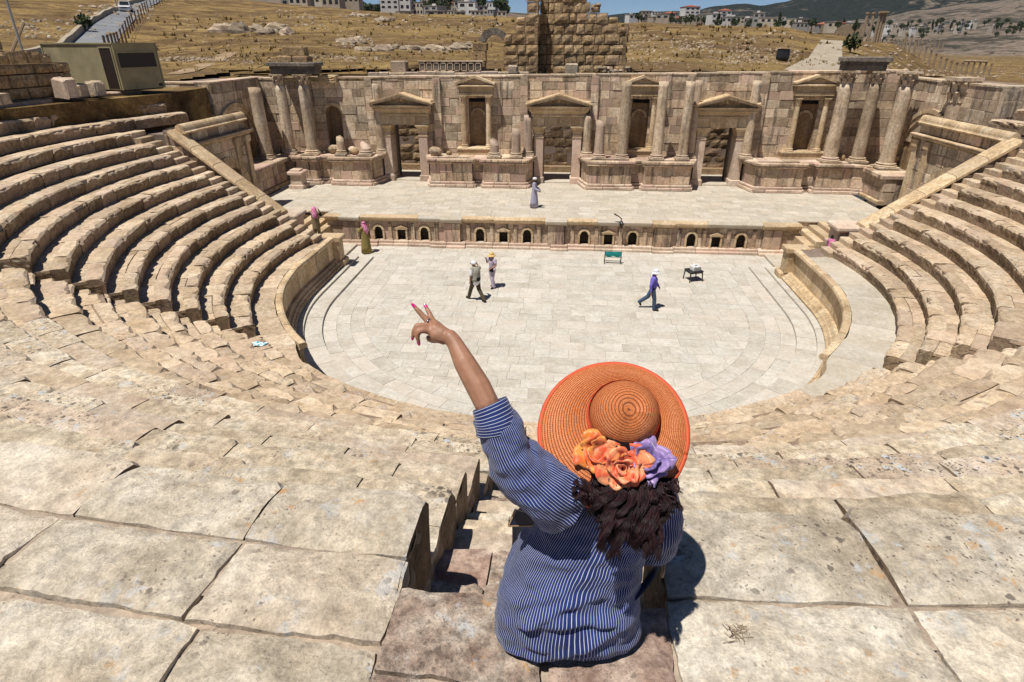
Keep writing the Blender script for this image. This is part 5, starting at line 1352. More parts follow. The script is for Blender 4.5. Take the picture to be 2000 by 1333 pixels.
pr_ = empty("wooden_props", (-21.6, -7.2, zt_ + 1.7), "slanting wooden props behind the lamp pole on the terrace", "props")
for a, b in (((-21.9, -6.3, zt_ + 1.5), (-21.5, -5.5, zt_ + 2.75)), ((-21.6, -7.9, zt_ + 1.6), (-22.0, -8.3, zt_ + 3.6)), ((-21.6, -8.3, zt_ + 1.6), (-22.2, -7.4, zt_ + 2.9))): MB().tube([a, b], .06, 6).build("beam", "old_wood", pr_)
lp = dpt(238, 45, 150); lt = lp + Vector((-1.2, 0, 9.5))
pole(lp, lt, .13, "slim lamp pole beside the hill road above the truck", [("lamp_head", MB().bbox(lt.x - .2, lt.x + 1.3, lt.y - .2, lt.y + .2, lt.z - .1, lt.z + .15, .04), "grey_metal")])

# ------------------------------------------------------------------ towns, trees and far ruins
def wallmat(name, c): plain(name, c, .9, .1, .4, .12)
WM = ["town_white", "town_cream", "town_sand", "town_grey"]
for nme, c in zip(WM, ((.62, .60, .56), (.52, .46, .37), (.38, .32, .25), (.30, .29, .27))): wallmat(nme, c)
wallmat("town_roof", (.33, .30, .26)); wallmat("red_roof", (.30, .11, .07)); wallmat("town_window", (.03, .032, .036))
def house(c, w, d, h, rot, mat, storeys, bays, label, group=None, red=False, z0=-3):
    t = empty("house", c, label, "house", group)
    XF = Matrix.Translation(c) @ Matrix.Rotation(rot, 4, 'Z')
    def p(name, mb_, mt, par=t): mb_.xf(XF); return mb_.build(name, mt, par)
    p("wall", MB().box(-w / 2, w / 2, -d / 2, d / 2, z0, h, .5), mat)
    r = MB().box(-w / 2 - .2, w / 2 + .2, -d / 2 - .2, d / 2 + .2, h + .01, h + .35, .5)
    if red: r.add([(-w / 2 - .4, -d / 2 - .4, h + .36), (w / 2 + .4, -d / 2 - .4, h + .36), (w / 2 + .4, d / 2 + .4, h + .36), (-w / 2 - .4, d / 2 + .4, h + .36), (0, 0, h + 2.0)], [(0, 1, 4), (1, 2, 4), (2, 3, 4), (3, 0, 4)])
    ro = p("roof", r, "red_roof" if red else "town_roof")
    if U(0, 1) < .5: p("roof_tank", MB().box(-w * .2, w * .05, -.5, .6, h + .36, h + 1.5), "town_white", ro)
    sh = h / storeys
    for st in range(storeys):
        for b in range(bays):
            x = -w / 2 + w * (b + .5) / bays; ww = w / bays * .26
            p("window", MB().box(x - ww, x + ww, -d / 2 - .04, -d / 2 + .1, st * sh + sh * .3, st * sh + sh * .75), "town_window")
    return t
ZONES = ("far left end", "left part", "left centre", "right centre", "right part", "far right end")
def zone_of(px, cuts): return ZONES[sum(px > c for c in cuts)]
def town_look(h, px, cuts, where, rs):
    mt = rs.choice(WM); st = max(1, round(h / 3)); by = rs.choice((2, 3))
    return mt, st, by, "%s %s-storey flat-roofed house in the %s %s" % ({"town_white": "white", "town_cream": "cream", "town_sand": "sand-brown", "town_grey": "grey"}[mt], ("one", "two", "three", "four")[min(3, st - 1)], zone_of(px, cuts), where)
def crown_mesh(seed, tall):
    r_ = random.Random(seed); v = []; f = []; tt = []
    for i in range(230):
        while True:
            q = Vector((r_.uniform(-1, 1), r_.uniform(-1, 1), r_.uniform(-1, 1)))
            if q.length < 1 and q.length > .25: break
        lob = 1 + .3 * mnoise.noise(q * 2.1 + Vector((seed, 0, 0))); q = q * lob
        if tall: q = Vector((q.x * .42, q.y * .42, q.z * 1.25)) 
        q.z = q.z * .8 + 1.15 if not tall else q.z + 1.5
        a, b = Vector((r_.gauss(0, 1), r_.gauss(0, 1), r_.gauss(0, 1))).normalized(), Vector((r_.gauss(0, 1), r_.gauss(0, 1), r_.gauss(0, 1))).normalized(); s = r_.uniform(.12, .26)
        o = len(v); v += [q + a * s, q + b * s, q - a * s * .9, q - b * s]; f.append((o, o + 1, o + 2, o + 3)); tt += [r_.random()] * 4
    me = bpy.data.meshes.new("crown"); me.from_pydata([tuple(p) for p in v], [], f); me.materials.append(M["foliage"])
    at = me.attributes.new("tint", 'FLOAT', 'POINT'); at.data.foreach_set("value", np.array(tt, dtype=np.float32)); return me
m_, nt = _mat("foliage"); k = NT(nt); ti = k.n("ShaderNodeAttribute", attribute_name="tint").outputs["Fac"]
k.finish(k.ramp(ti, [(0, (.020, .032, .014)), (.6, (.045, .065, .026)), (1, (.08, .095, .04))]), .9, None)
plain("bark", (.09, .065, .045), .9)
CROWNS = [crown_mesh(1, False), crown_mesh(2, False), crown_mesh(3, False), crown_mesh(4, True)]
TRUNK = bpy.data.meshes.new("trunk"); tm = MB().tube([(0, 0, -.6), (.03, 0, .3), (0, .02, .8), (.02, 0, 1.2)], [.12, .09, .07, .03], 6)
TRUNK.from_pydata(tm.v, [], tm.f); TRUNK.materials.append(M["bark"])
def tree(c, s, kind, label, group):
    t = empty("tree", c, label, "tree", group); t.matrix_basis = Matrix.Translation(c)
    for nme, me in (("trunk", TRUNK), ("crown", CROWNS[kind])):
        o = bpy.data.objects.new(nme, me); COL.objects.link(o); o.parent = t; o.scale = (s, s, s * U(.85, 1.15)); o.rotation_euler.z = U(0, 6.28)
G1 = "small houses of the hillside town on the left horizon"
rs = random.Random(11)
for i in range(95):      # hillside town left of the ruin
    px = rs.uniform(560, 985); top = 26 - 22 * math.exp(-((px - 885) / 75) ** 2) if px > 690 else rs.uniform(4, 16)
    if px > 690: top = max(3, 26 - 20 * math.exp(-((px - 885) / 95) ** 2))
    py = rs.uniform(top, 34 if px > 780 else 26); d = lerp(760, 380, min(1, max(0, (py - top) / max(4, 34 - top))))
    p = at_dist(px, py, d); w = rs.uniform(5, 11); h = rs.choice((3, 3.2, 6, 6.2, 6.4, 9)) * .8
    house(p, w, w * rs.uniform(.7, 1), h, rs.uniform(-.5, .7), *town_look(h, px, (640, 730, 810, 880, 940), "of the left hillside town", rs), G1, rs.random() < .08)
house(at_dist(888, 10, 740), 18, 12, 16, .1, "town_sand", 5, 5, "broad sand-coloured block on top of the left hillside town", None)
house(at_dist(762, 20, 430), 11, 9, 8, .2, "town_white", 3, 3, "white three-storey house at the near edge of the hill town", None)
house(at_dist(788, 22, 430), 10, 9, 8, .1, "town_white", 2, 3, "white two-storey house next to the three-storey one", None)
G2 = "grey houses at the top left above the hill crest"
for i in range(16):
    px = rs.uniform(560, 700); p = at_dist(px, rs.uniform(8, 20), rs.uniform(330, 420)); w = rs.uniform(7, 12); h = rs.choice((6, 8, 9))
    house(p, w, w * .8, h, rs.uniform(-.3, .5), rs.choice(("town_grey", "town_sand", "town_cream")), 2, 3, "%s blocky house in the %s of the crest at the top left" % (("low", "tall")[int(h > 7)], zone_of(px, (580, 605, 630, 655, 680))), G2)
bl = house(at_dist(60, 12, 330), 60, 14, 9, -.45, "town_grey", 3, 9, "long dark grey building at the top left corner", None)
G3 = "houses of the town on the horizon right of the ruin"
house(at_dist(1345, 43, 640), 14, 12, 11.5, .25, "town_white", 4, 3, "white four-storey apartment block on the right horizon", None, True)
house(at_dist(1412, 46, 600), 9, 9, 9, .2, "town_white", 3, 2, "white three-storey house with red roof on the right horizon", None, True)
house(at_dist(1432, 47, 590), 15, 9, 5, .2, "town_cream", 2, 4, "long low cream house beside the red-roofed one", None)
for i in range(46):
    px = rs.uniform(1225, 1690); py = 38 + (px - 1225) * .045 + rs.uniform(-4, 4); d = rs.uniform(480, 700)
    p = at_dist(px, py, d); w = rs.uniform(6, 12); h = rs.choice((3.2, 3.4, 6))
    house(p, w, w * .8, h, rs.uniform(-.3, .6), *town_look(h, px, (1290, 1380, 1470, 1560, 1640), "of the town right of the ruin", rs), G3, rs.random() < .1)
G4 = "specks of houses on the far right hillside"
for i in range(85):
    px = rs.choice((rs.uniform(1700, 1880), rs.uniform(1690, 1990))); py = 62 - (px - 1700) * .05 + rs.gauss(0, 6); d = rs.uniform(1150, 1600)
    p = at_dist(px, py, d); w = rs.uniform(6, 11); h = rs.uniform(3, 6); house(p, w, w * .7, h, rs.uniform(-.4, .6), *town_look(3, px, (1740, 1790, 1840, 1890, 1940), "of the far right hillside town", rs), G4, z0=-8)
def tree_look(px, cuts, where, rs, a, b):
    s = rs.uniform(a, b); kd = rs.choice((0, 1, 2, 2, 3)); return s, kd, "%s dark %s in the %s %s" % ("large" if s > (a + b) / 2 else "small", "upright tree" if kd == 3 else "rounded tree", zone_of(px, cuts), where)
GT = "dark trees among the hillside town houses"
for i in range(110):
    px = rs.uniform(560, 990); py = rs.uniform(max(4, 28 - 22 * math.exp(-((px - 885) / 95) ** 2)), 33)
    if px > 930: py = rs.uniform(14, 34)
    tree(at_dist(px, py, rs.uniform(430, 740)), *tree_look(px, (640, 730, 810, 880, 940), "of the left hillside town", rs, 2.2, 4.6), GT)
for i in range(75):
    px = rs.uniform(1225, 1700); py = 41 + (px - 1225) * .045 + rs.uniform(-3, 4)
    tree(at_dist(px, py, rs.uniform(450, 680)), *tree_look(px, (1290, 1380, 1470, 1560, 1640), "of the town right of the ruin", rs, 1.5, 3.0), "dark trees of the town on the right horizon")
for i in range(90):
    px = rs.uniform(1680, 2000); py = rs.uniform(48, 80) - (px - 1700) * .02
    tree(at_dist(px, py, rs.uniform(850, 1400)), *tree_look(px, (1740, 1790, 1840, 1890, 1940), "of the far right valley", rs, 1.8, 3.4), "dark trees in the far right valley")
for px, py, s, lab in ((168, 62, 1.0, "green bush beside the road's kerb"), (1660, 104, 1.1, "green bush at the end of the gravel path"), (1330, 45, 3.0, "round dark tree beside the white apartment block")):
    tree(hit(px, py) if py > 60 else at_dist(px, py, 600), s, 1, lab, None)
# colonnades and temple far right
plain("far_column", (.30, .225, .15), .9, .1, .5, .2)
def far_col(p, h, r, label, group):
    t = empty("far_column", p, label, "column", group); MB().lathe([(r * 1.4, -.5), (r * 1.4, .25), (r, .3), (r * .88, h), (r * 1.35, h + .1), (r * 1.35, h + .55)], 8, tuple(p), .5).build("shaft", "far_column", t)
for i in range(17):
    px = 1752 + i * 11.3; d = 250 + i * 2
    p = dpt(px, 140, d); far_col(p, 3.9, .32, "slender column of the nearer colonnade on the right plain", "columns of the nearer colonnade, right plain")
ab = empty("colonnade_beam", dpt(1880, 140, 270), "stone beam lying on columns of the nearer colonnade", "beam")
pa_, pb_ = dpt(1752 + 11 * 11.3, 140, 272), dpt(1752 + 15 * 11.3, 140, 280); MB().tube([pa_ + Vector((0, 0, 4.6)), pb_ + Vector((0, 0, 4.6))], .35, 4).build("beam", "far_column", ab)
for i in range(24):
    px = 1655 + i * 8.0; p = dpt(px, 100, 500 + 4 * i); p.z = max(p.z, at_dist(px, 97, 500 + 4 * i).z); far_col(p, 6.0, .5, "thin column of the farther colonnade on the right plain", "columns of the farther colonnade, right plain")
tp = at_dist(1690, 76, 520); tt_ = empty("temple_ruin", tp, "temple ruin with a few tall brown columns on the right horizon", "temple")
MB().box(tp.x - 30, tp.x - 5, tp.y - 4, tp.y + 3, tp.z - 12, tp.z + 8.5, .4).build("wall", "far_column", tt_)
for dx in (-2, 2, 6.5, 8.5, 10.5): MB().lathe([(.95, -10), (.85, 14.5), (1.3, 15), (1.3, 16)], 8, (tp.x + dx, tp.y + abs(dx) * .2, tp.z)).build("column", "far_column", tt_)
MB().box(tp.x + 5.6, tp.x + 11.4, tp.y - .5, tp.y + 3, tp.z + 15.5, tp.z + 16.6).build("beam", "far_column", tt_)
tag(MB().lathe([(.5, 0), (.6, .3), (.55, .9), (.6, 1.0)], 10, tuple(hit(1527, 120))).build("rubbish_bin", "black_plastic"), "dark blue bin standing on the field beside the gravel path", "bin")
# solid ground under the terraces
struct(MB().prism([(-38, -9), (-20.6, -9), (-19.3, -1.0), (-19.75, 3.7), (-22.9, 10.3), (-22.9, 21), (-38, 21)], 5, 7.63, .5).build("terrace_ground", "dry_grass"))
struct(MB().prism([(-23.2, 13.44), (23.2, 13.44), (25, 22), (-25, 22)], 5, 7.90, .5).build("terrace_ground", "dry_grass"))
# ------------------------------------------------------------------ people on the stage and in the orchestra
plain("skin", (.33, .165, .10), .5, .35, 11, .17, .35); plain("skin_dark", (.16, .085, .055), .55, .3, 30, .06)
def cloth(name, col, rough=.85, namt=.12, nscale=25): return plain(name, col, rough, .15, nscale, namt, .25)
for nme, c in (("white_cloth", (.68, .68, .70)), ("khaki_cloth", (.30, .285, .24)), ("olive_trousers", (.075, .062, .040)), ("lilac_cloth", (.47, .40, .50)), ("blue_cloth", (.17, .14, .55)), ("denim", (.055, .085, .14)), ("grey_robe", (.36, .35, .45)), ("olive_robe", (.24, .19, .065)), ("brown_coat", (.25, .195, .105)), ("black_cloth", (.012, .012, .016)), ("pink_cloth", (.55, .19, .36)), ("yellow_straw", (.62, .43, .17)), ("wine_bag", (.12, .02, .03)), ("dark_hair", (.014, .009, .009)), ("teal_cloth", (.02, .22, .21)), ("shoe_leather", (.035, .028, .022))): cloth(nme, c)
m_, nt = _mat("keffiyeh"); k = NT(nt); pos = k.n("ShaderNodeNewGeometry").outputs["Position"]
ch = k.n("ShaderNodeTexChecker", {"Vector": k.n("ShaderNodeVectorMath", {0: pos, 1: k.scalecol(k.noise(pos, 6, 2, .5, 1), .12)}, operation='ADD').outputs[0], "Scale": 17.0, "Color1": (.62, .05, .20, 1), "Color2": (.62, .42, .55, 1)}); k.finish(ch.outputs[0], .9)
def remesh(o, voxel, smooth=6):
    r = o.modifiers.new("remesh", 'REMESH'); r.mode = 'VOXEL'; r.voxel_size = voxel; r.use_smooth_shade = True
    if smooth: s = o.modifiers.new("smooth", 'SMOOTH'); s.factor = .5; s.iterations = smooth
    return o
def limb(mb, pts, rad):
    """rounded tapered limb through joints"""
    for i in range(len(pts) - 1):
        a, b = Vector(pts[i]), Vector(pts[i + 1]); mb.tube([a, a.lerp(b, .33), a.lerp(b, .66), b], [rad[i], lerp(rad[i], rad[i + 1], .33), lerp(rad[i], rad[i + 1], .66), rad[i + 1]], 10)
    for p, r in zip(pts, rad): mb.ball(p, r * .99, 10, 8)
BASE = dict(hipL=(0, .09, .90), hipR=(0, -.09, .90), kneeL=(.03, .10, .48), kneeR=(.03, -.10, .48), ankL=(0, .10, .08), ankR=(0, -.10, .08), toeL=(.15, .11, .035), toeR=(.15, -.11, .035),
            pel=(0, 0, .95), waist=(0, 0, 1.08), chest=(.01, 0, 1.28), neck=(.0, 0, 1.45), head=(.02, 0, 1.60), shL=(0, .19, 1.40), shR=(0, -.19, 1.40), elL=(-.02, .24, 1.12), elR=(-.02, -.24, 1.12), wrL=(.04, .25, .88), wrR=(.04, -.25, .88))
class Person:
    def __init__(self, loc, ang, H, label, pose=None, skin="skin", fat=1.0):
        self.J = dict(BASE); self.J.update(pose or {}); self.s = H / 1.72; self.fat = fat
        self.X = Matrix.Translation(loc) @ Matrix.Rotation(math.radians(ang), 4, 'Z') @ Matrix.Scale(self.s, 4)
        J = self.J; mb = MB()
        limb(mb, [J["pel"], J["waist"], J["chest"], J["neck"]], [.115, .105, .125, .055])
        for S in "LR":
            limb(mb, [J["chest"], J["sh" + S], J["el" + S], J["wr" + S]], [.09, .052, .040, .028])
            w = Vector(J["wr" + S]); d = (w - Vector(J["el" + S])).normalized(); sd = 1 if S == "L" else -1
            limb(mb, [w, w + d * .06], [.028, .036])
            side = d.cross(Vector((0, 0, 1))); side = side.normalized() if side.length > .1 else Vector((1, 0, 0)); bend = d.cross(side)
            for i, l in enumerate((.085, .095, .09, .07)):
                b0 = w + d * .075 + side * (.024 - .016 * i); limb(mb, [b0, b0 + d * l * .5 + bend * .012, b0 + d * l * .85 + bend * .035], [.010, .009, .007])
            limb(mb, [w + d * .02 + side * .03, w + d * .06 + side * .055, w + d * .085 + side * .06], [.012, .010, .008])
            limb(mb, [J["pel"], J["hip" + S], J["knee" + S], J["ank" + S]], [.10, .085, .06, .04]); limb(mb, [J["ank" + S], J["toe" + S]], [.04, .03])
        h = Vector(J["head"]); limb(mb, [J["neck"], h + Vector((-.01, 0, -.05))], [.056, .06])
        mb.ball(h, (.098, .077, .118), 14, 10); mb.ball(h + Vector((.035, 0, -.055)), (.062, .055, .06), 10, 8)
        mb.ball(h + Vector((.105, 0, -.022)), (.02, .014, .024), 8, 6); mb.ball(h + Vector((.09, 0, -.066)), (.014, .026, .010), 8, 6)
        for sd in (-1, 1): mb.ball(h + Vector((-.005, sd * .08, -.015)), (.022, .012, .032), 8, 6)
        mb.xf(self.X); self.o = remesh(mb.build("person", skin), .011 * self.s, 2); tag(self.o, label, "person", "people below in the theatre")
        for sd in (-1, 1):
            e = MB().ball(h + Vector((.088, sd * .032, .008)), (.010, .014, .008), 6, 4); e.xf(self.X); e.build("eye", "black_plastic", self.o)
    def piece(self, name, mat, limbs, voxel=.014, smooth=3, balls=()):
        mb = MB()
        for pts, rad in limbs: limb(mb, [self.J[p] if isinstance(p, str) else p for p in pts], [r * self.fat if r > .09 else r for r in rad])
        for c, r in balls: mb.ball(self.J[c] if isinstance(c, str) else c, r, 12, 9)
        mb.xf(self.X); return remesh(mb.build(name, mat, self.o), voxel * self.s, smooth)
    def raw(self, name, mat, mb, par=None, smooth=True): mb.xf(self.X); return mb.build(name, mat, par or self.o, smooth)
    def shoes(self, mat="shoe_leather"):
        J = self.J
        for S in "LR": self.piece("shoe", mat, [(["ank" + S, "toe" + S], [.052, .042])], .012, 2)
    def trousers(self, mat, flare=.07):
        self.piece("trousers", mat, [(["hip" + S, "knee" + S, "ank" + S], [.112, .086, flare]) for S in "LR"] + [(["pel", "waist"], [.145, .135])])
    def shirt(self, mat, sleeve=1.0, hem="pel", name="shirt", extra=.0):
        L = [([hem, "waist", "chest", (0, 0, 1.40)], [.155 + extra, .145 + extra, .150 + extra, .095])]
        for S in "LR":
            e = Vector(self.J["el" + S]); s_ = Vector(self.J["sh" + S]); w = Vector(self.J["wr" + S])
            if sleeve >= 1: L.append((["chest", "sh" + S, "el" + S, tuple(e.lerp(w, .9))], [.11, .082, .062, .048]))
            elif sleeve > 0: L.append((["chest", "sh" + S, tuple(s_.lerp(e, sleeve))], [.11, .084, .075]))
            else: L.append((["chest", "sh" + S], [.12, .085]))
        return self.piece(name, mat, L)
    def robe(self, mat, r=.26, z0=.06, fold=.03, fwd=.0):
        mb = MB(); seg = 36; rings = []
        for z, rx, ry in ((z0, r * .95, r), (.35, r * .86, r * .93), (.7, r * .74, r * .86), (.95, r * .62, r * .78), (1.15, r * .54, r * .74), (1.32, r * .5, r * .76), (1.42, .08, .13), (1.46, .06, .07)):
            rings.append((z, rx, ry))
        vs = []
        for l, (z, rx, ry) in enumerate(rings):
            for i in range(seg):
                a = 2 * math.pi * i / seg; f = 1 + fold * 4 * max(0, 1 - z / 1.2) * (math.sin(a * 7 + 1.3) * .5 + math.sin(a * 4 + z * 3) * .5)
                vs.append((rx * f * math.cos(a) + fwd * (1 - z / 1.4), ry * f * math.sin(a), z))
        mb.add(vs, [(l * seg + i, l * seg + (i + 1) % seg, (l + 1) * seg + (i + 1) % seg, (l + 1) * seg + i) for l in range(len(rings) - 1) for i in range(seg)] + [tuple(range(seg - 1, -1, -1))])
        ro = self.raw("robe", mat, mb)
        for S in "LR":
            w = Vector(self.J["wr" + S]); e = Vector(self.J["el" + S])
            self.piece("sleeve", mat, [(["chest", "sh" + S, "el" + S, tuple(e.lerp(w, .85))], [.10, .088, .072, .075])])
        return ro
    def cap(self, mat, brim=.0, top=.125, name="cap", peak=0.0, allround=0.0):
        h = Vector(self.J["head"]); mb = MB(); prof = [(.112, -.0), (.114, .03), (.108, .075), (.085, .11), (.04, top), (.004, top + .004)]
        mb.lathe(prof, 18, tuple(h + Vector((-.005, 0, .012))), .5, True, (1.08, .88))
        if allround:
            mb.lathe([(.105, .028), (.105 + allround * .6, .008), (.105 + allround, -.03), (.105 + allround, -.036), (.1, .016)], 20, tuple(h), .5, False, (1.08, .95))
        if peak:
            vs = [];
            for i in range(9):
                a = math.radians(-60 + 15 * i)
                for rr, zz in ((.10, .02), (.10 + peak * math.cos(a * 1.2), .0)): vs.append((h.x + rr * math.cos(a) * 1.08, h.y + rr * math.sin(a) * .9, h.z + zz))
            mb.add(vs, [(2 * i, 2 * i + 1, 2 * i + 3, 2 * i + 2) for i in range(8)] + [(2 * i + 2, 2 * i + 3, 2 * i + 1, 2 * i) for i in range(8)])
        return self.raw(name, mat, mb)
    def hair(self, mat="dark_hair", long=False):
        h = Vector(self.J["head"]); b = [(tuple(h + Vector((-.02, 0, .02))), (.098, .086, .115))]
        if long: b += [(tuple(h + Vector((-.07, 0, -.07))), (.05, .075, .11)), (tuple(h + Vector((-.075, 0, -.15))), (.04, .06, .08))]
        return self.piece("hair", mat, [], .012, 2, b)
    def keffiyeh(self, agal=True, tail=.34):
        h = Vector(self.J["head"]); mb = MB(); seg = 20; vs = []
        rows = ((.120, .02, 0), (.108, .05, .0), (.075, .11, .0), (.0, .125, .0), (-.08, .13, .03), (-.16, .15, .06), (-.16 - tail * .5, .15, .09), (-.16 - tail, .06, .11))
        for z, r, back in rows:
            for i in range(seg):
                a = math.radians(62) + math.radians(236) * i / (seg - 1)
                f = 1 + .10 * math.sin(i * 1.9) * (1 if z < -.05 else 0)
                vs.append((h.x + 1.05 * r * f * math.cos(a) - back * (1 if z < 0 else 0), h.y + (r if z > -.3 else r * .9) * f * math.sin(a) * .92, h.z + z + (.0 if z > -.1 else -.06 * (1 - abs(i / (seg - 1) - .5) * 2))))
        mb.add(vs, [(l * seg + i, l * seg + i + 1, (l + 1) * seg + i + 1, (l + 1) * seg + i) for l in range(len(rows) - 1) for i in range(seg - 1)])
        mb.lathe([(.122, .03), (.118, .06), (.09, .105), (.04, .125), (.004, .128)], 18, tuple(h), .5, False, (1.05, .88))
        ke = self.raw("headscarf", "keffiyeh", mb); so = ke.modifiers.new("solid", 'SOLIDIFY'); so.thickness = .008
        if agal:
            a = MB(); a.tube([(h.x + .128 * math.cos(t) * 1.03, h.y + .112 * math.sin(t), h.z + .075) for t in [2 * math.pi * i / 18 for i in range(19)]], .014, 6); self.raw("head_cord", "black_cloth", a, ke)
# man in khaki vest, walking to the left
p = Person((-3.2, -7.5, 0), 138, 1.76, "man in white cap and khaki vest walking across the orchestra", dict(hipL=(.0, .09, .90), kneeL=(.20, .09, .50), ankL=(.36, .09, .08), toeL=(.50, .10, .04), kneeR=(-.08, -.10, .50), ankR=(-.40, -.11, .12), toeR=(-.28, -.13, .03), head=(.07, .02, 1.58), neck=(.02, 0, 1.45), elL=(.0, .26, 1.14), wrL=(.02, .27, .90), elR=(.12, -.34, 1.28), wrR=(.22, -.28, 1.48)), fat=1.12)
p.trousers("olive_trousers", .075); p.shirt("white_cloth", .75, (0, 0, .86), "shirt", .02); p.shirt("khaki_cloth", 0, (0, 0, .98), "vest", .045); p.shoes(); p.cap("white_cloth", peak=.07)
p.raw("waist_pouch", "black_cloth", MB().bbox(-.26, -.12, -.06, .1, .95, 1.08, .03))
# woman in lilac with straw hat
p = Person((-2.68, -5.95, 0), 232, 1.64, "woman in lilac shirt and trousers with yellow straw hat in the orchestra", dict(kneeL=(.10, .10, .49), ankL=(.05, .12, .10), kneeR=(-.04, -.10, .48), ankR=(-.20, -.12, .09), toeR=(-.06, -.14, .035), toeL=(.2, .13, .03), elR=(.06, -.27, 1.20), wrR=(.22, -.16, 1.44), elL=(.02, .27, 1.14), wrL=(.20, .16, 1.05)))
p.trousers("lilac_cloth", .095); p.shirt("lilac_cloth", .5); p.hair(long=True); p.shoes("black_cloth"); h_ = p.cap("yellow_straw", top=.14, allround=.085, name="straw_hat")
p.raw("shoulder_bag", "black_cloth", MB().bbox(.10, .24, .02, .22, .88, 1.06, .04))
# man in blue shirt and jeans
p = Person((4.1, -7.85, 0), -8, 1.74, "man in blue shirt, jeans and white hat walking right across the orchestra", dict(kneeL=(-.16, .10, .52), ankL=(-.48, .10, .26), toeL=(-.42, .11, .12), kneeR=(.10, -.10, .49), ankR=(.12, -.10, .08), toeR=(.28, -.12, .035), elL=(.08, .25, 1.13), wrL=(.22, .22, .93), elR=(-.10, -.26, 1.12), wrR=(-.06, -.25, .84), head=(.05, 0, 1.60)))
p.trousers("denim", .075); p.shirt("blue_cloth", 1.0, (0, 0, .98)); p.shoes(); p.hair(); p.cap("white_cloth", top=.13, allround=.06, name="sun_hat")
# robed man crossing the stage
p = Person((-1.28, 2.5, SZ), -5, 1.66, "bearded man in grey robe and striped cap walking on the stage", dict(elL=(.04, .24, 1.14), wrL=(.26, .18, 1.02), elR=(.05, -.24, 1.14), wrR=(.30, -.20, 1.0), ankL=(.20, .09, .08), toeL=(.34, .09, .03), ankR=(-.15, -.09, .08), toeR=(0, -.1, .03)), "skin_dark")
p.robe("grey_robe", .25, .05, .035); p.shoes("black_cloth"); p.cap("white_cloth", top=.10)
p.raw("beard", "dark_hair", MB().ball((.075, 0, 1.525), (.05, .05, .06), 10, 8))
# piper in olive robe
p = Person((-9.8, -1.55, 0), 150, 1.66, "man in olive robe and red headscarf playing bagpipes in the orchestra", dict(elL=(.16, .26, 1.20), wrL=(.34, .10, 1.28), elR=(.14, -.26, 1.20), wrR=(.36, -.06, 1.16), ankL=(.08, .1, .08), ankR=(-.06, -.1, .08)))
p.robe("olive_robe", .29, .05, .03); p.shoes("black_cloth"); p.keffiyeh()
bag_ = empty("bagpipe", p.X @ Vector((.2, .05, 1.0)), "dark bagpipe held by the piper in the olive robe", "bagpipe")
def rawto(name, mat, mb, par, X): mb.xf(X); return mb.build(name, mat, par, True)
rawto("bag", "wine_bag", MB().ball((.12, -.33, .92), (.12, .09, .21), 12, 9), bag_, p.X)
rawto("chanter", "old_wood", MB().tube([(.33, .02, 1.30), (.42, .03, 1.05), (.48, .04, .86)], [.014, .016, .024], 8), bag_, p.X)
rawto("drone", "old_wood", MB().tube([(.05, -.36, 1.05), (.0, -.40, 1.3), (-.02, -.42, 1.5)], [.016, .018, .024], 8), bag_, p.X)
# man pointing, on the walkway at left
p = Person((-12.0, -2.3, .9), 112, 1.66, "man in brown coat and red headscarf pointing left beside the stairs", dict(elL=(.02, .44, 1.40), wrL=(.06, .66, 1.46), elR=(.08, -.30, 1.24), wrR=(.24, -.22, 1.46), ankL=(.03, .10, .08), ankR=(-.10, -.1, .08)))
p.trousers("brown_coat", .085); p.shirt("brown_coat", 0, (0, 0, .62), "coat", .05); p.shirt("black_cloth", 1.0, "waist", "shirt"); p.keffiyeh(False); p.shoes()
# child in pink at the right stairs
p = Person((12.05, -4.5, WALK - .25), 60, 1.15, "child in pink shirt sitting near the right-hand pier", dict(kneeL=(.25, .1, .52), ankL=(.30, .1, .1), kneeR=(.25, -.1, .52), ankR=(.30, -.1, .1), hipL=(0, .09, .55), hipR=(0, -.09, .55), pel=(0, 0, .60), waist=(.02, 0, .76), chest=(.05, 0, .98), neck=(.06, 0, 1.16), head=(.08, 0, 1.31), shL=(.05, .17, 1.10), shR=(.05, -.17, 1.10), elL=(.12, .2, .85), elR=(.12, -.2, .85), wrL=(.28, .14, .72), wrR=(.28, -.14, .72)), "skin_dark")
p.piece("shirt", "pink_cloth", [(["pel", "waist", "chest", (.05, 0, 1.12)], [.15, .14, .14, .09])] + [(["chest", "sh" + S, "el" + S], [.10, .075, .06]) for S in "LR"]); p.hair()
p.piece("trousers", "black_cloth", [(["hip" + S, "knee" + S, "ank" + S], [.11, .085, .06]) for S in "LR"]); p.shoes()
# visitor behind the coffered parapet
p = Person((-5.9, 13.75, 7.55), 270, 1.7, "distant visitor with dark cap looking over the coffered parapet", {}, "skin"); p.shirt("khaki_cloth", 1.0); p.trousers("denim"); p.cap("black_cloth", allround=.05)

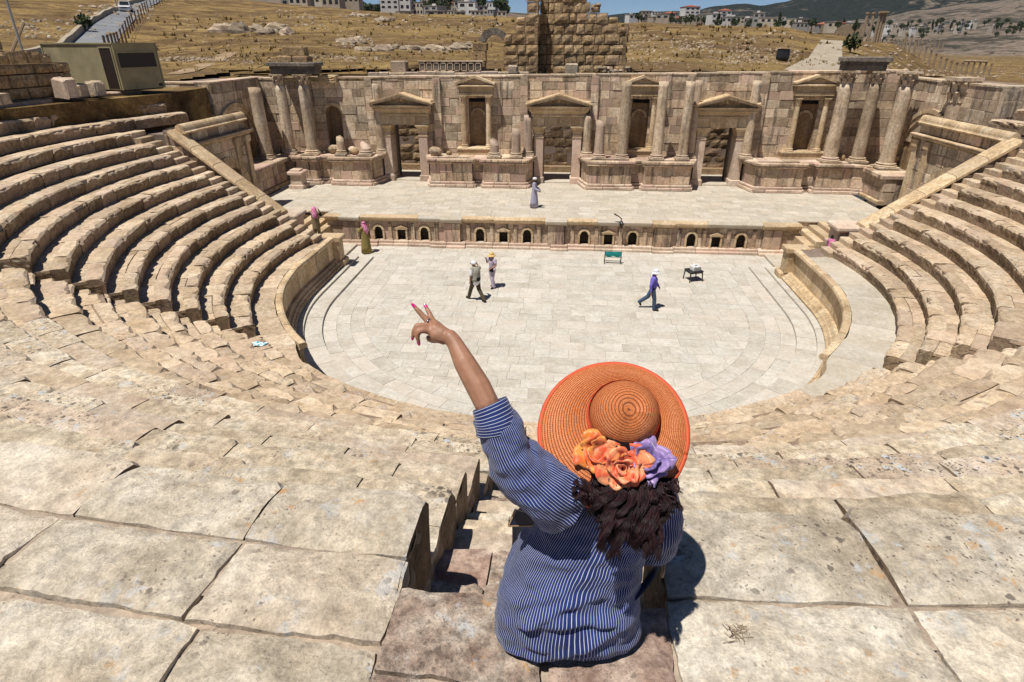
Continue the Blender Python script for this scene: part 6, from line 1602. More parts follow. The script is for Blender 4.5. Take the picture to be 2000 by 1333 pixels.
# ------------------------------------------------------------------ things in the orchestra
def stand():
    c = Vector((2.9, -2.1, 0)); t = empty("display_stand", c, "small green and black trestle stand near the stage front", "stand")
    for x in (-.40, .40):
        MB().tube([c + Vector((x, -.10, 0)), c + Vector((x, -.06, .62))], .022, 6).build("leg", "black_plastic", t); MB().tube([c + Vector((x, .12, 0)), c + Vector((x, -.04, .60))], .018, 6).build("leg", "black_plastic", t)
        MB().tube([c + Vector((x, -.2, .03)), c + Vector((x, .2, .03))], .02, 6).build("foot", "black_plastic", t)
    for z in (.14, .34): MB().tube([c + Vector((-.4, -.09, z)), c + Vector((.4, -.09, z))], .016, 6).build("crossbar", "black_plastic", t)
    vs = []
    for i in range(13):
        x = -.39 + .78 * i / 12
        for y, z in ((-.08, .62), (-.10 - .01 * math.sin(i), .50 - .03 * math.sin(i * .8)), (-.095, .40 - .05 * abs(math.sin(i * .5)))): vs.append(c + Vector((x, y, z)))
    o = mesh_obj("cloth", vs, [(3 * i + q, 3 * i + q + 1, 3 * i + 4 + q, 3 * i + 3 + q) for i in range(12) for q in (0, 1)], "teal_cloth", t, .5); o.modifiers.new("solid", 'SOLIDIFY').thickness = .01
stand()
def stool():
    c = Vector((6.45, -4.2, 0)); t = empty("plastic_table", c, "low black plastic table standing in the orchestra", "table"); R_ = Matrix.Rotation(.35, 4, 'Z')
    def P(name, mb, mat, par): mb.xf(Matrix.Translation(c) @ R_); return mb.build(name, mat, par)
    P("table_top", MB().bbox(-.34, .34, -.30, .30, .46, .50, .02), "black_plastic", t); P("apron", MB().box(-.30, .30, -.27, -.25, .39, .459).box(-.30, .30, .25, .27, .39, .459).box(-.31, -.29, -.26, .26, .39, .459).box(.29, .31, -.26, .26, .39, .459), "black_plastic", t)
    for x in (-1, 1):
        for y in (-1, 1): P("leg", MB().tube([(x * .29, y * .25, .458), (x * .33, y * .29, 0)], [.032, .024], 6), "black_plastic", t)
    b = empty("parcel", c + Vector((.05, 0, .5)), "white printed box tied up on the low black table", "box")
    P("carton", MB().bbox(-.13, .25, -.18, .18, .502, .70, .015), "white_paint", b); P("lid_label", MB().box(.02, .12, -.05, .05, .7005, .704), "black_plastic", b)
    for x in (-.06, .17): P("strap", MB().box(x - .02, x + .02, -.183, .183, .6, .61).box(x - .012, x + .012, -.184, .184, .50, .703), "grey_metal", b)
    for i in range(4): P("printed_panel", MB().box(-.11 + i * .09, -.04 + i * .09, -.1835, -.18, .53, .66), "grey_metal", b)
stool()
m_, nt = _mat("print_paper"); k = NT(nt); pos = k.n("ShaderNodeNewGeometry").outputs["Position"]
k.finish(k.ramp(k.vor(pos, 14.0, out=0), [(.25, (.02, .25, .32)), (.4, (.10, .42, .52)), (.55, (.72, .75, .76))]), .5)
pc = Vector((-8.32, -16.28, zrow(1) + .015)); vs = []
for i in range(7):
    for j in range(5): vs.append(pc + Vector((-.27 + .09 * i + .03 * j, -.13 + .065 * j, .025 + .015 * math.sin(i * 1.7 + j))))
leaf = mesh_obj("leaflet", vs, [(i * 5 + j, i * 5 + j + 5, i * 5 + j + 6, i * 5 + j + 1) for i in range(6) for j in range(4)], "print_paper", None, .5); leaf.modifiers.new("solid", 'SOLIDIFY').thickness = .004
tag(leaf, "crumpled turquoise and white leaflet on the lowest seats at left", "leaflet")
sp = Vector((3.35, -.12, SZ)); sl_ = empty("stage_spotlight", sp, "small dark spotlight clamped to the stage front edge", "spotlight")
MB().tube([sp + Vector((0, .02, .0)), sp + Vector((.02, -.04, .16)), sp + Vector((-.14, -.10, .30))], .03, 6).build("arm", "rust_metal", sl_)
MB().lathe([(.05, 0), (.075, .04), (.085, .2), (.10, .24), (.09, .25)], 12).xf(Matrix.Translation(sp + Vector((-.05, -.1, .05))) @ Matrix.Rotation(2.3, 4, 'X') @ Matrix.Rotation(.5, 4, 'Y')).build("lamp_head", "black_plastic", sl_)
MB().tube([sp + Vector((-.15, -.10, .31)), sp + Vector((-.38, -.08, .42))], [.03, .045], 6).build("shade", "rust_metal", sl_)
MB().bbox(sp.x - .06, sp.x + .1, sp.y - .12, sp.y + .06, sp.z - .25, sp.z + .03, .02).build("clamp", "rust_metal", sl_)
# ------------------------------------------------------------------ the woman in the foreground
def W(px, py, Z): return CAM + (CR * (px - 1000) - CU * (py - 666.5)) * (Z / FPX) + CF * Z
def onz_(px, py, z):
    d = CF * FPX + CR * (px - 1000) - CU * (py - 666.5); return CAM + d * ((z - CAM.z) / d.z)
SEAT = zrow(14)
FW = Vector((CF.x, CF.y, 0)).normalized(); RT = Vector((FW.y, -FW.x, 0)); UPV = Vector((0, 0, 1))
def catmull(P, n):
    out = []
    for i in range(len(P) - 1):
        p0, p1, p2, p3 = P[max(i - 1, 0)], P[i], P[i + 1], P[min(i + 2, len(P) - 1)]
        for j in range(n):
            t = j / n; out.append(.5 * ((2 * p1) + (p2 - p0) * t + (2 * p0 - 5 * p1 + 4 * p2 - p3) * t * t + (3 * p1 - p0 - 3 * p2 + p3) * t ** 3))
    out.append(P[-1]); return out
# shirt cloth: woven stripes carried by the attribute "suv" (x: metres across the stripes)
m_, nt = _mat("striped_shirt"); k = NT(nt)
suv = k.n("ShaderNodeSeparateXYZ", {0: k.n("ShaderNodeAttribute", attribute_name="suv").outputs["Vector"]})
wob = k.noise(k.n("ShaderNodeNewGeometry").outputs["Position"], 18, 3, .5)
ph = k.math('FRACT', k.math('ADD', k.math('MULTIPLY', suv.outputs[0], 1 / .0092), k.math('MULTIPLY', wob, .25)))
line = k.map(k.math('ABSOLUTE', k.math('SUBTRACT', ph, .5)), .05, .105, 1, 0)
thr = k.math('ADD', k.noise(k.n("ShaderNodeNewGeometry").outputs["Position"], 400, 2, .5), 0)
basec = k.scalecol(k.mix(k.map(k.noise(k.n("ShaderNodeNewGeometry").outputs["Position"], 5, 4, .6), .35, .65), (.007, .015, .085), (.014, .032, .15)), k.map(thr, .3, .7, .75, 1.2))
colr = k.mix(k.math('MULTIPLY', line, .85), basec, (.58, .61, .68))
k.finish(colr, .78, k.math('ADD', k.math('MULTIPLY', thr, .3), k.noise(k.n("ShaderNodeNewGeometry").outputs["Position"], 60, 4, .6)), .25, .004, .2, Sheen_Weight=.15)
def loft(name, rings, mat, parent, stripes, closed_top=True, wrinkle=.006, wseed=0.0, vstripe=False, capb=True):
    """rings: (centre, axis a, axis b, squareness); surface with cloth folds"""
    seg = 120; vs = []; uv = []
    L = 0.0
    for l, (c, a, b, sq) in enumerate(rings):
        if l: L += (c - rings[l - 1][0]).length
        per = math.pi * (a.length + b.length)
        for i in range(seg):
            t = 2 * math.pi * i / seg; ct, st = math.cos(t), math.sin(t)
            ex = 2.0 / sq; cx_ = math.copysign(abs(ct) ** ex, ct); sx_ = math.copysign(abs(st) ** ex, st)
            p = c + a * cx_ + b * sx_
            n = (a * ct / a.length + b * st / b.length).normalized()
            w = wrinkle * (1.3 * nz(p.x * 7 + wseed, p.y * 7, p.z * 11) + .9 * nz(p.x * 15 + wseed, p.y * 15, p.z * 24 + 5) + .4 * nz(p.x * 34, p.y * 34 + wseed, p.z * 40))
            vs.append(p + n * w); uv.append((L if vstripe else t / (2 * math.pi) * stripes, L, 0))
    m = len(rings)
    mb = MB(); mb.add(vs, [(l * seg + i, l * seg + (i + 1) % seg, (l + 1) * seg + (i + 1) % seg, (l + 1) * seg + i) for l in range(m - 1) for i in range(seg)])
    if closed_top: mb.add([], [tuple(range((m - 1) * seg, m * seg))])
    mb.uv = uv
    o = mb.build(name, mat, parent, True); return o
# body: arms, neck, head, legs as one surface
armL = [W(1075, 965, 2.0), W(1012, 905, 1.96), W(972, 840, 1.92), W(951, 789, 1.90), W(934, 755, 1.91), W(907, 708, 1.925), W(888, 670, 1.94), W(879, 659, 1.945)]
armLr = [.050, .048, .043, .040, .041, .036, .0265, .0255]
body = MB()
hip = onz_(1112, 1190, SEAT + .12); chest = onz_(1185, 985, SEAT + .50); neckb = onz_(1200, 925, SEAT + .66); headc = onz_(1208, 850, SEAT + .79) + FW * .02
limb(body, [hip, hip.lerp(chest, .5), chest, neckb, headc - UPV * .06], [.10, .085, .085, .06, .056])
body.ball(headc, (.082, .10, .118), 16, 12); body.ball(headc + FW * .05 - UPV * .06, (.05, .055, .06), 12, 8)
body.ball(headc + FW * .115 - UPV * .02, (.014, .022, .024), 8, 6)
limb(body, armL, armLr)
shR = onz_(1278, 965, SEAT + .52); elR = onz_(1280, 1085, SEAT + .28) + FW * .04; wrR = elR + FW * .22 - RT * .12 - UPV * .05
limb(body, [chest, shR, elR, wrR], [.10, .06, .048, .028]); limb(body, [wrR, wrR + FW * .07 - RT * .03], [.03, .034])
for i in range(4):
    b0 = wrR + FW * (.09 - .006 * i) - RT * (.0 + .018 * i); limb(body, [b0, b0 + FW * .04 - UPV * .01, b0 + FW * .05 - UPV * .035], [.009, .008, .007])
limb(body, [wrR + FW * .03 + RT * .03, wrR + FW * .07 + RT * .04], [.011, .009])
for sgn in (-1, 1):
    h0 = hip + RT * sgn * .10 - UPV * .01; kn = hip + RT * sgn * .13 + FW * .44 + UPV * .0; an = kn + FW * .10 - UPV * .43
    limb(body, [h0, kn, an], [.095, .065, .042]); limb(body, [an, an + FW * .15 - UPV * .03], [.042, .03])
# left hand: palm, two raised fingers, two curled fingers, thumb under the palm
def H(px, py, dz=0.0): return W(px, py, 1.955 + dz)
wr = H(879, 660); pal = [H(873, 658), H(862, 652), H(850, 644), H(843, 638)]
limb(body, [wr] + pal[:3], [.0255, .026, .027, .023]); limb(body, [H(866, 661, -.004), H(852, 655, -.006), H(843, 647, -.006)], [.022, .022, .016])
limb(body, [H(863, 646, .008), H(853, 636, .012), H(847, 630, .014)], [.018, .016, .013])
FING = [([H(847, 631, .012), H(841.5, 619, .02), H(836, 607.5, .026), H(831.8, 599.5, .03)], [.0115, .0095, .0085, .0062]),
        ([H(840, 633, .004), H(828.5, 620, .004), H(817, 607.5, .004), H(808.5, 598.5, .004)], [.0118, .0100, .0090, .0064]),
        ([H(838, 640, -.004), H(824, 636, -.016), H(814, 637.5, -.022), H(808.5, 647, -.016), H(806.3, 659, -.006)], [.0118, .0102, .0100, .0088, .0066]),
        ([H(838, 648, -.010), H(826, 645.5, -.022), H(817, 648.5, -.026), H(815.3, 658, -.020), H(817.6, 669.5, -.012)], [.0110, .0096, .0094, .0082, .0062])]
for pts, r in FING: limb(body, pts, r)
limb(body, [H(858, 662, .004), H(846, 664, .012), H(838.5, 662.5, .020), H(836, 659, .03)], [.016, .0125, .0105, .008])
wom = remesh(body.build("person", "skin"), .0042, 3)
tag(wom, "woman seated in the foreground, arm raised in a V sign, seen from behind", "person")
# nails and ring
plain("nail_polish", (.55, .008, .17), .12, .6, 5, .02); plain("silver", (.6, .6, .62), .2, .8, 5, .02, Metallic=1.0)
for (pts, r), up in zip(FING, (1, 1, 1, 1)):
    a, b = Vector(pts[-2]), Vector(pts[-1]); d = (b - a).normalized(); toc = (CAM - b).normalized(); nrm = (toc + CU * .25 - d * (toc.dot(d))).normalized(); sd = d.cross(nrm)
    n = MB(); g = [];
    for i in range(6):
        f = i / 5; w_ = .0062 * (1 - .55 * f ** 3)
        for j in range(5):
            s_ = (j / 4 - .5) * 2; g.append(b - d * .008 + d * (.019 * f) + sd * (w_ * s_) + nrm * (.0062 - .0030 * s_ * s_ - .0016 * f))
    n.add(g, [(i * 5 + j, i * 5 + j + 1, i * 5 + 6 + j, i * 5 + 5 + j) for i in range(5) for j in range(4)]); o = n.build("fingernail", "nail_polish", wom, True); o.modifiers.new("solid", 'SOLIDIFY').thickness = .0012
rc = Vector(FING[1][0][0]).lerp(FING[1][0][1], .45); rd = (FING[1][0][1] - FING[1][0][0]).normalized(); ra1 = rd.orthogonal().normalized(); rb1 = rd.cross(ra1)
rg = MB().tube([rc + (ra1 * math.cos(t) + rb1 * math.sin(t)) * .0118 for t in [2 * math.pi * i / 20 for i in range(21)]], .0017, 6)
tc = (CAM - rc).normalized(); rg.ball(rc + tc * .0135, .0042, 8, 6); rg.build("ring", "silver", wom, True)
# shirt: torso, sleeves, rolled cuff
R_ = lambda w_: RT * w_
def ringat(px, py, z, hw, hd, sq=2.3, tilt=0.0, fw=0.0): return (onz_(px, py, SEAT + z) + FW * fw, (RT + UPV * tilt) * hw, FW * hd, sq)
keys = [ringat(1106, 1212, .012, .262, .175, 2.6), ringat(1106, 1203, .05, .268, .18, 2.6), ringat(1108, 1172, .13, .262, .172, 2.5), ringat(1114, 1128, .22, .246, .155, 2.4), ringat(1128, 1085, .30, .238, .145, 2.4), ringat(1150, 1042, .38, .240, .145, 2.4, .02), ringat(1175, 1000, .46, .240, .145, 2.3, .05), ringat(1190, 965, .535, .225, .135, 2.2, .06), ringat(1198, 938, .595, .165, .115, 2.1, .06), ringat(1202, 920, .635, .095, .09, 2.0, .04), ringat(1204, 908, .665, .072, .075, 2.0)]
def densify(K, n):
    C = catmull([q[0] for q in K], n); A_ = catmull([q[1] for q in K], n); B_ = catmull([q[2] for q in K], n); S_ = [lerp(K[i][3], K[i + 1][3], j / n) for i in range(len(K) - 1) for j in range(n)] + [K[-1][3]]
    return list(zip(C, A_, B_, S_))
rings = densify(keys, 10)
# cloth folds gathering towards the raised arm and the seat
out = []
for c, a, b, s_ in rings: out.append((c, a, b, s_))
shirt = loft("shirt", out, "striped_shirt", wom, 1.42, False, .012)
for i, vtx in enumerate(shirt.data.vertices):
    p = vtx.co; z = p.z - SEAT; u = (p - onz_(1130, 1100, SEAT + .3)).dot(RT); d = 0.0
    back = max(0.0, -(p - hip).dot(FW)) / .15
    for k_, (zc, sl, wd, am) in enumerate(((.10, .22, .016, .016), (.165, -.16, .014, .012), (.235, .34, .018, .018), (.30, .46, .016, .012), (.205, .05, .012, .010), (.36, .62, .018, .011), (.07, -.30, .014, .010), (.27, -.45, .014, .009))):
        e = (z - zc - sl * u - .03 * math.sin(u * 9 + k_)) / wd; d += am * math.exp(-e * e) * (.6 + .4 * math.sin(u * 6 + k_ * 1.7))
    vtx.co = p - FW * (1.7 * d * min(1, back)) 
collar = loft("collar", densify([(onz_(1204, 912, SEAT + .645), RT * .088, FW * .088, 2.0), (onz_(1205, 906, SEAT + .675), RT * .080, FW * .082, 2.0), (onz_(1205, 902, SEAT + .70), RT * .072, FW * .074, 2.0)], 4), "striped_shirt", shirt, .5, False, .002, 3.0, True)
def tube_rings(P, rad, n=8, flat=1.0):
    C = catmull([Vector(p) for p in P], n); R2 = [lerp(rad[i], rad[i + 1], j / n) for i in range(len(rad) - 1) for j in range(n)] + [rad[-1]]
    out = []; prev = None
    for i, c in enumerate(C):
        d = (C[min(i + 1, len(C) - 1)] - C[max(i - 1, 0)]).normalized()
        a = CR - d * CR.dot(d) if prev is None else prev - d * prev.dot(d); a.normalize(); prev = a; b = d.cross(a)
        out.append((c, a * R2[i], b * R2[i] * flat, 2.1))
    return out
sl = tube_rings([W(1105, 985, 2.0), W(1066, 958, 1.97), W(1030, 925, 1.95), W(1000, 890, 1.93), W(983, 858, 1.92), W(972, 830, 1.915), W(966, 812, 1.91)], [.110, .106, .094, .083, .077, .070, .061], 10)
so_ = loft("sleeve", sl, "striped_shirt", shirt, .66, False, .013, 11.0)
cf = tube_rings([W(973, 840, 1.913), W(968, 820, 1.908), W(962, 803, 1.905), W(956, 789, 1.905)], [.074, .070, .062, .057], 6)
cu = loft("rolled_cuff", cf, "striped_shirt", shirt, .3, False, .003, 23.0, True)
for o in (so_, cu, shirt, collar): o.modifiers.new("solid", 'SOLIDIFY').thickness = .003
srk = tube_rings([onz_(1255, 955, SEAT + .55), onz_(1283, 985, SEAT + .48), onz_(1284, 1040, SEAT + .37), elR + UPV * .01, elR.lerp(wrR, .35), elR.lerp(wrR, .7)], [.080, .084, .080, .072, .066, .060], 9)
sr = loft("sleeve", srk, "striped_shirt", shirt, .5, False, .010, 31.0); sr.modifiers.new("solid", 'SOLIDIFY').thickness = .003
tr = MB()
for sgn in (-1, 1):
    h0 = hip + RT * sgn * .10 - UPV * .0; kn = hip + RT * sgn * .13 + FW * .44; an = kn + FW * .10 - UPV * .40; limb(tr, [h0, kn, an], [.108, .082, .075])
remesh(tr.build("trousers", "black_cloth", wom), .012, 3)
for sgn in (-1, 1):
    an = hip + RT * sgn * .13 + FW * .54 - UPV * .44; s2 = MB(); limb(s2, [an, an + FW * .15 - UPV * .03], [.05, .042]); remesh(s2.build("shoe", "shoe_leather", wom), .01, 2)

# hair: wavy locks falling from under the hat
m_, nt = _mat("hair"); k = NT(nt); ti = k.n("ShaderNodeAttribute", attribute_name="tint").outputs["Fac"]
k.finish(k.ramp(ti, [(0, (.010, .005, .006)), (.6, (.026, .010, .012)), (1, (.060, .020, .024))]), .5, None, spec=.3)
hm = MB()
rh = random.Random(5)
def guide(px0, py0, px1, py1, Z0, Z1, amp, turns, ph_):
    n = 18; pts = []
    for i in range(n + 1):
        f = i / n; g = f * f * .35 + f * .65
        c = W(lerp(px0, px1, g), lerp(py0, py1, f), lerp(Z0, Z1, min(1, f * 1.5)) )
        a_ = amp * min(1, f * 1.8); pts.append(c + CR * (a_ * math.sin(ph_ + turns * 6.28 * f)) + CF * (a_ * .7 * math.cos(ph_ + turns * 6.28 * f)))
    return pts
def lock(px0, py0, px1, py1, Z0, Z1, amp, turns, width, strands, r=.0016):
    ph_ = rh.uniform(0, 6.28); G = guide(px0, py0, px1, py1, Z0, Z1, amp, turns, ph_); n = len(G) - 1
    for s in range(strands):
        a0 = rh.uniform(0, 6.28); rr = width * math.sqrt(rh.random()); tw = rh.uniform(-1.5, 1.5); cut = rh.uniform(.86, 1.0); tint = rh.random() ** 1.6; fz = rh.uniform(0, 50)
        pts = []
        for i in range(n + 1):
            f = i / n * cut; q = f * n; i0 = min(n - 1, int(q)); c = G[i0].lerp(G[i0 + 1], q - i0)
            e = rr * (1 - .55 * f); pts.append(c + CR * (e * math.cos(a0 + tw * f)) + CF * (e * .8 * math.sin(a0 + tw * f)) + Vector((nz(f * 5, fz), nz(f * 5, fz + 7), 0)) * .009)
        hm.tube(pts, [r * (1.15 - .75 * (i / n) ** 3) for i in range(n + 1)], 3, tint)
for i in range(64):
    cl = i % 5
    if cl in (0, 3): x1, y1 = rh.gauss(1262, 17), rh.gauss(1066, 13)
    elif cl == 1: x1, y1 = rh.gauss(1206, 15), rh.gauss(1062, 14)
    elif cl == 2: x1, y1 = rh.gauss(1182, 20), rh.gauss(1012, 14)
    else: x1, y1 = rh.gauss(1305, 9), rh.gauss(1004, 18)
    x0 = x1 * .55 + (1150 + 150 * rh.random()) * .45
    lock(x0, rh.uniform(915, 945), x1, y1, 1.93 + rh.uniform(-.01, .03), 1.825 + .03 * (1090 - y1) / 60 + rh.uniform(-.01, .03), rh.uniform(.010, .020), rh.uniform(1.0, 1.9), rh.uniform(.014, .024), 74, .0012)
for i in range(10):
    x0 = rh.uniform(1105, 1160); lock(x0, rh.uniform(915, 935), x0 + rh.uniform(15, 50), rh.uniform(960, 1000), 1.97, 1.885, .006, 1.0, .012, 24)
for x1, y1, tn in ((1322, 990, 2.4), (1327, 965, 2.0), (1178, 1068, 2.6), (1252, 1085, 2.2)): lock(x1 * .6 + 1240 * .4, 940, x1, y1, 1.93, 1.86, .016, tn, .006, 10)
hm.build("hair", "hair", wom, True)
core = MB().ball(headc - FW * .03 - UPV * .02, (.10, .105, .13), 14, 10, .1); limb(core, [headc - FW * .03 - UPV * .10, W(1225, 960, 1.97), W(1232, 1000, 1.95)], [.075, .06, .03]); core.t = [.1] * len(core.v); core.build("under_hair", "hair", wom, True)

# hat
m_, nt = _mat("woven_straw"); k = NT(nt)
sv = k.n("ShaderNodeSeparateXYZ", {0: k.n("ShaderNodeAttribute", attribute_name="suv").outputs["Vector"]})
fr_ = k.math('FRACT', sv.outputs[0]); gro = k.map(k.math('ABSOLUTE', k.math('SUBTRACT', fr_, .5)), .26, .48, 0, 1)
st = k.math('FRACT', k.math('ADD', k.math('MULTIPLY', sv.outputs[1], 210.0), k.math('MULTIPLY', k.math('FLOOR', sv.outputs[0]), .37))); stt = k.map(k.math('ABSOLUTE', k.math('SUBTRACT', st, .5)), .15, .5, 0, 1)
nn_ = k.noise(k.n("ShaderNodeNewGeometry").outputs["Position"], 260, 3, .6)
cb = k.mix(k.map(nn_, .35, .65), (.50, .125, .035), (.74, .26, .085))
cb = k.mix(k.math('MULTIPLY', stt, .35), cb, (.22, .06, .02)); cb = k.mix(k.math('MULTIPLY', gro, .80), cb, (.10, .026, .010))
k.finish(cb, .55, k.math('SUBTRACT', 1.0, k.math('ADD', k.math('MULTIPLY', gro, .8), k.math('MULTIPLY', stt, .25))), .7, .003, .35)
plain("hat_binding", (.58, .085, .028), .55, .3, 60, .08); plain("hat_ribbon", (.66, .105, .055), .5, .35, 50, .06)
hc = W(1197, 843, 2.0); toc = (CAM - hc).normalized(); hN = (toc * math.cos(math.radians(21)) + CU * math.sin(math.radians(19)) + CR * .10).normalized()
hU = (CR - hN * CR.dot(hN)).normalized(); hV = hN.cross(hU)
hU, hV = (hU * math.cos(-.35) + hV * math.sin(-.35)).normalized(), (hV * math.cos(-.35) - hU * math.sin(-.35)).normalized()
SC = 2.0 / FPX
def hp(u, v, n): return hc + hU * u + hV * v + hN * n
cro = Vector((.018, .062))      # crown centre on the brim plane
def brim_pt(a, f):
    """a angle, f 0 at the crown .. 1 at the rim"""
    eu, ev = .243 * math.cos(a), .252 * math.sin(a)
    cu_, cv_ = cro.x + .113 * math.cos(a), cro.y + .116 * math.sin(a)
    u, v = lerp(cu_, eu, f), lerp(cv_, ev, f)
    n = -.012 + .028 * math.sin(f * 2.2) - .022 * f * f + .016 * f * math.sin(2 * a + .6) + .02 * f * f * math.sin(a)
    return hp(u, v, n)
na, nf = 150, 46; vs = []; uv = []
for i in range(na):
    a = 2 * math.pi * i / na
    for j in range(nf + 1):
        f = j / nf; vs.append(brim_pt(a, f)); uv.append((f * 19.0, i / na, 0))
fs = [(i * (nf + 1) + j, i * (nf + 1) + j + 1, ((i + 1) % na) * (nf + 1) + j + 1, ((i + 1) % na) * (nf + 1) + j) for i in range(na) for j in range(nf)]
bm_ = MB(); bm_.add(vs, fs); bm_.uv = uv; hat = bm_.build("hat", "woven_straw", wom, True); hat.modifiers.new("solid", 'SOLIDIFY').thickness = -.004
# crown
vs = []; uv = []; nr = 44
for j in range(nr + 1):
    f = j / nr; t = f * math.pi / 2
    rr = math.sin(t) ** .72; zz = math.cos(t) ** .85 * .128
    off = Vector((.012, -.012)) * (1 - f)
    for i in range(na):
        a = 2 * math.pi * i / na; du = .116 * rr * math.cos(a); dv = .120 * rr * math.sin(a)
        # shallow pinch on the crown top
        pin = -.018 * math.exp(-((du - .015) / .03) ** 2 - ((dv + .02) / .06) ** 2)
        vs.append(hp(cro.x + off.x + du, cro.y + off.y + dv, zz - .004 + pin)); uv.append((f * 17.0 + .15 * math.sin(a), i / na * max(.12, rr), 0))
cm = MB(); cm.add(vs, [(j * na + i, j * na + (i + 1) % na, (j + 1) * na + (i + 1) % na, (j + 1) * na + i)[::-1] for j in range(nr) for i in range(na)]); cm.uv = uv
cm.build("crown", "woven_straw", hat, True)
bt = MB().tube([brim_pt(2 * math.pi * i / 120, 1.0) for i in range(121)], .0085, 8); bt.build("binding", "hat_binding", hat, True)
vs = []
for i in range(na + 1):
    a = 2 * math.pi * i / na
    for q in range(7):
        h = q / 6; vs.append(hp(cro.x + (.1195 + .004 * math.sin(h * 9) - .004 * h) * math.cos(a), cro.y + (.1235 + .004 * math.sin(h * 9) - .004 * h) * math.sin(a), -.004 + .036 * h))
rb = MB(); rb.add(vs, [(i * 7 + q, i * 7 + 7 + q, i * 7 + 8 + q, i * 7 + 1 + q) for i in range(na) for q in range(6)]); rb.build("ribbon", "hat_ribbon", hat, True)
# cloth flowers
def satin(name, c1, c2, sc=14):
    m_, nt = _mat(name); k = NT(nt); pos = k.n("ShaderNodeNewGeometry").outputs["Position"]
    k.finish(k.mix(k.map(k.noise(pos, sc, 3, .5), .40, .58), c1, c2), .42, k.noise(pos, 120, 3, .6), .35, .003, .4, Sheen_Weight=.4)
satin("orange_satin", (.66, .11, .025), (.72, .27, .05)); satin("coral_satin", (.72, .11, .04), (.76, .30, .13), 30); satin("purple_satin", (.13, .09, .30), (.32, .22, .46))
def petal_ring(mb, c, ax, uu, vv, r0, r1, h0, h1, waves, seed, seg=64, rows=7, arc=6.283, a0=0.0):
    vs = []
    for i in range(seg + 1):
        a = a0 + arc * i / seg; wv = math.sin(a * waves + seed) ; w2 = math.sin(a * (waves * 2 + 1) + seed * 2)
        for j in range(rows):
            f = j / (rows - 1); r = lerp(r0, r1, f) * (1 + .13 * wv * f + .05 * w2 * f); h = lerp(h0, h1, f ** .8) + (.007 * wv + .004 * w2) * f + (.006 if j == rows - 2 else 0)
            q_ = c + uu * (r * math.cos(a)) + vv * (r * math.sin(a)) + ax * h
            vs.append(q_ + (uu * nz(q_.x * 38, q_.y * 38, q_.z * 38 + seed) + vv * nz(q_.x * 38, q_.y * 38, q_.z * 38 + seed + 9)) * (.012 * f) + ax * (.010 * f * nz(q_.x * 55, q_.y * 55, q_.z * 55 + seed)))
    mb.add(vs, [(i * rows + j, i * rows + rows + j, i * rows + rows + j + 1, i * rows + j + 1) for i in range(seg) for j in range(rows - 1)])
fc = lambda px, py, n: hp(((px - 1197) * CR * SC - (py - 836) * CU * SC).dot(hU), ((px - 1197) * CR * SC - (py - 836) * CU * SC).dot(hV), n)
fl = MB(); c = fc(1207, 916, .018); ax = (hN * .8 + toc * .5 - CU * .3).normalized(); uu = (CR - ax * CR.dot(ax)).normalized(); vv = ax.cross(uu)
for r0, r1, h0, h1, wv, sd in ((.020, .084, .0, .026, 3, .4), (.016, .070, .006, .046, 2, 1.7), (.012, .052, .012, .058, 2, 2.9), (.006, .034, .016, .062, 2, 4.6), (.004, .018, .020, .060, 1, 5.0)): petal_ring(fl, c + uu * (.006 * math.sin(sd * 3)) + vv * (.007 * math.cos(sd * 2)), ax, uu, vv, r0, r1, h0, h1 * .85, wv, sd)
fo = fl.build("rose_flower", "coral_satin", hat, True); fo.modifiers.new("solid", 'SOLIDIFY').thickness = .0015
for px, py, mt, a0, sd in ((1166, 888, "orange_satin", 1.5, .3), (1258, 906, "purple_satin", -1.3, 1.2)):
    fl = MB(); c = fc(px, py, .012); ax = (hN * .7 + toc * .6).normalized(); uu = (CR - ax * CR.dot(ax)).normalized(); vv = ax.cross(uu)
    for q, (r1, h1, wv) in enumerate(((.078, .020, 4), (.064, .040, 3), (.044, .052, 3))): petal_ring(fl, c + uu * (.006 * q * (1 if px < 1200 else -1)), ax, uu * 1.0, vv * .92, .008, r1, .002 * q, h1, wv, sd + q * 1.1)
    fo = fl.build("ruffle_flower", mt, hat, True); fo.modifiers.new("solid", 'SOLIDIFY').thickness = .0015

# handbag with strap and the tablet corner at her side
plain("navy_leather", (.012, .016, .035), .4, .4, 40, .1); plain("bronze_trim", (.30, .19, .10), .35, .5, 30, .05)
hb = empty("handbag", onz_(1345, 1050, SEAT - .1), "black handbag with pale piping half hidden right of the seated woman", "bag")
vs = MB(); c0 = onz_(1340, 1058, SEAT - .06)
pts = [W(1290, 1085, 2.62), W(1312, 1058, 2.68), W(1335, 1044, 2.72), W(1362, 1042, 2.74), W(1390, 1050, 2.76)]
cc = catmull(pts, 6); vs.add([p for p in cc] + [p - UPV * .30 + FW * .02 for p in cc] + [p + FW * .07 for p in cc] + [p - UPV * .3 + FW * .09 for p in cc], [(i, i + 1, len(cc) + i + 1, len(cc) + i) for i in range(len(cc) - 1)] + [(i, 2 * len(cc) + i, 2 * len(cc) + i + 1, i + 1) for i in range(len(cc) - 1)] + [(2 * len(cc) + i, 3 * len(cc) + i, 3 * len(cc) + i + 1, 2 * len(cc) + i + 1) for i in range(len(cc) - 1)]); vs.build("bag_body", "navy_leather", hb)
MB().tube(cc, .004, 6).build("piping", "bronze_trim", hb)
MB().tube(catmull([W(1235, 1170, 2.12), W(1258, 1145, 2.16), W(1280, 1112, 2.24), W(1296, 1088, 2.38), W(1310, 1070, 2.66)], 6), .013, 6, flat=.3).build("strap", "navy_leather", hb)
MB().tube(catmull([W(1292, 1128, 2.30), W(1296, 1116, 2.30), W(1297, 1098, 2.32)], 5), .006, 6).build("gold_clasp", "bronze_trim", hb)
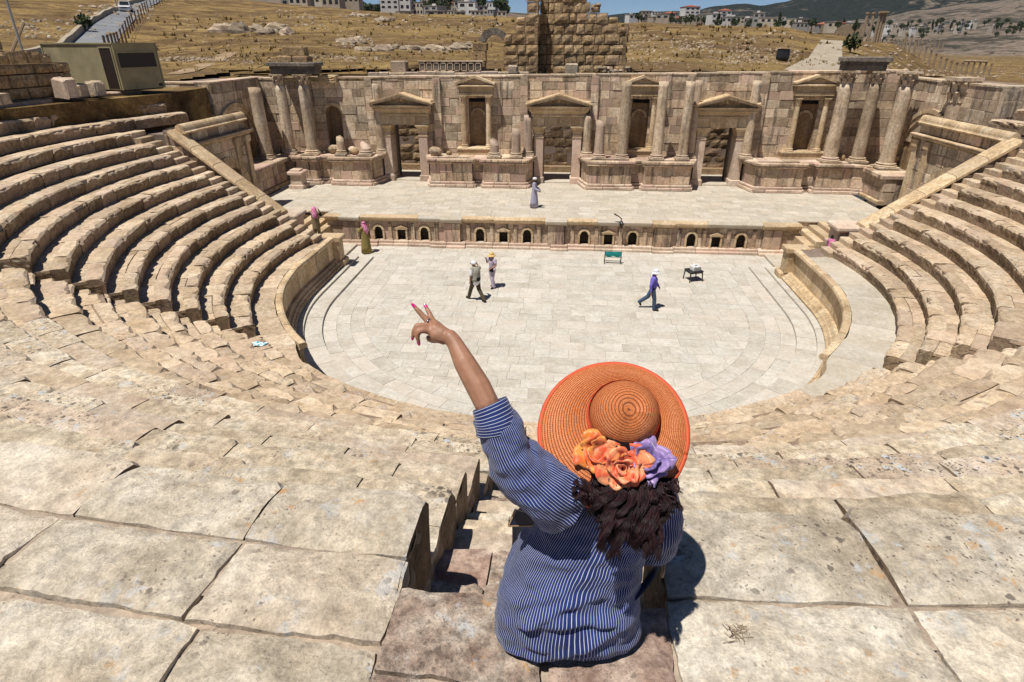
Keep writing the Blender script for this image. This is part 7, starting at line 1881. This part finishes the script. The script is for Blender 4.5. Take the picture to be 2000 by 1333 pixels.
tb_ = empty("tablet", W(1010, 1015, 2.06), "dark tablet corner with bronze edge between her arm and side", "tablet")
q = [W(1007, 996, 2.03), W(993, 1028, 2.03), W(1040, 1027, 2.06), W(1052, 1010, 2.06)]; nb = (q[1] - q[0]).cross(q[2] - q[0]).normalized() * .009
if nb.dot(CAM - q[0]) > 0: nb = -nb
MB().add(q + [p + nb for p in q], [(0, 1, 2, 3), (7, 6, 5, 4)] + [(i, 4 + i, 4 + (i + 1) % 4, (i + 1) % 4) for i in range(4)]).build("screen", "navy_leather", tb_)
MB().tube([q[0], q[1], q[2]], .0035, 6).build("edge", "bronze_trim", tb_)

# dark patch for the shade of a square hole in the slab, with straw
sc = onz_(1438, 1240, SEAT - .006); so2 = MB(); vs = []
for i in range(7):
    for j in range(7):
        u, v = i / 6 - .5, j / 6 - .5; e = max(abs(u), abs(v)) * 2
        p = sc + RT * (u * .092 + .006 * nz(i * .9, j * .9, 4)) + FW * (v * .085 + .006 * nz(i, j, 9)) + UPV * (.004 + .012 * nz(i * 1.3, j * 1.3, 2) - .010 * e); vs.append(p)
so2.add(vs, [(i * 7 + j, i * 7 + 7 + j, i * 7 + 8 + j, i * 7 + 1 + j) for i in range(6) for j in range(6)], .3); so2.build("socket_shade", "blackish_stone", plat)
stw = MB()
for i in range(26):
    p = sc + RT * U(-.042, .042) + FW * U(-.042, .03) + UPV * U(.008, .016); a_ = U(0, 3.14); d_ = RT * math.cos(a_) + FW * math.sin(a_); l_ = U(.012, .03); stw.tube([p - d_ * l_, p + d_ * l_ + UPV * U(-.002, .004)], .0011, 4)
stw.build("straw", "old_wood", plat)
# ------------------------------------------------------------------ thin haze over the whole valley
m_ = bpy.data.materials.new("haze_air"); m_.use_nodes = True; nt = m_.node_tree; nt.nodes.clear()
pv = nt.nodes.new("ShaderNodeVolumePrincipled"); pv.inputs["Color"].default_value = (.80, .88, 1.0, 1); pv.inputs["Density"].default_value = 0.000028; pv.inputs["Anisotropy"].default_value = .2
ou = nt.nodes.new("ShaderNodeOutputMaterial"); nt.links.new(pv.outputs[0], ou.inputs["Volume"]); M["haze_air"] = m_
hz = MB().box(-5300, 5300, -5300, 5300, -60, 430).build("haze", "haze_air"); tag(hz, "thin pale haze filling the whole valley", "haze", kind="stuff")
